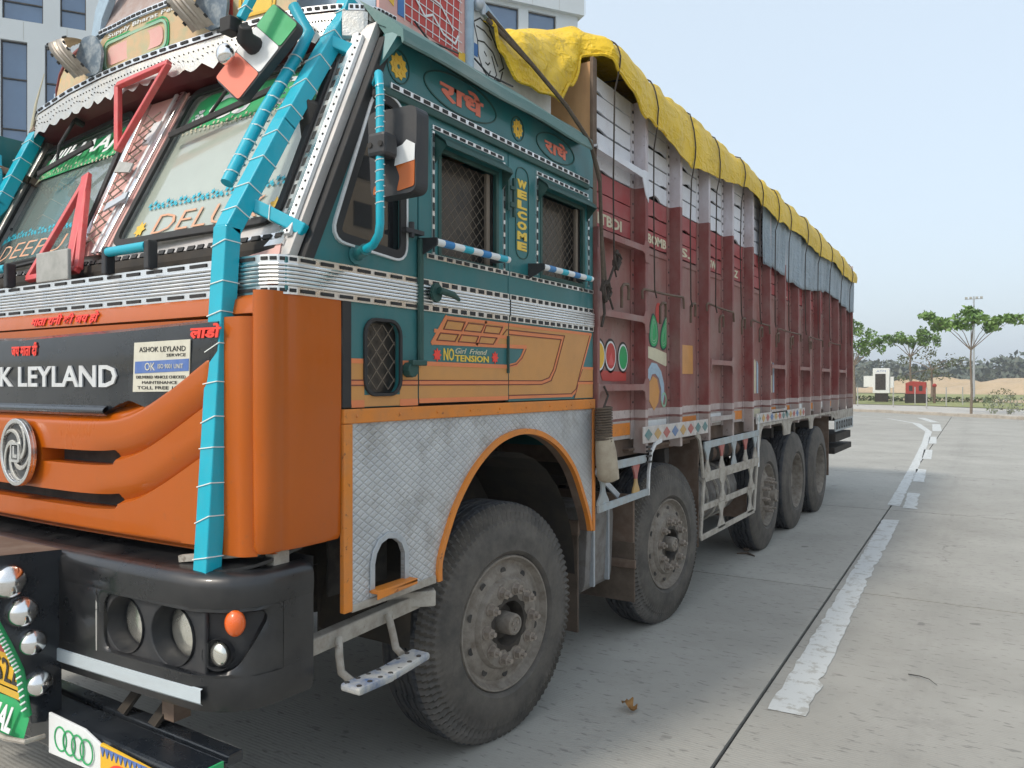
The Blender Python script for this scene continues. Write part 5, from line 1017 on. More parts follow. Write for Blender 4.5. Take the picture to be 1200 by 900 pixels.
tape_post([a + MNn * .07 + Vector((0, 0, .05)), a + MNn * .06 + Vector((.05, .02, .16)), a + Vector((.12, .02, .30))], .028, 'mirror_arm', .05)
m = M(); m.ball(tuple(a + Vector((-.075, -.06, -.03))), .035, 14, 1, .8, 1); m.build('chrome_dome', 'mirrorchrome', truck, smooth=80)
# --- side mirror
mx = -1.615
m = M(); m.tube([(-1.80, 1.97, 2.555), (-1.70, 1.88, 2.54), (-1.63, 1.80, 2.50), (mx, 1.79, 2.44), (mx, 1.79, 2.03), (-1.625, 1.795, 1.998), (-1.67, 1.82, 1.975), (-1.79, 1.87, 1.962)], .0135, 10); ma = m.build('mirror_arm', 'tape', truck, smooth=60)
m = M()
for i in range(12): z = 2.08 + i * .033; m.tube([(mx + .0145 * cos(t), 1.79 + .0145 * sin(t), z + .0028 * t) for t in [2 * pi * j / 8 for j in range(9)]], .002, 4)
m.build('twine', 'twine', ma, kind='stuff')
m = M(); m.tube([(-1.80, 1.875, 1.96), (-1.785, 1.87, 1.96)], .032, 12); m.tube([(-1.785, 1.87, 1.96), (-1.72, 1.84, 1.968)], .020, 10); m.build('arm_base', 'teal', ma, smooth=50)
m = M(); m.box(-1.84, -1.79, 1.95, 2.0, 2.53, 2.58); m.tube([(-1.80, 1.97, 2.54), (-1.77, 1.94, 2.50), (-1.74, 1.94, 2.53)], .012, 8); m.build('arm_base', 'rubber', ma, bevel=.004)
mo = Vector((mx, 1.845, 2.265)); fm2 = lambda u, v, w_: (mo.x + u * .92, mo.y + u * .28 - w_, mo.z + v)
P_ = rpoly([(-.075, -.145), (.085, -.128), (.088, .145), (-.088, .130)], .03); m = M(); m.plate(P_, fm2, -.06); sm_ = m.build('mirror_housing', 'black', truck, bevel=.012)
m = M(); m.plate(inset(P_, .012), lambda u, v, w_: fm2(u, v, -.062 - w_), .004); m.build('mirror_glass', 'mirrorchrome', sm_)
m = M(); m.plate(rpoly([(.018, -.125), (.080, -.11), (.082, -.02), (.045, -.005), (.01, -.03), (.03, -.08)], .008, 2), lambda u, v, w_: fm2(u, v, .001 + w_), .002); m.build('orange_patch', 'orange', sm_)
m = M(); m.plate([(.012, -.045), (.082, -.03), (.084, .02), (.055, .035), (.04, .02), (.02, .012)], lambda u, v, w_: fm2(u, v, .0035 + w_), .0015); m.build('white_patch', 'white', sm_)
m = M(); m.plate(rpoly([(-.066, -.132), (-.03, -.13), (-.03, -.10), (-.062, -.105)], .006, 2), lambda u, v, w_: fm2(u, v, .001 + w_), .002); m.build('orange_patch', 'orange', sm_)
m = M(); m.box(mx - .038, mx + .035, 1.77, 1.835, 2.235, 2.31); sk_ = m.build('mirror_clamp', 'black', sm_, bevel=.012)
for dx in (-.022, .02): m = M(); m.cyl((mx + dx, 1.766, 2.27), (mx + dx, 1.772, 2.27), .009, 8); m.build('bolt', 'interior', ma)
# --- crown over the windscreen
CR = [(-4.22, 2.30, -1, 0), (-4.22, 2.12, -1, -.1), (-4.17, 2.03, -.8, -.6), (-4.0, 1.96, -.4, -.9), (-3.6, 1.90, -.12, -1), (-3.3, 1.875, -.05, -1), (-3.05, 1.865, 0, -1), (-2.8, 1.87, .03, -1), (-2.5, 1.885, .1, -1), (-2.25, 1.91, .16, -1), (-2.1, 1.94, .25, -.96), (-1.98, 1.985, .45, -.9), (-1.915, 2.03, .7, -.7), (-1.885, 2.08, .95, -.3), (-1.88, 2.16, 1, 0)]
def crp(a):                                                  # point along the crown footprint, a in 0..1
    t = a * (len(CR) - 1); i = min(int(t), len(CR) - 2); t -= i; q = [CR[i][k_] + (CR[i + 1][k_] - CR[i][k_]) * t for k_ in range(4)]; L = math.hypot(q[2], q[3]); return q[0], q[1], q[2] / L, q[3] / L
m = M(); m.sweep([crp(i / 40) for i in range(41)], [(-.45, 2.74), (-.08, 2.765), (0, 2.79), (.004, 2.86), (-.05, 2.875), (-.45, 2.875)]); crown = m.build('roof_visor', mat('dark_red_visor', (.14, .015, .018), .45, 0, .2), truck, fix=False)
nF = 260; m = M(); V = []
for i in range(nF + 1):
    x, y, a, b = crp(i / nF); dl = .022 * abs(sin(i * pi / 6.5)) + .012 * noise.noise(Vector((i * .11, 0, 3))) + .02 * max(0, noise.noise(Vector((i * .35, 4, 0)))); dl = max(0, dl)
    for o_, z in ((.006, 2.858), (.012, 2.84), (.016, 2.79), (.020, 2.768 - dl)): V.append((x + a * o_, y + b * o_ , z))
m.add(V, [(i * 4 + j, (i + 1) * 4 + j, (i + 1) * 4 + j + 1, i * 4 + j + 1) for i in range(nF) for j in range(3)]); frill = m.build('stamped_frill', 'steel', crown, smooth=30, fix=False)
m = M(); 
for i in range(150): x, y, a, b = crp((i + .5) / 150); m.ball((x + a * .014, y + b * .014, 2.826), .0035, 4); m.ball((x + a * .018, y + b * .018, 2.795 + .008 * sin(i)), .003, 4)
m.build('stud', 'dark', frill, kind='stuff')
def crown_dash(z, par, a0=0, a1=1, off=.0, shift=0):
    m = M(); n = 60; pts = [crp(a0 + (a1 - a0) * i / n) for i in range(n + 1)]; pts = [(x, y + shift, a, b) for x, y, a, b in pts]; m.sweep(pts, [(-.01, z - .011), (.012 + off, z - .011), (.012 + off, z + .011), (-.01, z + .011)]); o = m.build('visor_trim', 'chrome', par, fix=False); m = M()
    for i in range(n):
        p0, p1 = pts[i], pts[i + 1]; q = [[p0[k_] + (p1[k_] - p0[k_]) * t for k_ in range(4)] for t in (.12, .72)]; m.sweep([tuple(x) for x in q], [(.013 + off, z - .004), (.0155 + off, z - .004), (.0155 + off, z + .006), (.013 + off, z + .006)], True)
    m.build('dark_dash', 'rubber', o, kind='stuff', fix=False)
crown_dash(2.872, crown)
# corner plates of bright steel
for i, (a0, a1) in enumerate(((.80, .875), (.88, .985))):
    m = M(); m.sweep([crp(a0 + (a1 - a0) * j / 5) for j in range(6)], [(.024, 2.75), (.034, 2.76), (.034, 2.845), (.026, 2.852)]); m.build('corner_plate', 'steel', crown, fix=False)
# painted board: centre
def FC(z_off=0, out=0): return lambda u, v, w_: (u, lerp([(q[0], q[1]) for q in CR[2:13]], u) + .03 - w_ - out, v)
m = M(); n = 40; V = []
for i in range(n + 1):
    u = -3.52 + 1.35 * i / n; zt = 3.075 - .10 * sst(-3.30, -3.52, u) - .07 * sst(-2.5, -2.17, u)
    for z in (2.88, 2.95, 3.02, zt): V.append(FC()(u, z, 0))
m.add(V, [(i * 4 + j, (i + 1) * 4 + j, (i + 1) * 4 + j + 1, i * 4 + j + 1) for i in range(n) for j in range(3)]); brd = m.build('painted_board', 'peach', crown, fix=False)
m = M(); ring(m, rrect(-3.33, -2.86, 2.90, 3.03, .045), FC(0, .001), .012, .006); m.build('green_frame', 'greenlt', brd); m = M(); ring(m, rrect(-3.34, -2.85, 2.89, 3.04, .05), FC(0, .001), .006, .004); m.build('green_frame', 'green', brd)
m = M(); m.plate(rrect(-3.30, -2.89, 2.925, 3.005, .03), FC(0, .001), .003); m.build('pink_field', 'pink', brd)
m = M(); m.text('Supply Bharat Permit', -3.30, 3.043, .58, .022, FC(0, .002), .002, .01, .1); m.build('lettering', 'white', brd)
m = M(); ring(m, rrect(-2.44, -2.26, 2.92, 3.02, .035), FC(0, .001), .012, .004); m.build('yellow_frame', 'yellow', brd); m = M(); m.plate(rrect(-2.52, -2.475, 2.89, 3.05, .01), FC(0, .001), .004); m.build('red_strip', 'red', brd)
m = M(); m.plate(rrect(-2.42, -2.28, 2.93, 3.01, .02), FC(0, .001), .003); m.build('yellow_field', 'goldtext', brd)
m = M(); m.plate([(-3.50, 2.885), (-3.42, 2.885), (-3.42, 2.98), (-3.46, 2.975)], FC(0, .001), .004); m.build('green_patch', 'teald', brd)
m = M(); 
for i in range(9): m.plate(ell(-3.385 + .012 * sin(i * 2.2), 2.895 + i * .016, .014, .008, 8), FC(0, .002 + i * .0003), .002)
m.build('scroll_ornament', 'yellow', brd, kind='stuff')
n = 30; m = M(); pts = [(-3.36 + 1.14 * i / n) for i in range(n + 1)]
for z0, z1, mm, nm in ((3.072, 3.094, 'chrome', 'visor_trim'),):
    m = M(); m.add([FC()(u, z, w_) for u in pts for z, w_ in ((z0, .012), (z1, .012), (z1, -.02))], [(i * 3 + j, (i + 1) * 3 + j, (i + 1) * 3 + j + 1, i * 3 + j + 1) for i in range(n) for j in range(2)]); vt = m.build(nm, mm, brd, fix=False)
    m = M(); [m.plate([(u, 3.078), (u + .028, 3.078), (u + .028, 3.088), (u, 3.088)], FC(0, .0125), .002) for u in pts[:-1]]; m.build('dark_dash', 'rubber', brd, kind='stuff')
# upper tier, leaning back
m = M(); m.add([FC()(u, z, w_) for u in pts for z, w_ in ((3.09, 0), (3.24, -.05), (3.40, -.10))], [(i * 3 + j, (i + 1) * 3 + j, (i + 1) * 3 + j + 1, i * 3 + j + 1) for i in range(n) for j in range(2)]); ut = m.build('upper_board', 'faded', crown, fix=False)
m = M(); m.plate([(-3.45, 3.08), (-3.40, 3.20), (-3.33, 3.27), (-3.25, 3.36), (-3.22, 3.30), (-3.27, 3.22), (-3.34, 3.14), (-3.36, 3.08)], FC(0, -.02), .03); m.build('feather_ornament', 'ltblue', ut, bevel=.003)
m = M(); m.plate([(-3.28, 3.30), (-3.1, 3.36), (-2.9, 3.38), (-2.9, 3.42), (-3.2, 3.42)], FC(0, -.02), .02); m.build('white_ornament', 'white', ut)
# wing panels at both ends of the crown
for sg in (1, -1):
    cx = lambda x: XC + sg * (x - XC); xs2 = [-3.93, -3.90, -3.84, -3.76, -3.66, -3.55, -3.45]; zt = [2.90, 2.97, 3.03, 3.065, 3.085, 3.09, 3.08] if sg > 0 else [2.89, 2.92, 2.95, 2.97, 2.98, 2.98, 2.97]
    y_ = [2.0, 1.985, 1.97, 1.955, 1.945, 1.93, 1.92]; V = []
    for i in range(7): V += [(cx(xs2[i]), y_[i] + (0 if sg > 0 else .04), 2.885), (cx(xs2[i]), y_[i] + .01 + (0 if sg > 0 else .04), zt[i])]
    m = M(); m.add(V, [(2 * i, 2 * i + 2, 2 * i + 3, 2 * i + 1) for i in range(6)]); wg = m.build('wing_board', 'peach', crown, fix=False)
    m = M(); m.tube([(V[2 * i + 1][0], V[2 * i + 1][1], V[2 * i + 1][2]) for i in range(7)], .010, 6); m.build('wing_edge', mat('dark_red_edging', (.2, .03, .03), .5), wg, smooth=60)
    if sg > 0: m = M(); m.text('IOUS', -3.86, 2.925, .30, .085, lambda u, v, w_: (u, 1.935 + (-.14) * (u + 3.45) * .9 - w_ - .004 - .0, v), .003, .03, .25); m.build('lettering', 'yellow', wg)
# chrome straps curling over the board
for x0, lean in ((-3.40, -1), (-2.56, -1)):
    m = M(); n = 18; V = []; wd = .095
    for i in range(n + 1):
        t = i / n; z = 2.885 + .19 * t; dx = lean * (.12 * t ** 1.3); dy = -.035 - .075 * sin(t * pi * .8)
        if t > .8: z = 2.885 + .19 * (.8 + .2 * sin((t - .8) / .2 * pi / 2) * .8)
        y = lerp([(q[0], q[1]) for q in CR[2:13]], x0)
        for j, (e, d_) in enumerate(((-.5, 0), (-.42, .006), (-.2, .010), (-.15, .004), (-.05, .010), (.05, .004), (.15, .010), (.2, .004), (.42, .006), (.5, 0))): V.append((x0 + dx + e * wd * 1.35, y + dy - d_ + (.09 * max(0, t - .8) / .2), z))
    m.add(V, [(i * 10 + j, (i + 1) * 10 + j, (i + 1) * 10 + j + 1, i * 10 + j + 1) for i in range(n) for j in range(9)]); so_ = m.build('curled_strap', 'strap', crown, smooth=40, fix=False)
    m = M(); m.plate(rpoly([(x0 - .10, 2.98), (x0 - .04, 3.07), (x0 + .06, 3.06), (x0 + .12, 2.98), (x0 + .10, 2.885), (x0 - .0, 2.885)], .03), lambda u, v, w_: (u, y - .006 - w_, v), .012); m.build('blue_cloud_panel', 'cloud', crown)
    for e in (-.47, .47):
        m = M()
        for i in range(2, n - 1, 3):
            p = V[i * 10 + (0 if e < 0 else 9)]; q = V[(i + 1) * 10 + (0 if e < 0 else 9)]; m.beam((p[0], p[1] - .006, p[2]), (q[0], q[1] - .006, q[2]), .008, .005, up=(0, -1, 0))
        m.build('dark_dash', 'rubber', so_, kind='stuff')
# --- roof rack panels with artwork
rk = M(); rk.plate([(2.12, 2.895), (2.672, 2.895), (2.672, 3.35), (2.12, 3.35)], SX(-1.93), .012); rack = rk.build('rack_side_panel', 'pink', truck)
SR = SX(-1.9175)
m = M(); m.plate([(2.27, 2.93), (2.605, 2.905), (2.64, 3.3), (2.24, 3.3)], SR, .002); m.build('red_field', 'red', rack)
m = M()
for i in range(9): strip(m, [(2.26 + i * .043, 2.92), (2.26 + i * .046, 3.3)], .004, SX(-1.9150), .001)
for i in range(9): strip(m, [(2.26, 2.945 + i * .042), (2.63, 2.93 + i * .042)], .004, SX(-1.9138), .001)
m.build('white_grid', 'white', rack, kind='stuff')
m = M(); strip(m, [(2.30, 3.05), (2.38, 2.985), (2.43, 3.01), (2.50, 2.96), (2.58, 2.95), (2.60, 2.99)], .009, SX(-1.9125), .001); strip(m, [(2.33, 3.3), (2.36, 3.08), (2.48, 3.07), (2.57, 3.0)], .007, SX(-1.9115), .001); m.build('white_scroll', 'white', rack, kind='stuff')
m = M(); m.plate(rc(2.222, 2.262, 2.93, 3.3), SR, .0025); m.build('blue_edge', 'blue', rack); m = M(); m.plate([(2.13, 2.98), (2.20, 2.95), (2.21, 3.3), (2.13, 3.3)], SR, .002); m.build('yellow_patch', 'yellow', rack)
m = M(); m.plate(rc(2.61, 2.655, 2.885, 2.935), SR, .003); m.build('yellow_patch', 'yellow', rack)
m = M(); m.tube([(-1.91, 2.675, 2.86), (-1.91, 2.675, 3.35)], .022, 8); m.build('rack_post', 'ltblue', rack, smooth=50)
m = M(); m.plate([(2.695, 2.895), (3.40, 2.895), (3.40, 3.05), (3.0, 3.09), (2.76, 3.165), (2.695, 3.175)], SX(-1.93), .012); wpn = m.build('white_rack_panel', 'white', rack)
m = M(); SQ = SX(-1.9175)
for P_ in ([(2.72, 3.10), (2.77, 3.135), (2.84, 3.12), (2.90, 3.05)], [(2.72, 3.10), (2.75, 3.03), (2.80, 3.04), (2.87, 3.02), (2.91, 2.97)], [(2.75, 3.03), (2.755, 2.97), (2.79, 2.92), (2.83, 2.895), (2.85, 2.93)], [(2.74, 3.09), (2.80, 3.09), (2.86, 3.07)], [(2.80, 3.0), (2.82, 2.985)], [(2.86, 3.0), (2.90, 2.93), (2.88, 2.90), (2.93, 2.91), (2.95, 2.96)], [(2.73, 2.94), (2.78, 2.93), (2.80, 2.91)], [(2.84, 3.11), (2.93, 3.03), (2.96, 2.98), (2.92, 2.95)], [(2.81, 2.955), (2.83, 2.95), (2.845, 2.965)]): strip(m, P_, .006, SQ, .001)
m.build('line_drawing', 'ink', wpn, kind='stuff')
m = M(); m.plate(rc(2.705, 2.75, 2.955, 3.01), SQ, .0015); m.build('blue_patch', 'blue', wpn)
m = M(); m.beam((-1.915, 2.72, 3.20), (-1.915, 3.05, 3.09), .03, .05); m.build('rack_rail', 'ltblue', rack, bevel=.004)
m = M(); m.tube([(-1.90, 2.715, 3.23), (-1.88, 2.74, 3.17), (-1.885, 2.745, 3.13)], .012, 6); m.ball((-1.895, 2.725, 3.17), .028, 8); m.build('shackle', 'galv', rack, smooth=60)
m = M(); m.box(-4.18, -1.935, 2.12, 2.14, 2.86, 3.05); m.box(-4.18, -4.16, 2.14, 3.6, 2.86, 3.05); m.build('rack_frame', 'ltblue', rack)
m = M(); m.tube([(-1.90, 2.30, 2.93), (-1.86, 2.34, 2.86), (-1.80, 2.38, 2.83), (-1.735, 2.36, 2.79)], .004, 5); m.build('cable', 'rubber', truck); m = M(); m.tube([(-1.90, 2.70, 2.93), (-1.85, 2.74, 2.86), (-1.735, 2.75, 2.79)], .004, 5); m.build('cable', 'rubber', truck)
# ================================================================== LORRY: cargo body
OX, IX = -1.78, -1.86                                          # outer edge of the ribs, skin plane
PY = [3.655] + [4.306 + .593 * k_ for k_ in range(14)]         # ribs
YE = PY[-1] + .03
m = M(); m.box(XL + .06, IX - .03, 3.70, YE, 1.10, 1.20); cargo = m.build('cargo_body', 'rust', truck)
m = M(); m.box(XL + .03, XL + .06, 3.67, YE, 1.1, 3.24); m.box(XL + .06, IX - .03, YE - .03, YE, 1.1, 3.2); m.build('far_wall', 'panel', cargo)
m = M(); m.box(XL + .06, IX - .045, 3.70, YE - .04, 1.2, 3.15); m.build('load', 'interior', cargo)
m = M(); m.box(XL + .05, -1.826, 3.66, 3.70, 1.2, 3.24); m.build('front_board', 'ply', cargo)
m = M(); m.box(-1.825, -1.805, 3.652, 3.70, 1.1, 3.26); m.build('corner_post', 'rust', cargo, bevel=.004)
# ribs: thin fins standing out of the skin, with a bolted flange
post0 = None
for k_, y in enumerate(PY):
    if k_ == 0:
        m = M(); m.box(IX, OX, y, y + .03, 1.10, 2.36); m.build('rib', 'post', cargo, bevel=.003); continue
    if post0 is None:
        m = M(); m.box(IX, OX, y, y + .042, 1.115, 3.22); post0 = m.build('rib', 'post', cargo, bevel=.003); b0 = (y, WL[post0.name].copy())
        m = M(); m.box(IX - .004, IX + .006, y - .045, y - .0015, 1.20, 3.20); fl0 = m.build('flange', 'panel', cargo); f0 = WL[fl0.name].copy()
        m = M()
        for i in range(8): m.cyl((IX + .006, y - .02, 2.74 + i * .06), (IX + .0085, y - .02, 2.74 + i * .06), .010, 6)
        for i in range(15): m.cyl((IX + .006, y - .02, 1.42 + i * .085), (IX + .0085, y - .02, 1.42 + i * .085), .007, 6)
        bt0 = m.build('bolt_row', 'interior', cargo, kind='stuff'); t0 = WL[bt0.name].copy()
    else:
        dy = Vector((0, y - PY[1], 0)); dup(post0, b0[1] + dy, cargo); dup(fl0, f0 + dy, cargo); dup(bt0, t0 + dy, cargo)
# skin panels and slats between the ribs
SZ = [(3.125, 3.215), (3.025, 3.118), (2.925, 3.014), (2.818, 2.914), (2.706, 2.808), (2.590, 2.697), (2.500, 2.583), (2.395, 2.493)]
def slat_mesh(y0, y1, z0, z1, sd, wav):
    top = [(y1, z1), (y0, z1)]; n = 12; bot = []
    for i in range(n + 1):
        t = i / n; q = max(0, noise.noise(Vector((t * 3.1 + sd * 7.3, sd, 0))) * 1.9) * .034 * wav * sin(pi * min(1, max(0, t))) ; bot.append((y0 + (y1 - y0) * t, z0 + q))
    m = M(); m.plate(bot + top, SX(IX - .012), .012); return m
prot = {}
for k_ in range(len(PY) - 1):
    y0 = PY[k_] + (.03 if k_ == 0 else .004); y1 = PY[k_ + 1] - .002; first = k_ == 0
    for r_, (z0, z1) in enumerate(SZ):
        var = k_ % 3; key = (first, r_, var)
        if key not in prot or first: prot[key] = (slat_mesh(y0, y1, z0, z1, r_ * 3 + var + k_ * .1, 1 if r_ in (2, 3, 4, 5) or var == r_ % 3 else .6).build('slat', 'slatwhite' if z0 > 2.69 else 'slatred', cargo), y0)
        else:
            o, yy0 = prot[key]; c = dup(o, WL[o.name] + Vector((U(-.002, .003), y0 - yy0, 0)), cargo)
    key = (first, 'p')
    if key not in prot:
        m = M(); m.plate(rc(y0, y1, 1.205, 2.388), SX(IX - .012), .010); o = m.build('skin_panel', 'panel', cargo, bevel=.002); prot[key] = (o, y0)
        m = M(); m.box(IX - .003, IX + .006, y0, y1 - .05, 2.345, 2.375); o = m.build('skin_rail', 'panel', cargo, bevel=.002); prot[(first, 'r')] = (o, y0)
    else:
        for kk in (key, (first, 'r')): o, yy0 = prot[kk]; dup(o, WL[o.name] + Vector((0, y0 - yy0, 0)), cargo)
# brackets with gussets tying rib edges together
def bracket(y0, y1, z, h=.035, g=.05):
    a, b = y0, y1
    P_ = [(a, z + g * .5), (a + .02, z + .016), (b - .04, z + .016), (b - .03, z + .02), (b - .012, z + g), (b + .045, z + g), (b + .045, z - g * 1.6), (b - .01, z - g * 1.6), (b - .02, z - g * .6), (b - .055, z - .02), (a + .04, z - .02), (a + .02, z - g * .6), (a, z - g * 1.7)]
    m = M(); m.plate(P_, SX(OX), .006); m.box(IX, OX, a + .03, b - .05, z - .006, z + .006); m.build('bracket', 'panel', cargo, bevel=.001)
for z in (2.335, 1.915, 1.513): bracket(3.655, PY[1], z)
m = M(); m.plate([(3.655, 2.80), (4.22, 2.785), (4.27, 2.80), (4.345, 2.80), (4.345, 2.62), (4.30, 2.66), (4.25, 2.75), (3.655, 2.765)], SX(OX), .005); m.box(IX, OX, 3.66, 4.28, 2.785, 2.797); m.build('bracket', 'slatwhite', cargo)
for a in (4, 7, 9, 11, 13): bracket(PY[a - 1] + .042, PY[a], 1.69)
for a in (4, 7): bracket(PY[a - 1] + .042, PY[a], 1.27, g=.03)
# paint work on the skin
SP_ = SX(IX - .0015)
def deco(name, mm, add, stuff=False, par=cargo): m = M(); add(m); return m.build(name, mm, par, kind='stuff' if stuff else None)
for u, v, a, b, mm in ((3.835, 1.687, .085, .098, 'yellow'), (3.985, 1.690, .082, .098, 'red'), (4.156, 1.685, .076, .092, 'green')):
    deco('oval_ring', 'ink', lambda m: m.plate(ell(u, v, a, b, 28), SP_, .002)); deco('oval_ring', 'white', lambda m: m.plate(ell(u, v, a * .86, b * .86, 28), SX(IX + .0006), .001)); deco('painted_oval', mm, lambda m: m.plate(ell(u, v, a * .74, b * .74, 28), SX(IX + .0018), .001))
deco('heart', 'redframe', lambda m: m.plate([(3.985, 1.71), (4.025, 1.64), (3.985, 1.635), (3.945, 1.64)], SX(IX + .003), .001)); deco('red_smear', 'red', lambda m: m.plate([(3.85, 1.607), (4.20, 1.60), (4.20, 1.548), (4.03, 1.545), (3.88, 1.55)], SP_, .002))
for dx, P_ in ((0, [(4.62, 2.0), (4.70, 1.92), (4.715, 1.82), (4.68, 1.765), (4.60, 1.755), (4.55, 1.80), (4.56, 1.90)]), (1, [(4.87, 2.0), (4.88, 1.88), (4.865, 1.77), (4.78, 1.742), (4.735, 1.79), (4.75, 1.87), (4.80, 1.94)])):
    Q = rpoly(P_, .05, 4); deco('painted_leaf', 'teald', lambda m: m.plate(Q, SP_, .002)); deco('painted_leaf', 'green', lambda m: m.plate(inset(Q, .012), SX(IX + .0006), .001))
    for i in (1, 2): deco('leaf_vein', 'greenlt', lambda m: ring(m, inset(Q, .012 + .016 * i), SX(IX + .0018), .004, .001))
deco('painted_petal', 'red', lambda m: m.plate(ell(4.715, 1.99, .05, .065, 20), SP_, .002))
deco('white_brush_stroke', 'cream', lambda m: m.plate([(4.50, 1.770), (4.66, 1.758), (4.87, 1.73), (4.885, 1.70), (4.86, 1.68), (4.885, 1.665), (4.84, 1.645), (4.70, 1.67), (4.50, 1.70)], SP_, .0022))
A1_ = [(4.52, 1.56), (4.54, 1.62), (4.60, 1.665), (4.68, 1.66), (4.76, 1.61), (4.81, 1.53), (4.815, 1.45), (4.79, 1.40)]; B1_ = [(4.76, 1.42), (4.76, 1.50), (4.72, 1.565), (4.66, 1.595), (4.60, 1.59), (4.57, 1.55)]
deco('painted_curl', 'ltblue', lambda m: m.plate(A1_ + B1_, SP_, .0022)); deco('painted_shield', 'tanpaint', lambda m: m.plate([(4.56, 1.54), (4.62, 1.58), (4.69, 1.56), (4.73, 1.48), (4.71, 1.41), (4.64, 1.36), (4.56, 1.42)], SP_, .0018))
deco('painted_curl', 'greenlt', lambda m: ring(m, ell(4.81, 1.425, .045, .05, 18), SP_, .014, .003))
deco('paper_notice', 'tanpaint', lambda m: m.plate([(5.04, 1.80), (5.37, 1.803), (5.375, 1.60), (5.05, 1.597)], SP_, .003))
for a in (5, 6): 
    for i in range(5): y = PY[a] + .09 + i * .085; deco('feather_stroke', 'cream' if i % 2 else 'ltblue', lambda m: m.plate([(y, 1.44), (y + .05, 1.44), (y + .052, 1.74 - .02 * abs(i - 2)), (y + .02, 1.77 - .02 * abs(i - 2)), (y - .004, 1.735)], SP_, .002))
# letters painted on the lowest slat of each bay
TX = ['ITBDI', 'BOMB', 'S.', 'GW', 'AZ', 'O', 'WB', 'NL', 'D', 'AP', 'TN', 'MH', 'RJ']
for k_, tx in enumerate(TX):
    y0 = PY[k_] + .16; wd = .32 if k_ < 2 else .20; deco('lettering', 'cream', lambda m: m.text(tx, y0 + (.06 if k_ else 0), 2.415, wd, .062, SX(IX), .002, .03))
# orange and white blocks under the stripe
for a in range(len(PY) - 1):
    y0, y1 = PY[a] + .07, PY[a + 1] - .05; mm = ['yellow', 'white', 'yellow', 'white', 'yellow', 'cream', 'yellow'][a % 7]
    deco('painted_block', 'orangetrim' if mm == 'yellow' else mm, lambda m: m.plate(rc(y0 + (.18 if a == 0 else 0), y1, 1.228, 1.300), SP_, .0025))
# diamond rails with coloured lozenges
def loz_rail(y0, y1, z0, z1):
    m = M(); m.plate(rc(y0, y1, z0, z1), SX(OX - .004), .010); o = m.build('lozenge_rail', 'dustywhite', cargo, bevel=.002); n = int((y1 - y0) / .15)
    for i in range(n): u = y0 + (y1 - y0) * (i + .5) / n; v = (z0 + z1) / 2; m = M(); m.plate([(u - .06, v), (u, v + .036), (u + .06, v), (u, v - .036)], SX(OX + .0065), .0015); m.build('lozenge', ['dteal', 'dyellow', 'dred', 'dblue', 'dyellow', 'dred', 'dteal'][i % 7], o)
loz_rail(4.26, 5.46, 1.175, 1.275); loz_rail(6.78, 8.75, 1.175, 1.265)
def frame_bar(P_, wd, mm='bluegrey', th=.014, name='guard_rail', x=OX - .004): m = M(); strip(m, P_, wd, SX(x), th); return m.build(name, mm, truck, bevel=.002)
# side guard behind the cab
frame_bar([(3.655, 1.085), (4.30, 1.085)], .045); frame_bar([(3.655, .872), (4.335, .885)], .04)
def baluster(u, z0, z1, c1, c2, wd=.05, name='baluster'):
    P_ = []; n = 10
    for i in range(n + 1): t = i / n; P_.append((wd * (.30 + .70 * abs(cos(pi * t)) ** 2.4), z0 + (z1 - z0) * t))
    for mm, lo, hi in ((c2, 0, 5), (c1, 5, 10)): Q = P_[lo:hi + 1]; m = M(); m.plate([(u + a, z) for a, z in Q] + [(u - a, z) for a, z in reversed(Q)], SX(OX - .006), .010); m.build(name, mm, truck)
baluster(4.16, .895, 1.065, 'dred', 'dyellow'); baluster(3.72, .89, 1.065, 'bluegrey', 'bluegrey', .07)
m = M(); m.beam((OX - .08, 3.78, 1.06), (OX - .03, 3.98, .90), .012, .03); m.build('stay', 'galv', truck)
# white edging round the second wheel
frame_bar([(4.335, .862), (4.345, 1.00), (4.385, 1.115), (4.45, 1.165), (4.55, 1.178)], .022, 'whitem', name='arch_edge'); frame_bar([(5.20, 1.178), (5.265, 1.15), (5.30, 1.08), (5.36, .86)], .035, 'paleframe', name='arch_edge')
for zz in (1.065, 1.10, 1.13, 1.155): frame_bar([(4.28, zz), (4.345, zz)], .012, 'ink', name='black_dash', x=OX + .0115)
# cage between second and third wheel
frame_bar([(5.38, 1.088), (6.84, 1.098)], .05); frame_bar([(5.38, .868), (6.84, .862)], .05, 'paleframe'); frame_bar([(6.84, .80), (6.84, 1.25)], .03, 'whitem', name='guard_post')
for i, u in enumerate((5.46, 5.80, 6.12, 6.45, 6.75)): baluster(u, .89, 1.07, *([('bluegrey', 'paleframe'), ('dred', 'paleframe'), ('bluegrey', 'bluegrey'), ('dred', 'paleframe'), ('bluegrey', 'paleframe')][i]), wd=.065)
cg = [(5.40, .845), (6.82, .835), (6.72, .435), (5.32, .435)]
for a, b in ((0, 1), (1, 2), (2, 3), (3, 0)): frame_bar([cg[a], cg[b]], .04, 'paleframe', name='cage_frame', x=OX - .006 - .002 * a)
frame_bar([(5.36, .64), (6.76, .635)], .045, 'paleframe', name='cage_frame', x=OX - .016)
for u in (5.82, 6.62): baluster(u, .64, .835, 'paleframe', 'paleframe', .09); baluster(u - .03, .44, .635, 'paleframe', 'paleframe', .09)
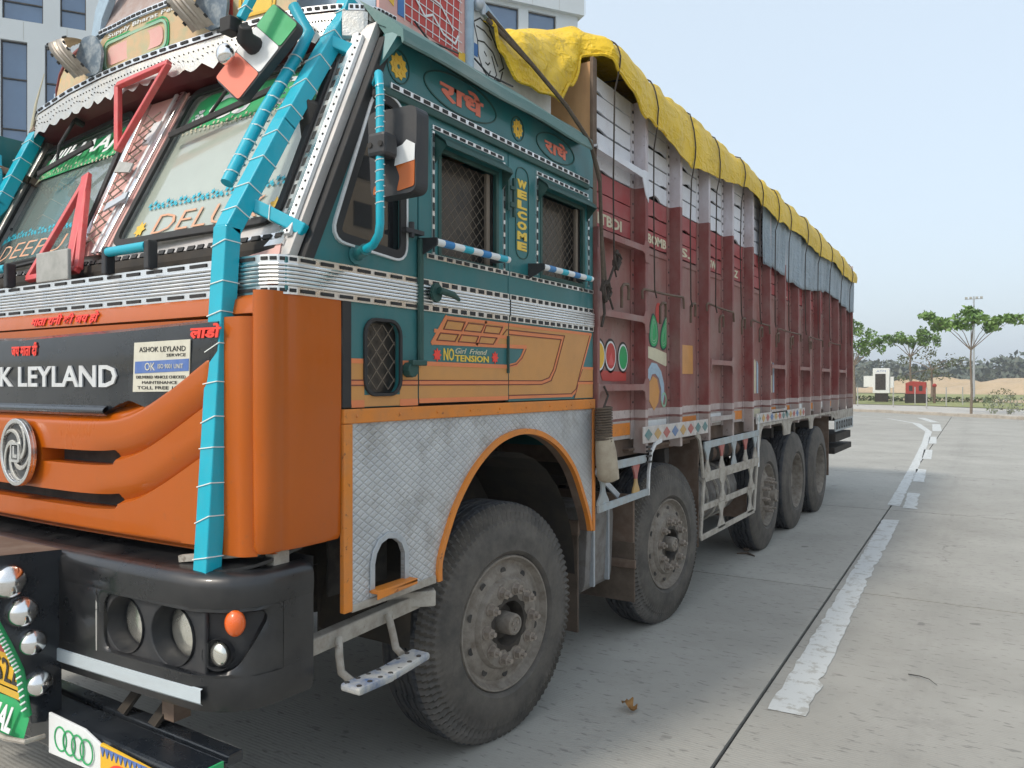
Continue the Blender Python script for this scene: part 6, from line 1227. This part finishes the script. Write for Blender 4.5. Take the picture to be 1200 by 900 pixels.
# valance with arches over the rear wheels
ya, yb = 6.86, YE
def archn(c, hw_, zt): return rpoly([(c - hw_, .0), (c - hw_, zt), (c + hw_, zt), (c + hw_, .0)], .09, 4)
top_ = [(6.88, 1.172), (YE, 1.172)]
low = [(YE, 1.06), (10.62, 1.06), (10.45, 1.10)]
for c, hw_, z_ in ((9.78, .60, 1.145), (8.55, .48, 1.145), (7.36, .44, 1.145)): low += [(c + hw_, 1.02 if c < 9.7 else 1.06), (c + hw_ - .03, 1.10), (c + hw_ - .10, z_), (c - hw_ + .10, z_), (c - hw_ + .03, 1.10), (c - hw_, 1.02)]
low += [(6.885, .95)]
m = M(); m.plate(top_ + low, SX(OX - .008), .012); m.build('valance', 'paleframe', truck, bevel=.002)
# tail guard with black lettering
m = M(); m.plate(rc(10.6, YE, .90, 1.055), SX(OX - .008), .010); tg = m.build('tail_guard', 'bluegrey', truck, bevel=.002)
m = M()
for i in range(7): y = 10.66 + i * .19; m.plate(rrect(y, y + .13, .925, 1.03, .02), SX(OX + .0035), .002, [rrect(y + .04, y + .09, .955, 1.0, .01)])
m.build('black_pattern', 'ink', tg, kind='stuff')
m = M(); m.box(-2.5, OX - .01, 10.7, 11.9, .76, .86); m.box(-2.4, OX - .03, 10.75, 12.1, .60, .68); m.build('rear_bumper', 'dark', truck, kind=None, bevel=.005)
# flaps, tank, liners, chassis
def slabp(name, mm, x0, x1, y0, y1, z0, z1, bev=.004): m = M(); m.box(x0, x1, y0, y1, z0, z1); return m.build(name, mm, truck, bevel=bev)
slabp('mudflap', 'mud', -2.40, -1.90, 3.66, 3.675, .20, .80); slabp('mudflap_band', 'rust', -2.40, -1.895, 3.655, 3.68, .72, .80)
slabp('mudflap', 'mud', -2.32, -1.80, 4.185, 4.20, .25, .60); slabp('wheel_liner', 'rust', -2.32, -1.81, 4.19, 4.215, .42, .88); slabp('mudflap_band', 'rust', -2.30, -1.79, 4.17, 4.19, .45, .50)
slabp('wheel_liner', 'rust', -2.32, -1.83, 5.40, 5.42, .35, 1.17); slabp('wheel_liner', 'rust', -2.30, -1.85, 4.22, 5.40, 1.13, 1.145)
slabp('mudflap', 'rust', -2.36, -1.82, 10.38, 10.40, .36, 1.15); slabp('mudflap', 'rust', -2.3, -1.82, 6.62, 6.64, .38, .62)
m = M(); m.plate(rpoly([(-2.42, .36), (-1.93, .36), (-1.91, .84), (-2.42, .84)], .08, 4), lambda u, v, w_: (u, 3.80 + w_, v), .34); tk = m.build('air_tank', 'rimdark', truck, bevel=.02)
m = M(); [m.box(-1.93, -1.905, y, y + .02, .40, .82) for y in (3.86, 4.05)]; m.build('tank_strap', 'galv', tk, kind='stuff')
m = M(); m.tube([(-2.1, 5.55, .65), (-2.1, 6.55, .65)], .22, 20); m.build('fuel_tank', 'rimdark', truck, smooth=40)
for y in (5.75, 6.0, 6.3): m = M(); m.tube([(-2.1 + .225 * cos(t), y, .65 + .225 * sin(t)) for t in [2 * pi * i / 20 for i in range(21)]], .014, 5); m.build('tank_strap', 'paleframe', truck)
m = M(); m.tube([(-1.98, 5.5, .98), (-1.98, 6.75, .98)], .08, 12); m.build('air_cylinder', 'dark', truck, smooth=40)
for i in range(6): m = M(); m.ball((-1.95, 5.60 + .21 * i, .98), .065, 8); m.build('valve', 'rust', truck, smooth=60)
m = M(); m.box(-2.72, -2.62, 1.8, 11.9, .82, 1.10); chs = m.build('chassis_rail', 'dark', truck); m = M(); m.box(-3.48, -3.38, 1.8, 11.9, .82, 1.10); m.build('chassis_rail', 'dark', truck)
for y in range(9): slabp('cross_beam', 'dark', XL + .1, -1.87, 3.9 + y * .95, 3.98 + y * .95, 1.0, 1.10)
m = M(); m.box(XL + .02, -1.84, 2.2, 3.6, 1.3, 1.42); m.build('cab_underside', 'dark', truck)
# ---- wheels
def tyre_prof():
    W_ = .27; P_ = [(.288, -.035), (.292, -.012), (.31, .004), (.35, .0), (.40, -.002), (.405, -.006), (.435, -.008), (.445, -.014), (.475, -.018), (.498, -.030), (.510, -.045), (.514, -.062)]
    x = -.062; G = [-.085, -.125, -.150, -.190]
    for g in G: P_ += [(.515, g + .007), (.502, g + .004), (.502, g - .004), (.515, g - .007)]
    P_ += [(.514, -.222), (.506, -.238), (.47, -.262), (.40, -.275), (.33, -.27), (.29, -.24)]
    return P_
TP = tyre_prof()
def tyre_mesh(lug=True):
    m = M(); NN = 384 if lug else 192
    def fn(i, j, r, x):
        if lug and 6 <= j <= 10 and (i + j) % 4 in (0, 1): x -= .013 * (.4 if j == 6 else 1); r -= .008 if j >= 9 else 0
        if 11 <= j <= 26: x += .005 * (1 if (i // (8 if lug else 4)) % 2 else -1)
        return r, x
    m.lathe(TP, (0, 0, 0), NN, fn); m.mi = [(1 if 10 <= (f_ % (len(TP) - 1)) <= 27 else 0) for f_ in range(len(m.f))]; return m
def place_wheel(y, kind):
    C = (XS + (.01 if kind == 'front' else 0), y, .50); L = []
    if kind == 'front':
        m = M(); m.lathe([(.290, -.018), (.286, -.006), (.279, -.006), (.272, -.020), (.262, -.034), (.250, -.038), (.232, -.030), (.215, -.022), (.196, -.018), (.190, -.004), (.184, .004), (.100, .006), (.097, .0), (.095, -.05), (.05, -.06), (.0, -.06)], C, 72); rim = m.build('wheel', 'rim', truck, origin=C, smooth=35)
        m = tyre_mesh(); m.v = [(x + C[0], yy + C[1], z + C[2]) for x, yy, z in m.v]; m.build('tyre', ['tyre', 'tread'], rim, smooth=40)
        for i in range(10):
            a = 2 * pi * i / 10 + .15; p = Vector((C[0], C[1] + .148 * cos(a), C[2] + .148 * sin(a)))
            m = M(); m.tube([p + Vector((.004, 0, 0)), p + Vector((.010, 0, 0))], .028, 14); m.tube([p + Vector((.010, 0, 0)), p + Vector((.036, 0, 0))], .022, 6); m.tube([p + Vector((.034, 0, 0)), p + Vector((.055, 0, 0))], .010, 8); m.build('lug_nut', 'nut', rim, smooth=40)
        for i in range(10):
            a = 2 * pi * i / 10 + .46; p = (C[1] + .222 * cos(a), C[2] + .222 * sin(a)); m = M(); m.plate(ell(p[0], p[1], .017, .017, 12), SX(C[0] - .0255), .002); m.build('hand_hole', 'interior', rim)
        m = M(); m.lathe([(.116, .0068), (.096, .0075), (.075, -.045), (.0, -.045)], C, 40, lambda i, j, r, x: (r + (.008 * sin(i * 1.7) if j == 0 else 0), x)); m.build('grease_seal', 'grime', rim, smooth=40)
        m = M(); m.lathe([(.048, -.045), (.046, .028), (.043, .038), (.034, .042), (.030, .037), (.0, .037)], C, 28); m.build('hub_cap', 'rim', rim, smooth=35)
        for i in range(3): a = i * 2.1 + .6; m = M(); p = Vector((C[0] + .036, C[1] + .018 * cos(a), C[2] + .018 * sin(a))); m.tube([p, p + Vector((.006, 0, 0))], .007, 6); m.build('hub_bolt', 'nut', rim)
    elif kind == 'lift':
        m = M(); m.lathe([(.290, -.018), (.286, -.006), (.279, -.006), (.268, -.03), (.255, -.06), (.22, -.055), (.19, -.03), (.175, -.02), (.12, -.015), (.10, -.02), (.09, .02), (.07, .03), (.0, .03)], C, 64); rim = m.build('wheel', 'rim', truck, origin=C, smooth=35)
        m = tyre_mesh(False); m.v = [(x + C[0], yy + C[1], z + C[2]) for x, yy, z in m.v]; m.build('tyre', ['tyre', 'tread'], rim, smooth=40)
        for i in range(10): a = 2 * pi * i / 10 + .15; p = Vector((C[0] - .02, C[1] + .145 * cos(a), C[2] + .145 * sin(a))); m = M(); m.tube([p, p + Vector((.045, 0, 0))], .020, 6); m.tube([p + Vector((.045, 0, 0)), p + Vector((.075, 0, 0))], .011, 8); m.build('lug_nut', 'nut', rim, smooth=40)
        m = M(); m.tube([(C[0], y, .505), (C[0] + .07, y, .505)], .055, 12); m.box(C[0] + .02, C[0] + .05, y - .03, y + .03, .42, .59); m.build('hub_cap', 'rim', rim, smooth=35)
    else:
        m = M(); m.lathe([(.290, -.018), (.286, -.006), (.279, -.006), (.268, -.03), (.262, -.08), (.250, -.12), (.235, -.16), (.19, -.165), (.12, -.16), (.11, -.08), (.09, -.07), (.0, -.07)], C, 64); rim = m.build('wheel', 'rim', truck, origin=C, smooth=35)
        m = tyre_mesh(False); m.v = [(x + C[0], yy + C[1], z + C[2]) for x, yy, z in m.v]; m.build('tyre', ['tyre', 'tread'], rim, smooth=40)
        for i in range(10): a = 2 * pi * i / 10 + .15; p = Vector((C[0] - .165, C[1] + .15 * cos(a), C[2] + .15 * sin(a))); m = M(); m.tube([p, p + Vector((.035, 0, 0))], .019, 6); m.build('lug_nut', 'nut', rim, smooth=40)
    return rim
W1 = place_wheel(2.80, 'front'); W2 = dup(W1, (XS + .01, 4.73, .50), truck); W2.rotation_euler = (.37, 0, rad(-5.3)); W3 = place_wheel(7.28, 'lift'); W4 = place_wheel(8.50, 'dual'); W5 = dup(W4, (XS, 9.75, .50), truck); W5.rotation_euler = (.2, 0, 0)
W1.rotation_euler = (-.12, 0, rad(-7.4))
for y in (8.50, 9.75): m = tyre_mesh(False); m.v = [(x + XS - .33, yy + y, z + .505) for x, yy, z in m.v]; m.build('inner_tyre', ['tyre', 'tread'], truck, smooth=40)
fm_ = None
for y in (2.86, 4.78, 7.28, 8.50, 9.75):
    if fm_ is None:
        m = tyre_mesh(False); m.v = [(-(x) + XL, yy + y, z + .505) for x, yy, z in m.v]; fm_ = m.build('far_tyre', ['tyre', 'tread'], truck, smooth=40)
        m = M(); m.lathe([(.29, .02), (.27, .03), (.2, .14), (0, .14)], (XL, y, .505), 32); fr_ = m.build('far_rim', 'rim', truck, smooth=40)
    else: dup(fm_, WL[fm_.name] + Vector((0, y - 2.86, 0)), truck); dup(fr_, WL[fr_.name] + Vector((0, y - 2.86, 0)), truck)
    m = M(); m.cyl((XL + .2, y, .505), (XS - .25, y, .505), .07, 12); m.ball((XC, y, .505), .17, 12); m.build('axle', 'dark', truck, smooth=40)
# ================================================================== tarpaulins and ropes (lie on the lorry: things of their own)
zb = [(2.80, 3.10), (2.85, 3.0), (2.96, 2.915), (3.1, 2.905), (3.24, 2.93), (3.34, 2.925), (3.48, 3.05), (3.64, 3.27), (3.72, 3.28), (3.82, 3.22), (3.96, 3.16), (4.2, 3.07), (4.78, 3.01), (5.7, 3.06), (6.6, 3.115), (7.0, 3.08), (7.95, 3.05), (8.8, 3.03), (10, 3.01), (11.2, 2.97), (12.06, 2.95)]
ze = [(2.80, 3.14), (2.96, 3.15), (3.10, 3.185), (3.25, 3.25), (3.5, 3.35), (3.68, 3.42), (3.9, 3.41), (5, 3.375), (6, 3.365), (9, 3.34), (11, 3.27), (12.06, 3.16)]
def tarp(a, b):
    y = 2.79 + (12.07 - 2.79) * (a ** 1.25); lo = lerp(zb, y); hi = lerp(ze, y); fr_ = y < 3.7
    xo = -1.735 if y > 3.75 else -1.735 - .13 * min(1, (3.75 - y) / .12)
    lo += .018 * noise.noise(Vector((y * 6, 1, 0))) + (.022 * sin(y * 3.1 + 1) + .015 * noise.noise(Vector((y * 2.3, 9, 0))) if y > 4.2 else 0)
    ba = [0, .10, .22, .32, .42, .5, .7, .9, 1]
    prof = [(xo + .004, lo), (xo + .012, lo + (hi - lo) * .35), (xo - .005, lo + (hi - lo) * .7), (xo - .045, hi - .02), (xo - .13, hi + .015), (-2.35, hi + .06), (-3.75, hi + .06), (-4.27, hi - .03), (-4.33, lo)]
    t = b * 8; t = (b ** 1.6) * 8; i = min(7, int(t)); f_ = t - i; x = prof[i][0] * (1 - f_) + prof[i + 1][0] * f_; z = prof[i][1] * (1 - f_) + prof[i + 1][1] * f_
    tie = min(abs(y - q) for q in TIES); pinch = math.exp(-(tie / .07) ** 2) * (1 if y > 3.7 else 0)
    nz = noise.noise(Vector((x * 2.2, y * 2.6, z * 2.2))) * .05 + noise.noise(Vector((x * 6, y * 7, z * 5 + 3))) * .022 + abs(noise.noise(Vector((x * 3 + y * 4, y * 2 - z * 4, 7)))) * .03
    nz *= 1.4 if fr_ else (.42 if b < .5 else .7)
    x += nz * .55 - .006 * pinch; z += nz * .8 * (0.25 if b < .02 else 1) - .010 * pinch
    return (x, y + .012 * noise.noise(Vector((y * 4, z * 9, 0))), z)
TIES = [3.80, 4.36, 5.03, 5.58, 6.22, 6.80, 7.35, 7.90, 8.66, 9.35, 10.1, 10.9, 11.6]
m = M(); m.grid(tarp, 420, 56); o = m.build('tarpaulin', 'ytarp', smooth=80, fix=False); sol = o.modifiers.new('thick', 'SOLIDIFY'); sol.thickness = .006; tag(o, 'crumpled yellow tarpaulin roped over the top of the cargo body', 'tarpaulin')
# seam/hem of the front edge
m = M(); m.tube([Vector(tarp(i / 90 * .26, 0)) + Vector((.004, 0, .002)) for i in range(91)], .009, 5); tag(o, o['label']); h_ = m.build('hem', 'ytarp', o, smooth=60)
def btarp(a, b):
    y = 7.02 + (12.05 - 7.02) * a; lo = 2.60 + .05 * sin(y * 1.9 + 1) + .035 * noise.noise(Vector((y * 5, 0, 0))) - (.03 if y < 7.3 else 0); hi = lerp(zb, y) + .08
    z = lo + (hi - lo) * b; sl_ = y + (0.10 * (1 - b) if a < .02 else 0); rib = min(abs(y - (p + .02)) for p in PY); tie = min(abs(y - q) for q in TIES); 
    x = -1.768 + .02 * noise.noise(Vector((y * 7, z * 1.5, 2))) - .045 * (1 - math.exp(-(rib / .09) ** 2)) * (1 - b) * .8 - .02 * math.exp(-(tie / .05) ** 2)
    return (x, sl_, z)
m = M(); m.grid(btarp, 260, 14); o = m.build('tarpaulin', 'btarp', smooth=70, fix=False); sol = o.modifiers.new('thick', 'SOLIDIFY'); sol.thickness = .004; tag(o, 'blue-grey tarpaulin hanging below the yellow one on the rear half', 'tarpaulin')
# tie ropes: from over the tarpaulin down to the hook rods
WH = ['nearest the cab', 'second from the cab', 'third from the cab', 'fourth from the cab', 'fifth from the cab', 'sixth from the cab', 'seventh from the cab', 'eighth from the cab', 'ninth from the cab', 'tenth from the cab', 'eleventh from the cab', 'last but one before the tail', 'last before the tail']
for i, y in enumerate(TIES):
    lo = lerp(zb, y); hi = lerp(ze, y); zl = 2.10 if i else 2.16
    a_ = max(0, (y - 2.79) / 9.28) ** .8
    P_ = [tuple(Vector(tarp(a_, b_)) + Vector((.009, 0, .009 if b_ > .2 else .002))) for b_ in (.75, .6, .52, .46, .40, .33, .26, .18, .1, .02)] + [ (-1.752, y + .006, lo - .12), (-1.757 + .003 * sin(i), y + .012 * sin(i * 2.3), 2.6), (-1.752, y + .02 * sin(i * 1.7), zl), (-1.748, y + .02 * sin(i * 1.7) + .02, zl - .05)]
    m = M(); m.tube(P_, .0048, 6); o = m.build('tie_rope', 'rope', smooth=60); tag(o, 'thin dark rope tied down over the yellow tarpaulin, %s' % WH[i], 'rope', 'ropes tying down the tarpaulin')
# knotted bundles on the first rope
m = M(); random.seed(3)
for c_, n, r_ in (((-1.745, 3.66, 2.02), 9, .05), ((-1.748, 3.80, 2.20), 8, .045)):
    for i in range(n):
        a = U(0, 6.28); q = [Vector(c_) + Vector((U(0, .02), r_ * cos(a + t) * U(.4, 1.1), r_ * sin(a + t) * U(.6, 1.3))) for t in (0, .8, 1.7, 2.9)]; m.tube(q, .007, 5)
m.tube([(-1.75, 3.66, 2.0), (-1.745, 3.665, 1.90), (-1.75, 3.64, 1.83)], .008, 5); m.tube([(-1.745, 3.70, 2.02), (-1.74, 3.76, 1.93)], .006, 5); m.tube([(-1.745, 3.70, 2.05), (-1.745, 3.79, 2.17)], .007, 5)
o = m.build('knotted_rope', 'rope', smooth=60, fix=False); tag(o, 'bunched knots of dark rope hanging on the first maroon panel behind the cab', 'rope')
m = M()
for dy in (0, .03): m.tube([(-1.88, 2.77, 3.15 - dy), (-1.80, 3.02, 2.99), (-1.745, 3.25, 2.86), (-1.725, 3.46, 2.74), (-1.74, 3.60, 2.60 - dy), (-1.745, 3.63, 2.3), (-1.745, 3.65 + dy, 2.05)], .010, 6)
o = m.build('strap', 'cord', smooth=60, fix=False); tag(o, 'doubled brown strap running from the yellow tarpaulin down over the roof edge', 'strap')
# rope wound jug hanging behind the cab
jr = thing('hanging_jug', (-1.74, 3.72, 1.02), 'dusty plastic jug hanging on a wound rope behind the cab', 'jug')
m = M(); jy = 3.66; V = []
for (z, a, b, dy) in ((1.30, .030, .035, -.03), (1.25, .045, .055, -.02), (1.18, .05, .075, 0), (1.09, .05, .085, .02), (1.03, .048, .085, .035), (1.015, .02, .04, .035)): V += [(-1.735 + a * cos(t), jy + dy + b * sin(t), z) for t in [2 * pi * i / 16 for i in range(16)]]
m.add(V, [(i * 16 + j, i * 16 + (j + 1) % 16, (i + 1) * 16 + (j + 1) % 16, (i + 1) * 16 + j) for i in range(5) for j in range(16)]); m.build('body', 'jug', jr, smooth=60)
m = M(); m.tube([(-1.735 + (.040 + .003 * sin(t * 3)) * cos(t), jy - .03 + (.046 + .003 * sin(t * .7)) * sin(t), 1.235 + .0021 * t) for t in [i * .35 for i in range(240)]], .0062, 5); m.build('rope_winding', 'cord', jr, smooth=60, fix=False)
m = M(); m.tube([(-1.74, jy - .02, 1.40), (-1.75, 3.72, 1.47), (-1.765, 3.70, 1.52)], .006, 6); m.build('rope', 'rope', jr)
# hooks and rods on the ribs
def hook(y0, y1, z0, z1): 
    x = OX + .014; m = M(); m.tube([(x, y0 + .005, z0 - .055), (x, y0, z0 - .01), (x + .004, y0 + .02, z0 + .004), (x, (y0 + y1) / 2, (z0 + z1) / 2), (x + .004, y1 - .02, z1 + .004), (x, y1, z1 - .01), (x, y1 + .01, z1 - .07)], .008, 6); m.build('hook_rod', 'rust', cargo, smooth=60)
def uhook(y, z): x = OX + .012; m = M(); m.tube([(x, y - .05, z - .13), (x, y - .05, z - .02), (x + .006, y - .035, z), (x + .006, y + .02, z + .006), (x, y + .045, z - .02), (x, y + .04, z - .08)], .009, 6); m.build('rope_hook', 'rust', cargo, smooth=60)
for a in ((4.22, 4.92, 2.085, 2.098), (5.40, 6.06, 2.105, 2.085), (6.57, 7.19, 2.066, 2.05), (7.50, 8.50, 2.045, 2.04), (8.9, 9.7, 2.04, 2.03), (10.1, 10.9, 2.03, 2.03)): hook(*a)
for a in ((3.985, 2.085), (4.56, 2.03), (5.12, 2.075), (5.76, 2.04), (6.35, 2.06), (6.9, 2.02), (7.5, 2.0), (8.1, 2.0), (9.0, 1.99)): uhook(*a)
# ---- no chain longer than thing > part > sub-part
def depth(o):
    d = 0
    while o.parent: o = o.parent; d += 1
    return d
bpy.context.view_layer.update()
for o in list(sc.objects):
    while depth(o) > 2:
        g = o.parent.parent; o.location = o.location + o.parent.location; o.parent = g

# ---- pale dusty air
m = M(); m.box(-905, 905, -305, 1505, -1.7, 31); hz_ = m.build('haze', 'ink', kind='stuff'); tag(hz_, 'pale dusty haze thinning the distant trees')
hm_ = bpy.data.materials.new('haze_air'); hm_.use_nodes = True; t_ = hm_.node_tree; t_.nodes.remove(t_.nodes['Principled BSDF']); pv_ = t_.nodes.new('ShaderNodeVolumePrincipled'); pv_.inputs['Density'].default_value = .0010; pv_.inputs['Color'].default_value = (.86, .92, 1, 1); t_.links.new(pv_.outputs[0], t_.nodes['Material Output'].inputs['Volume'])
hz_.data.materials.clear(); hz_.data.materials.append(hm_)
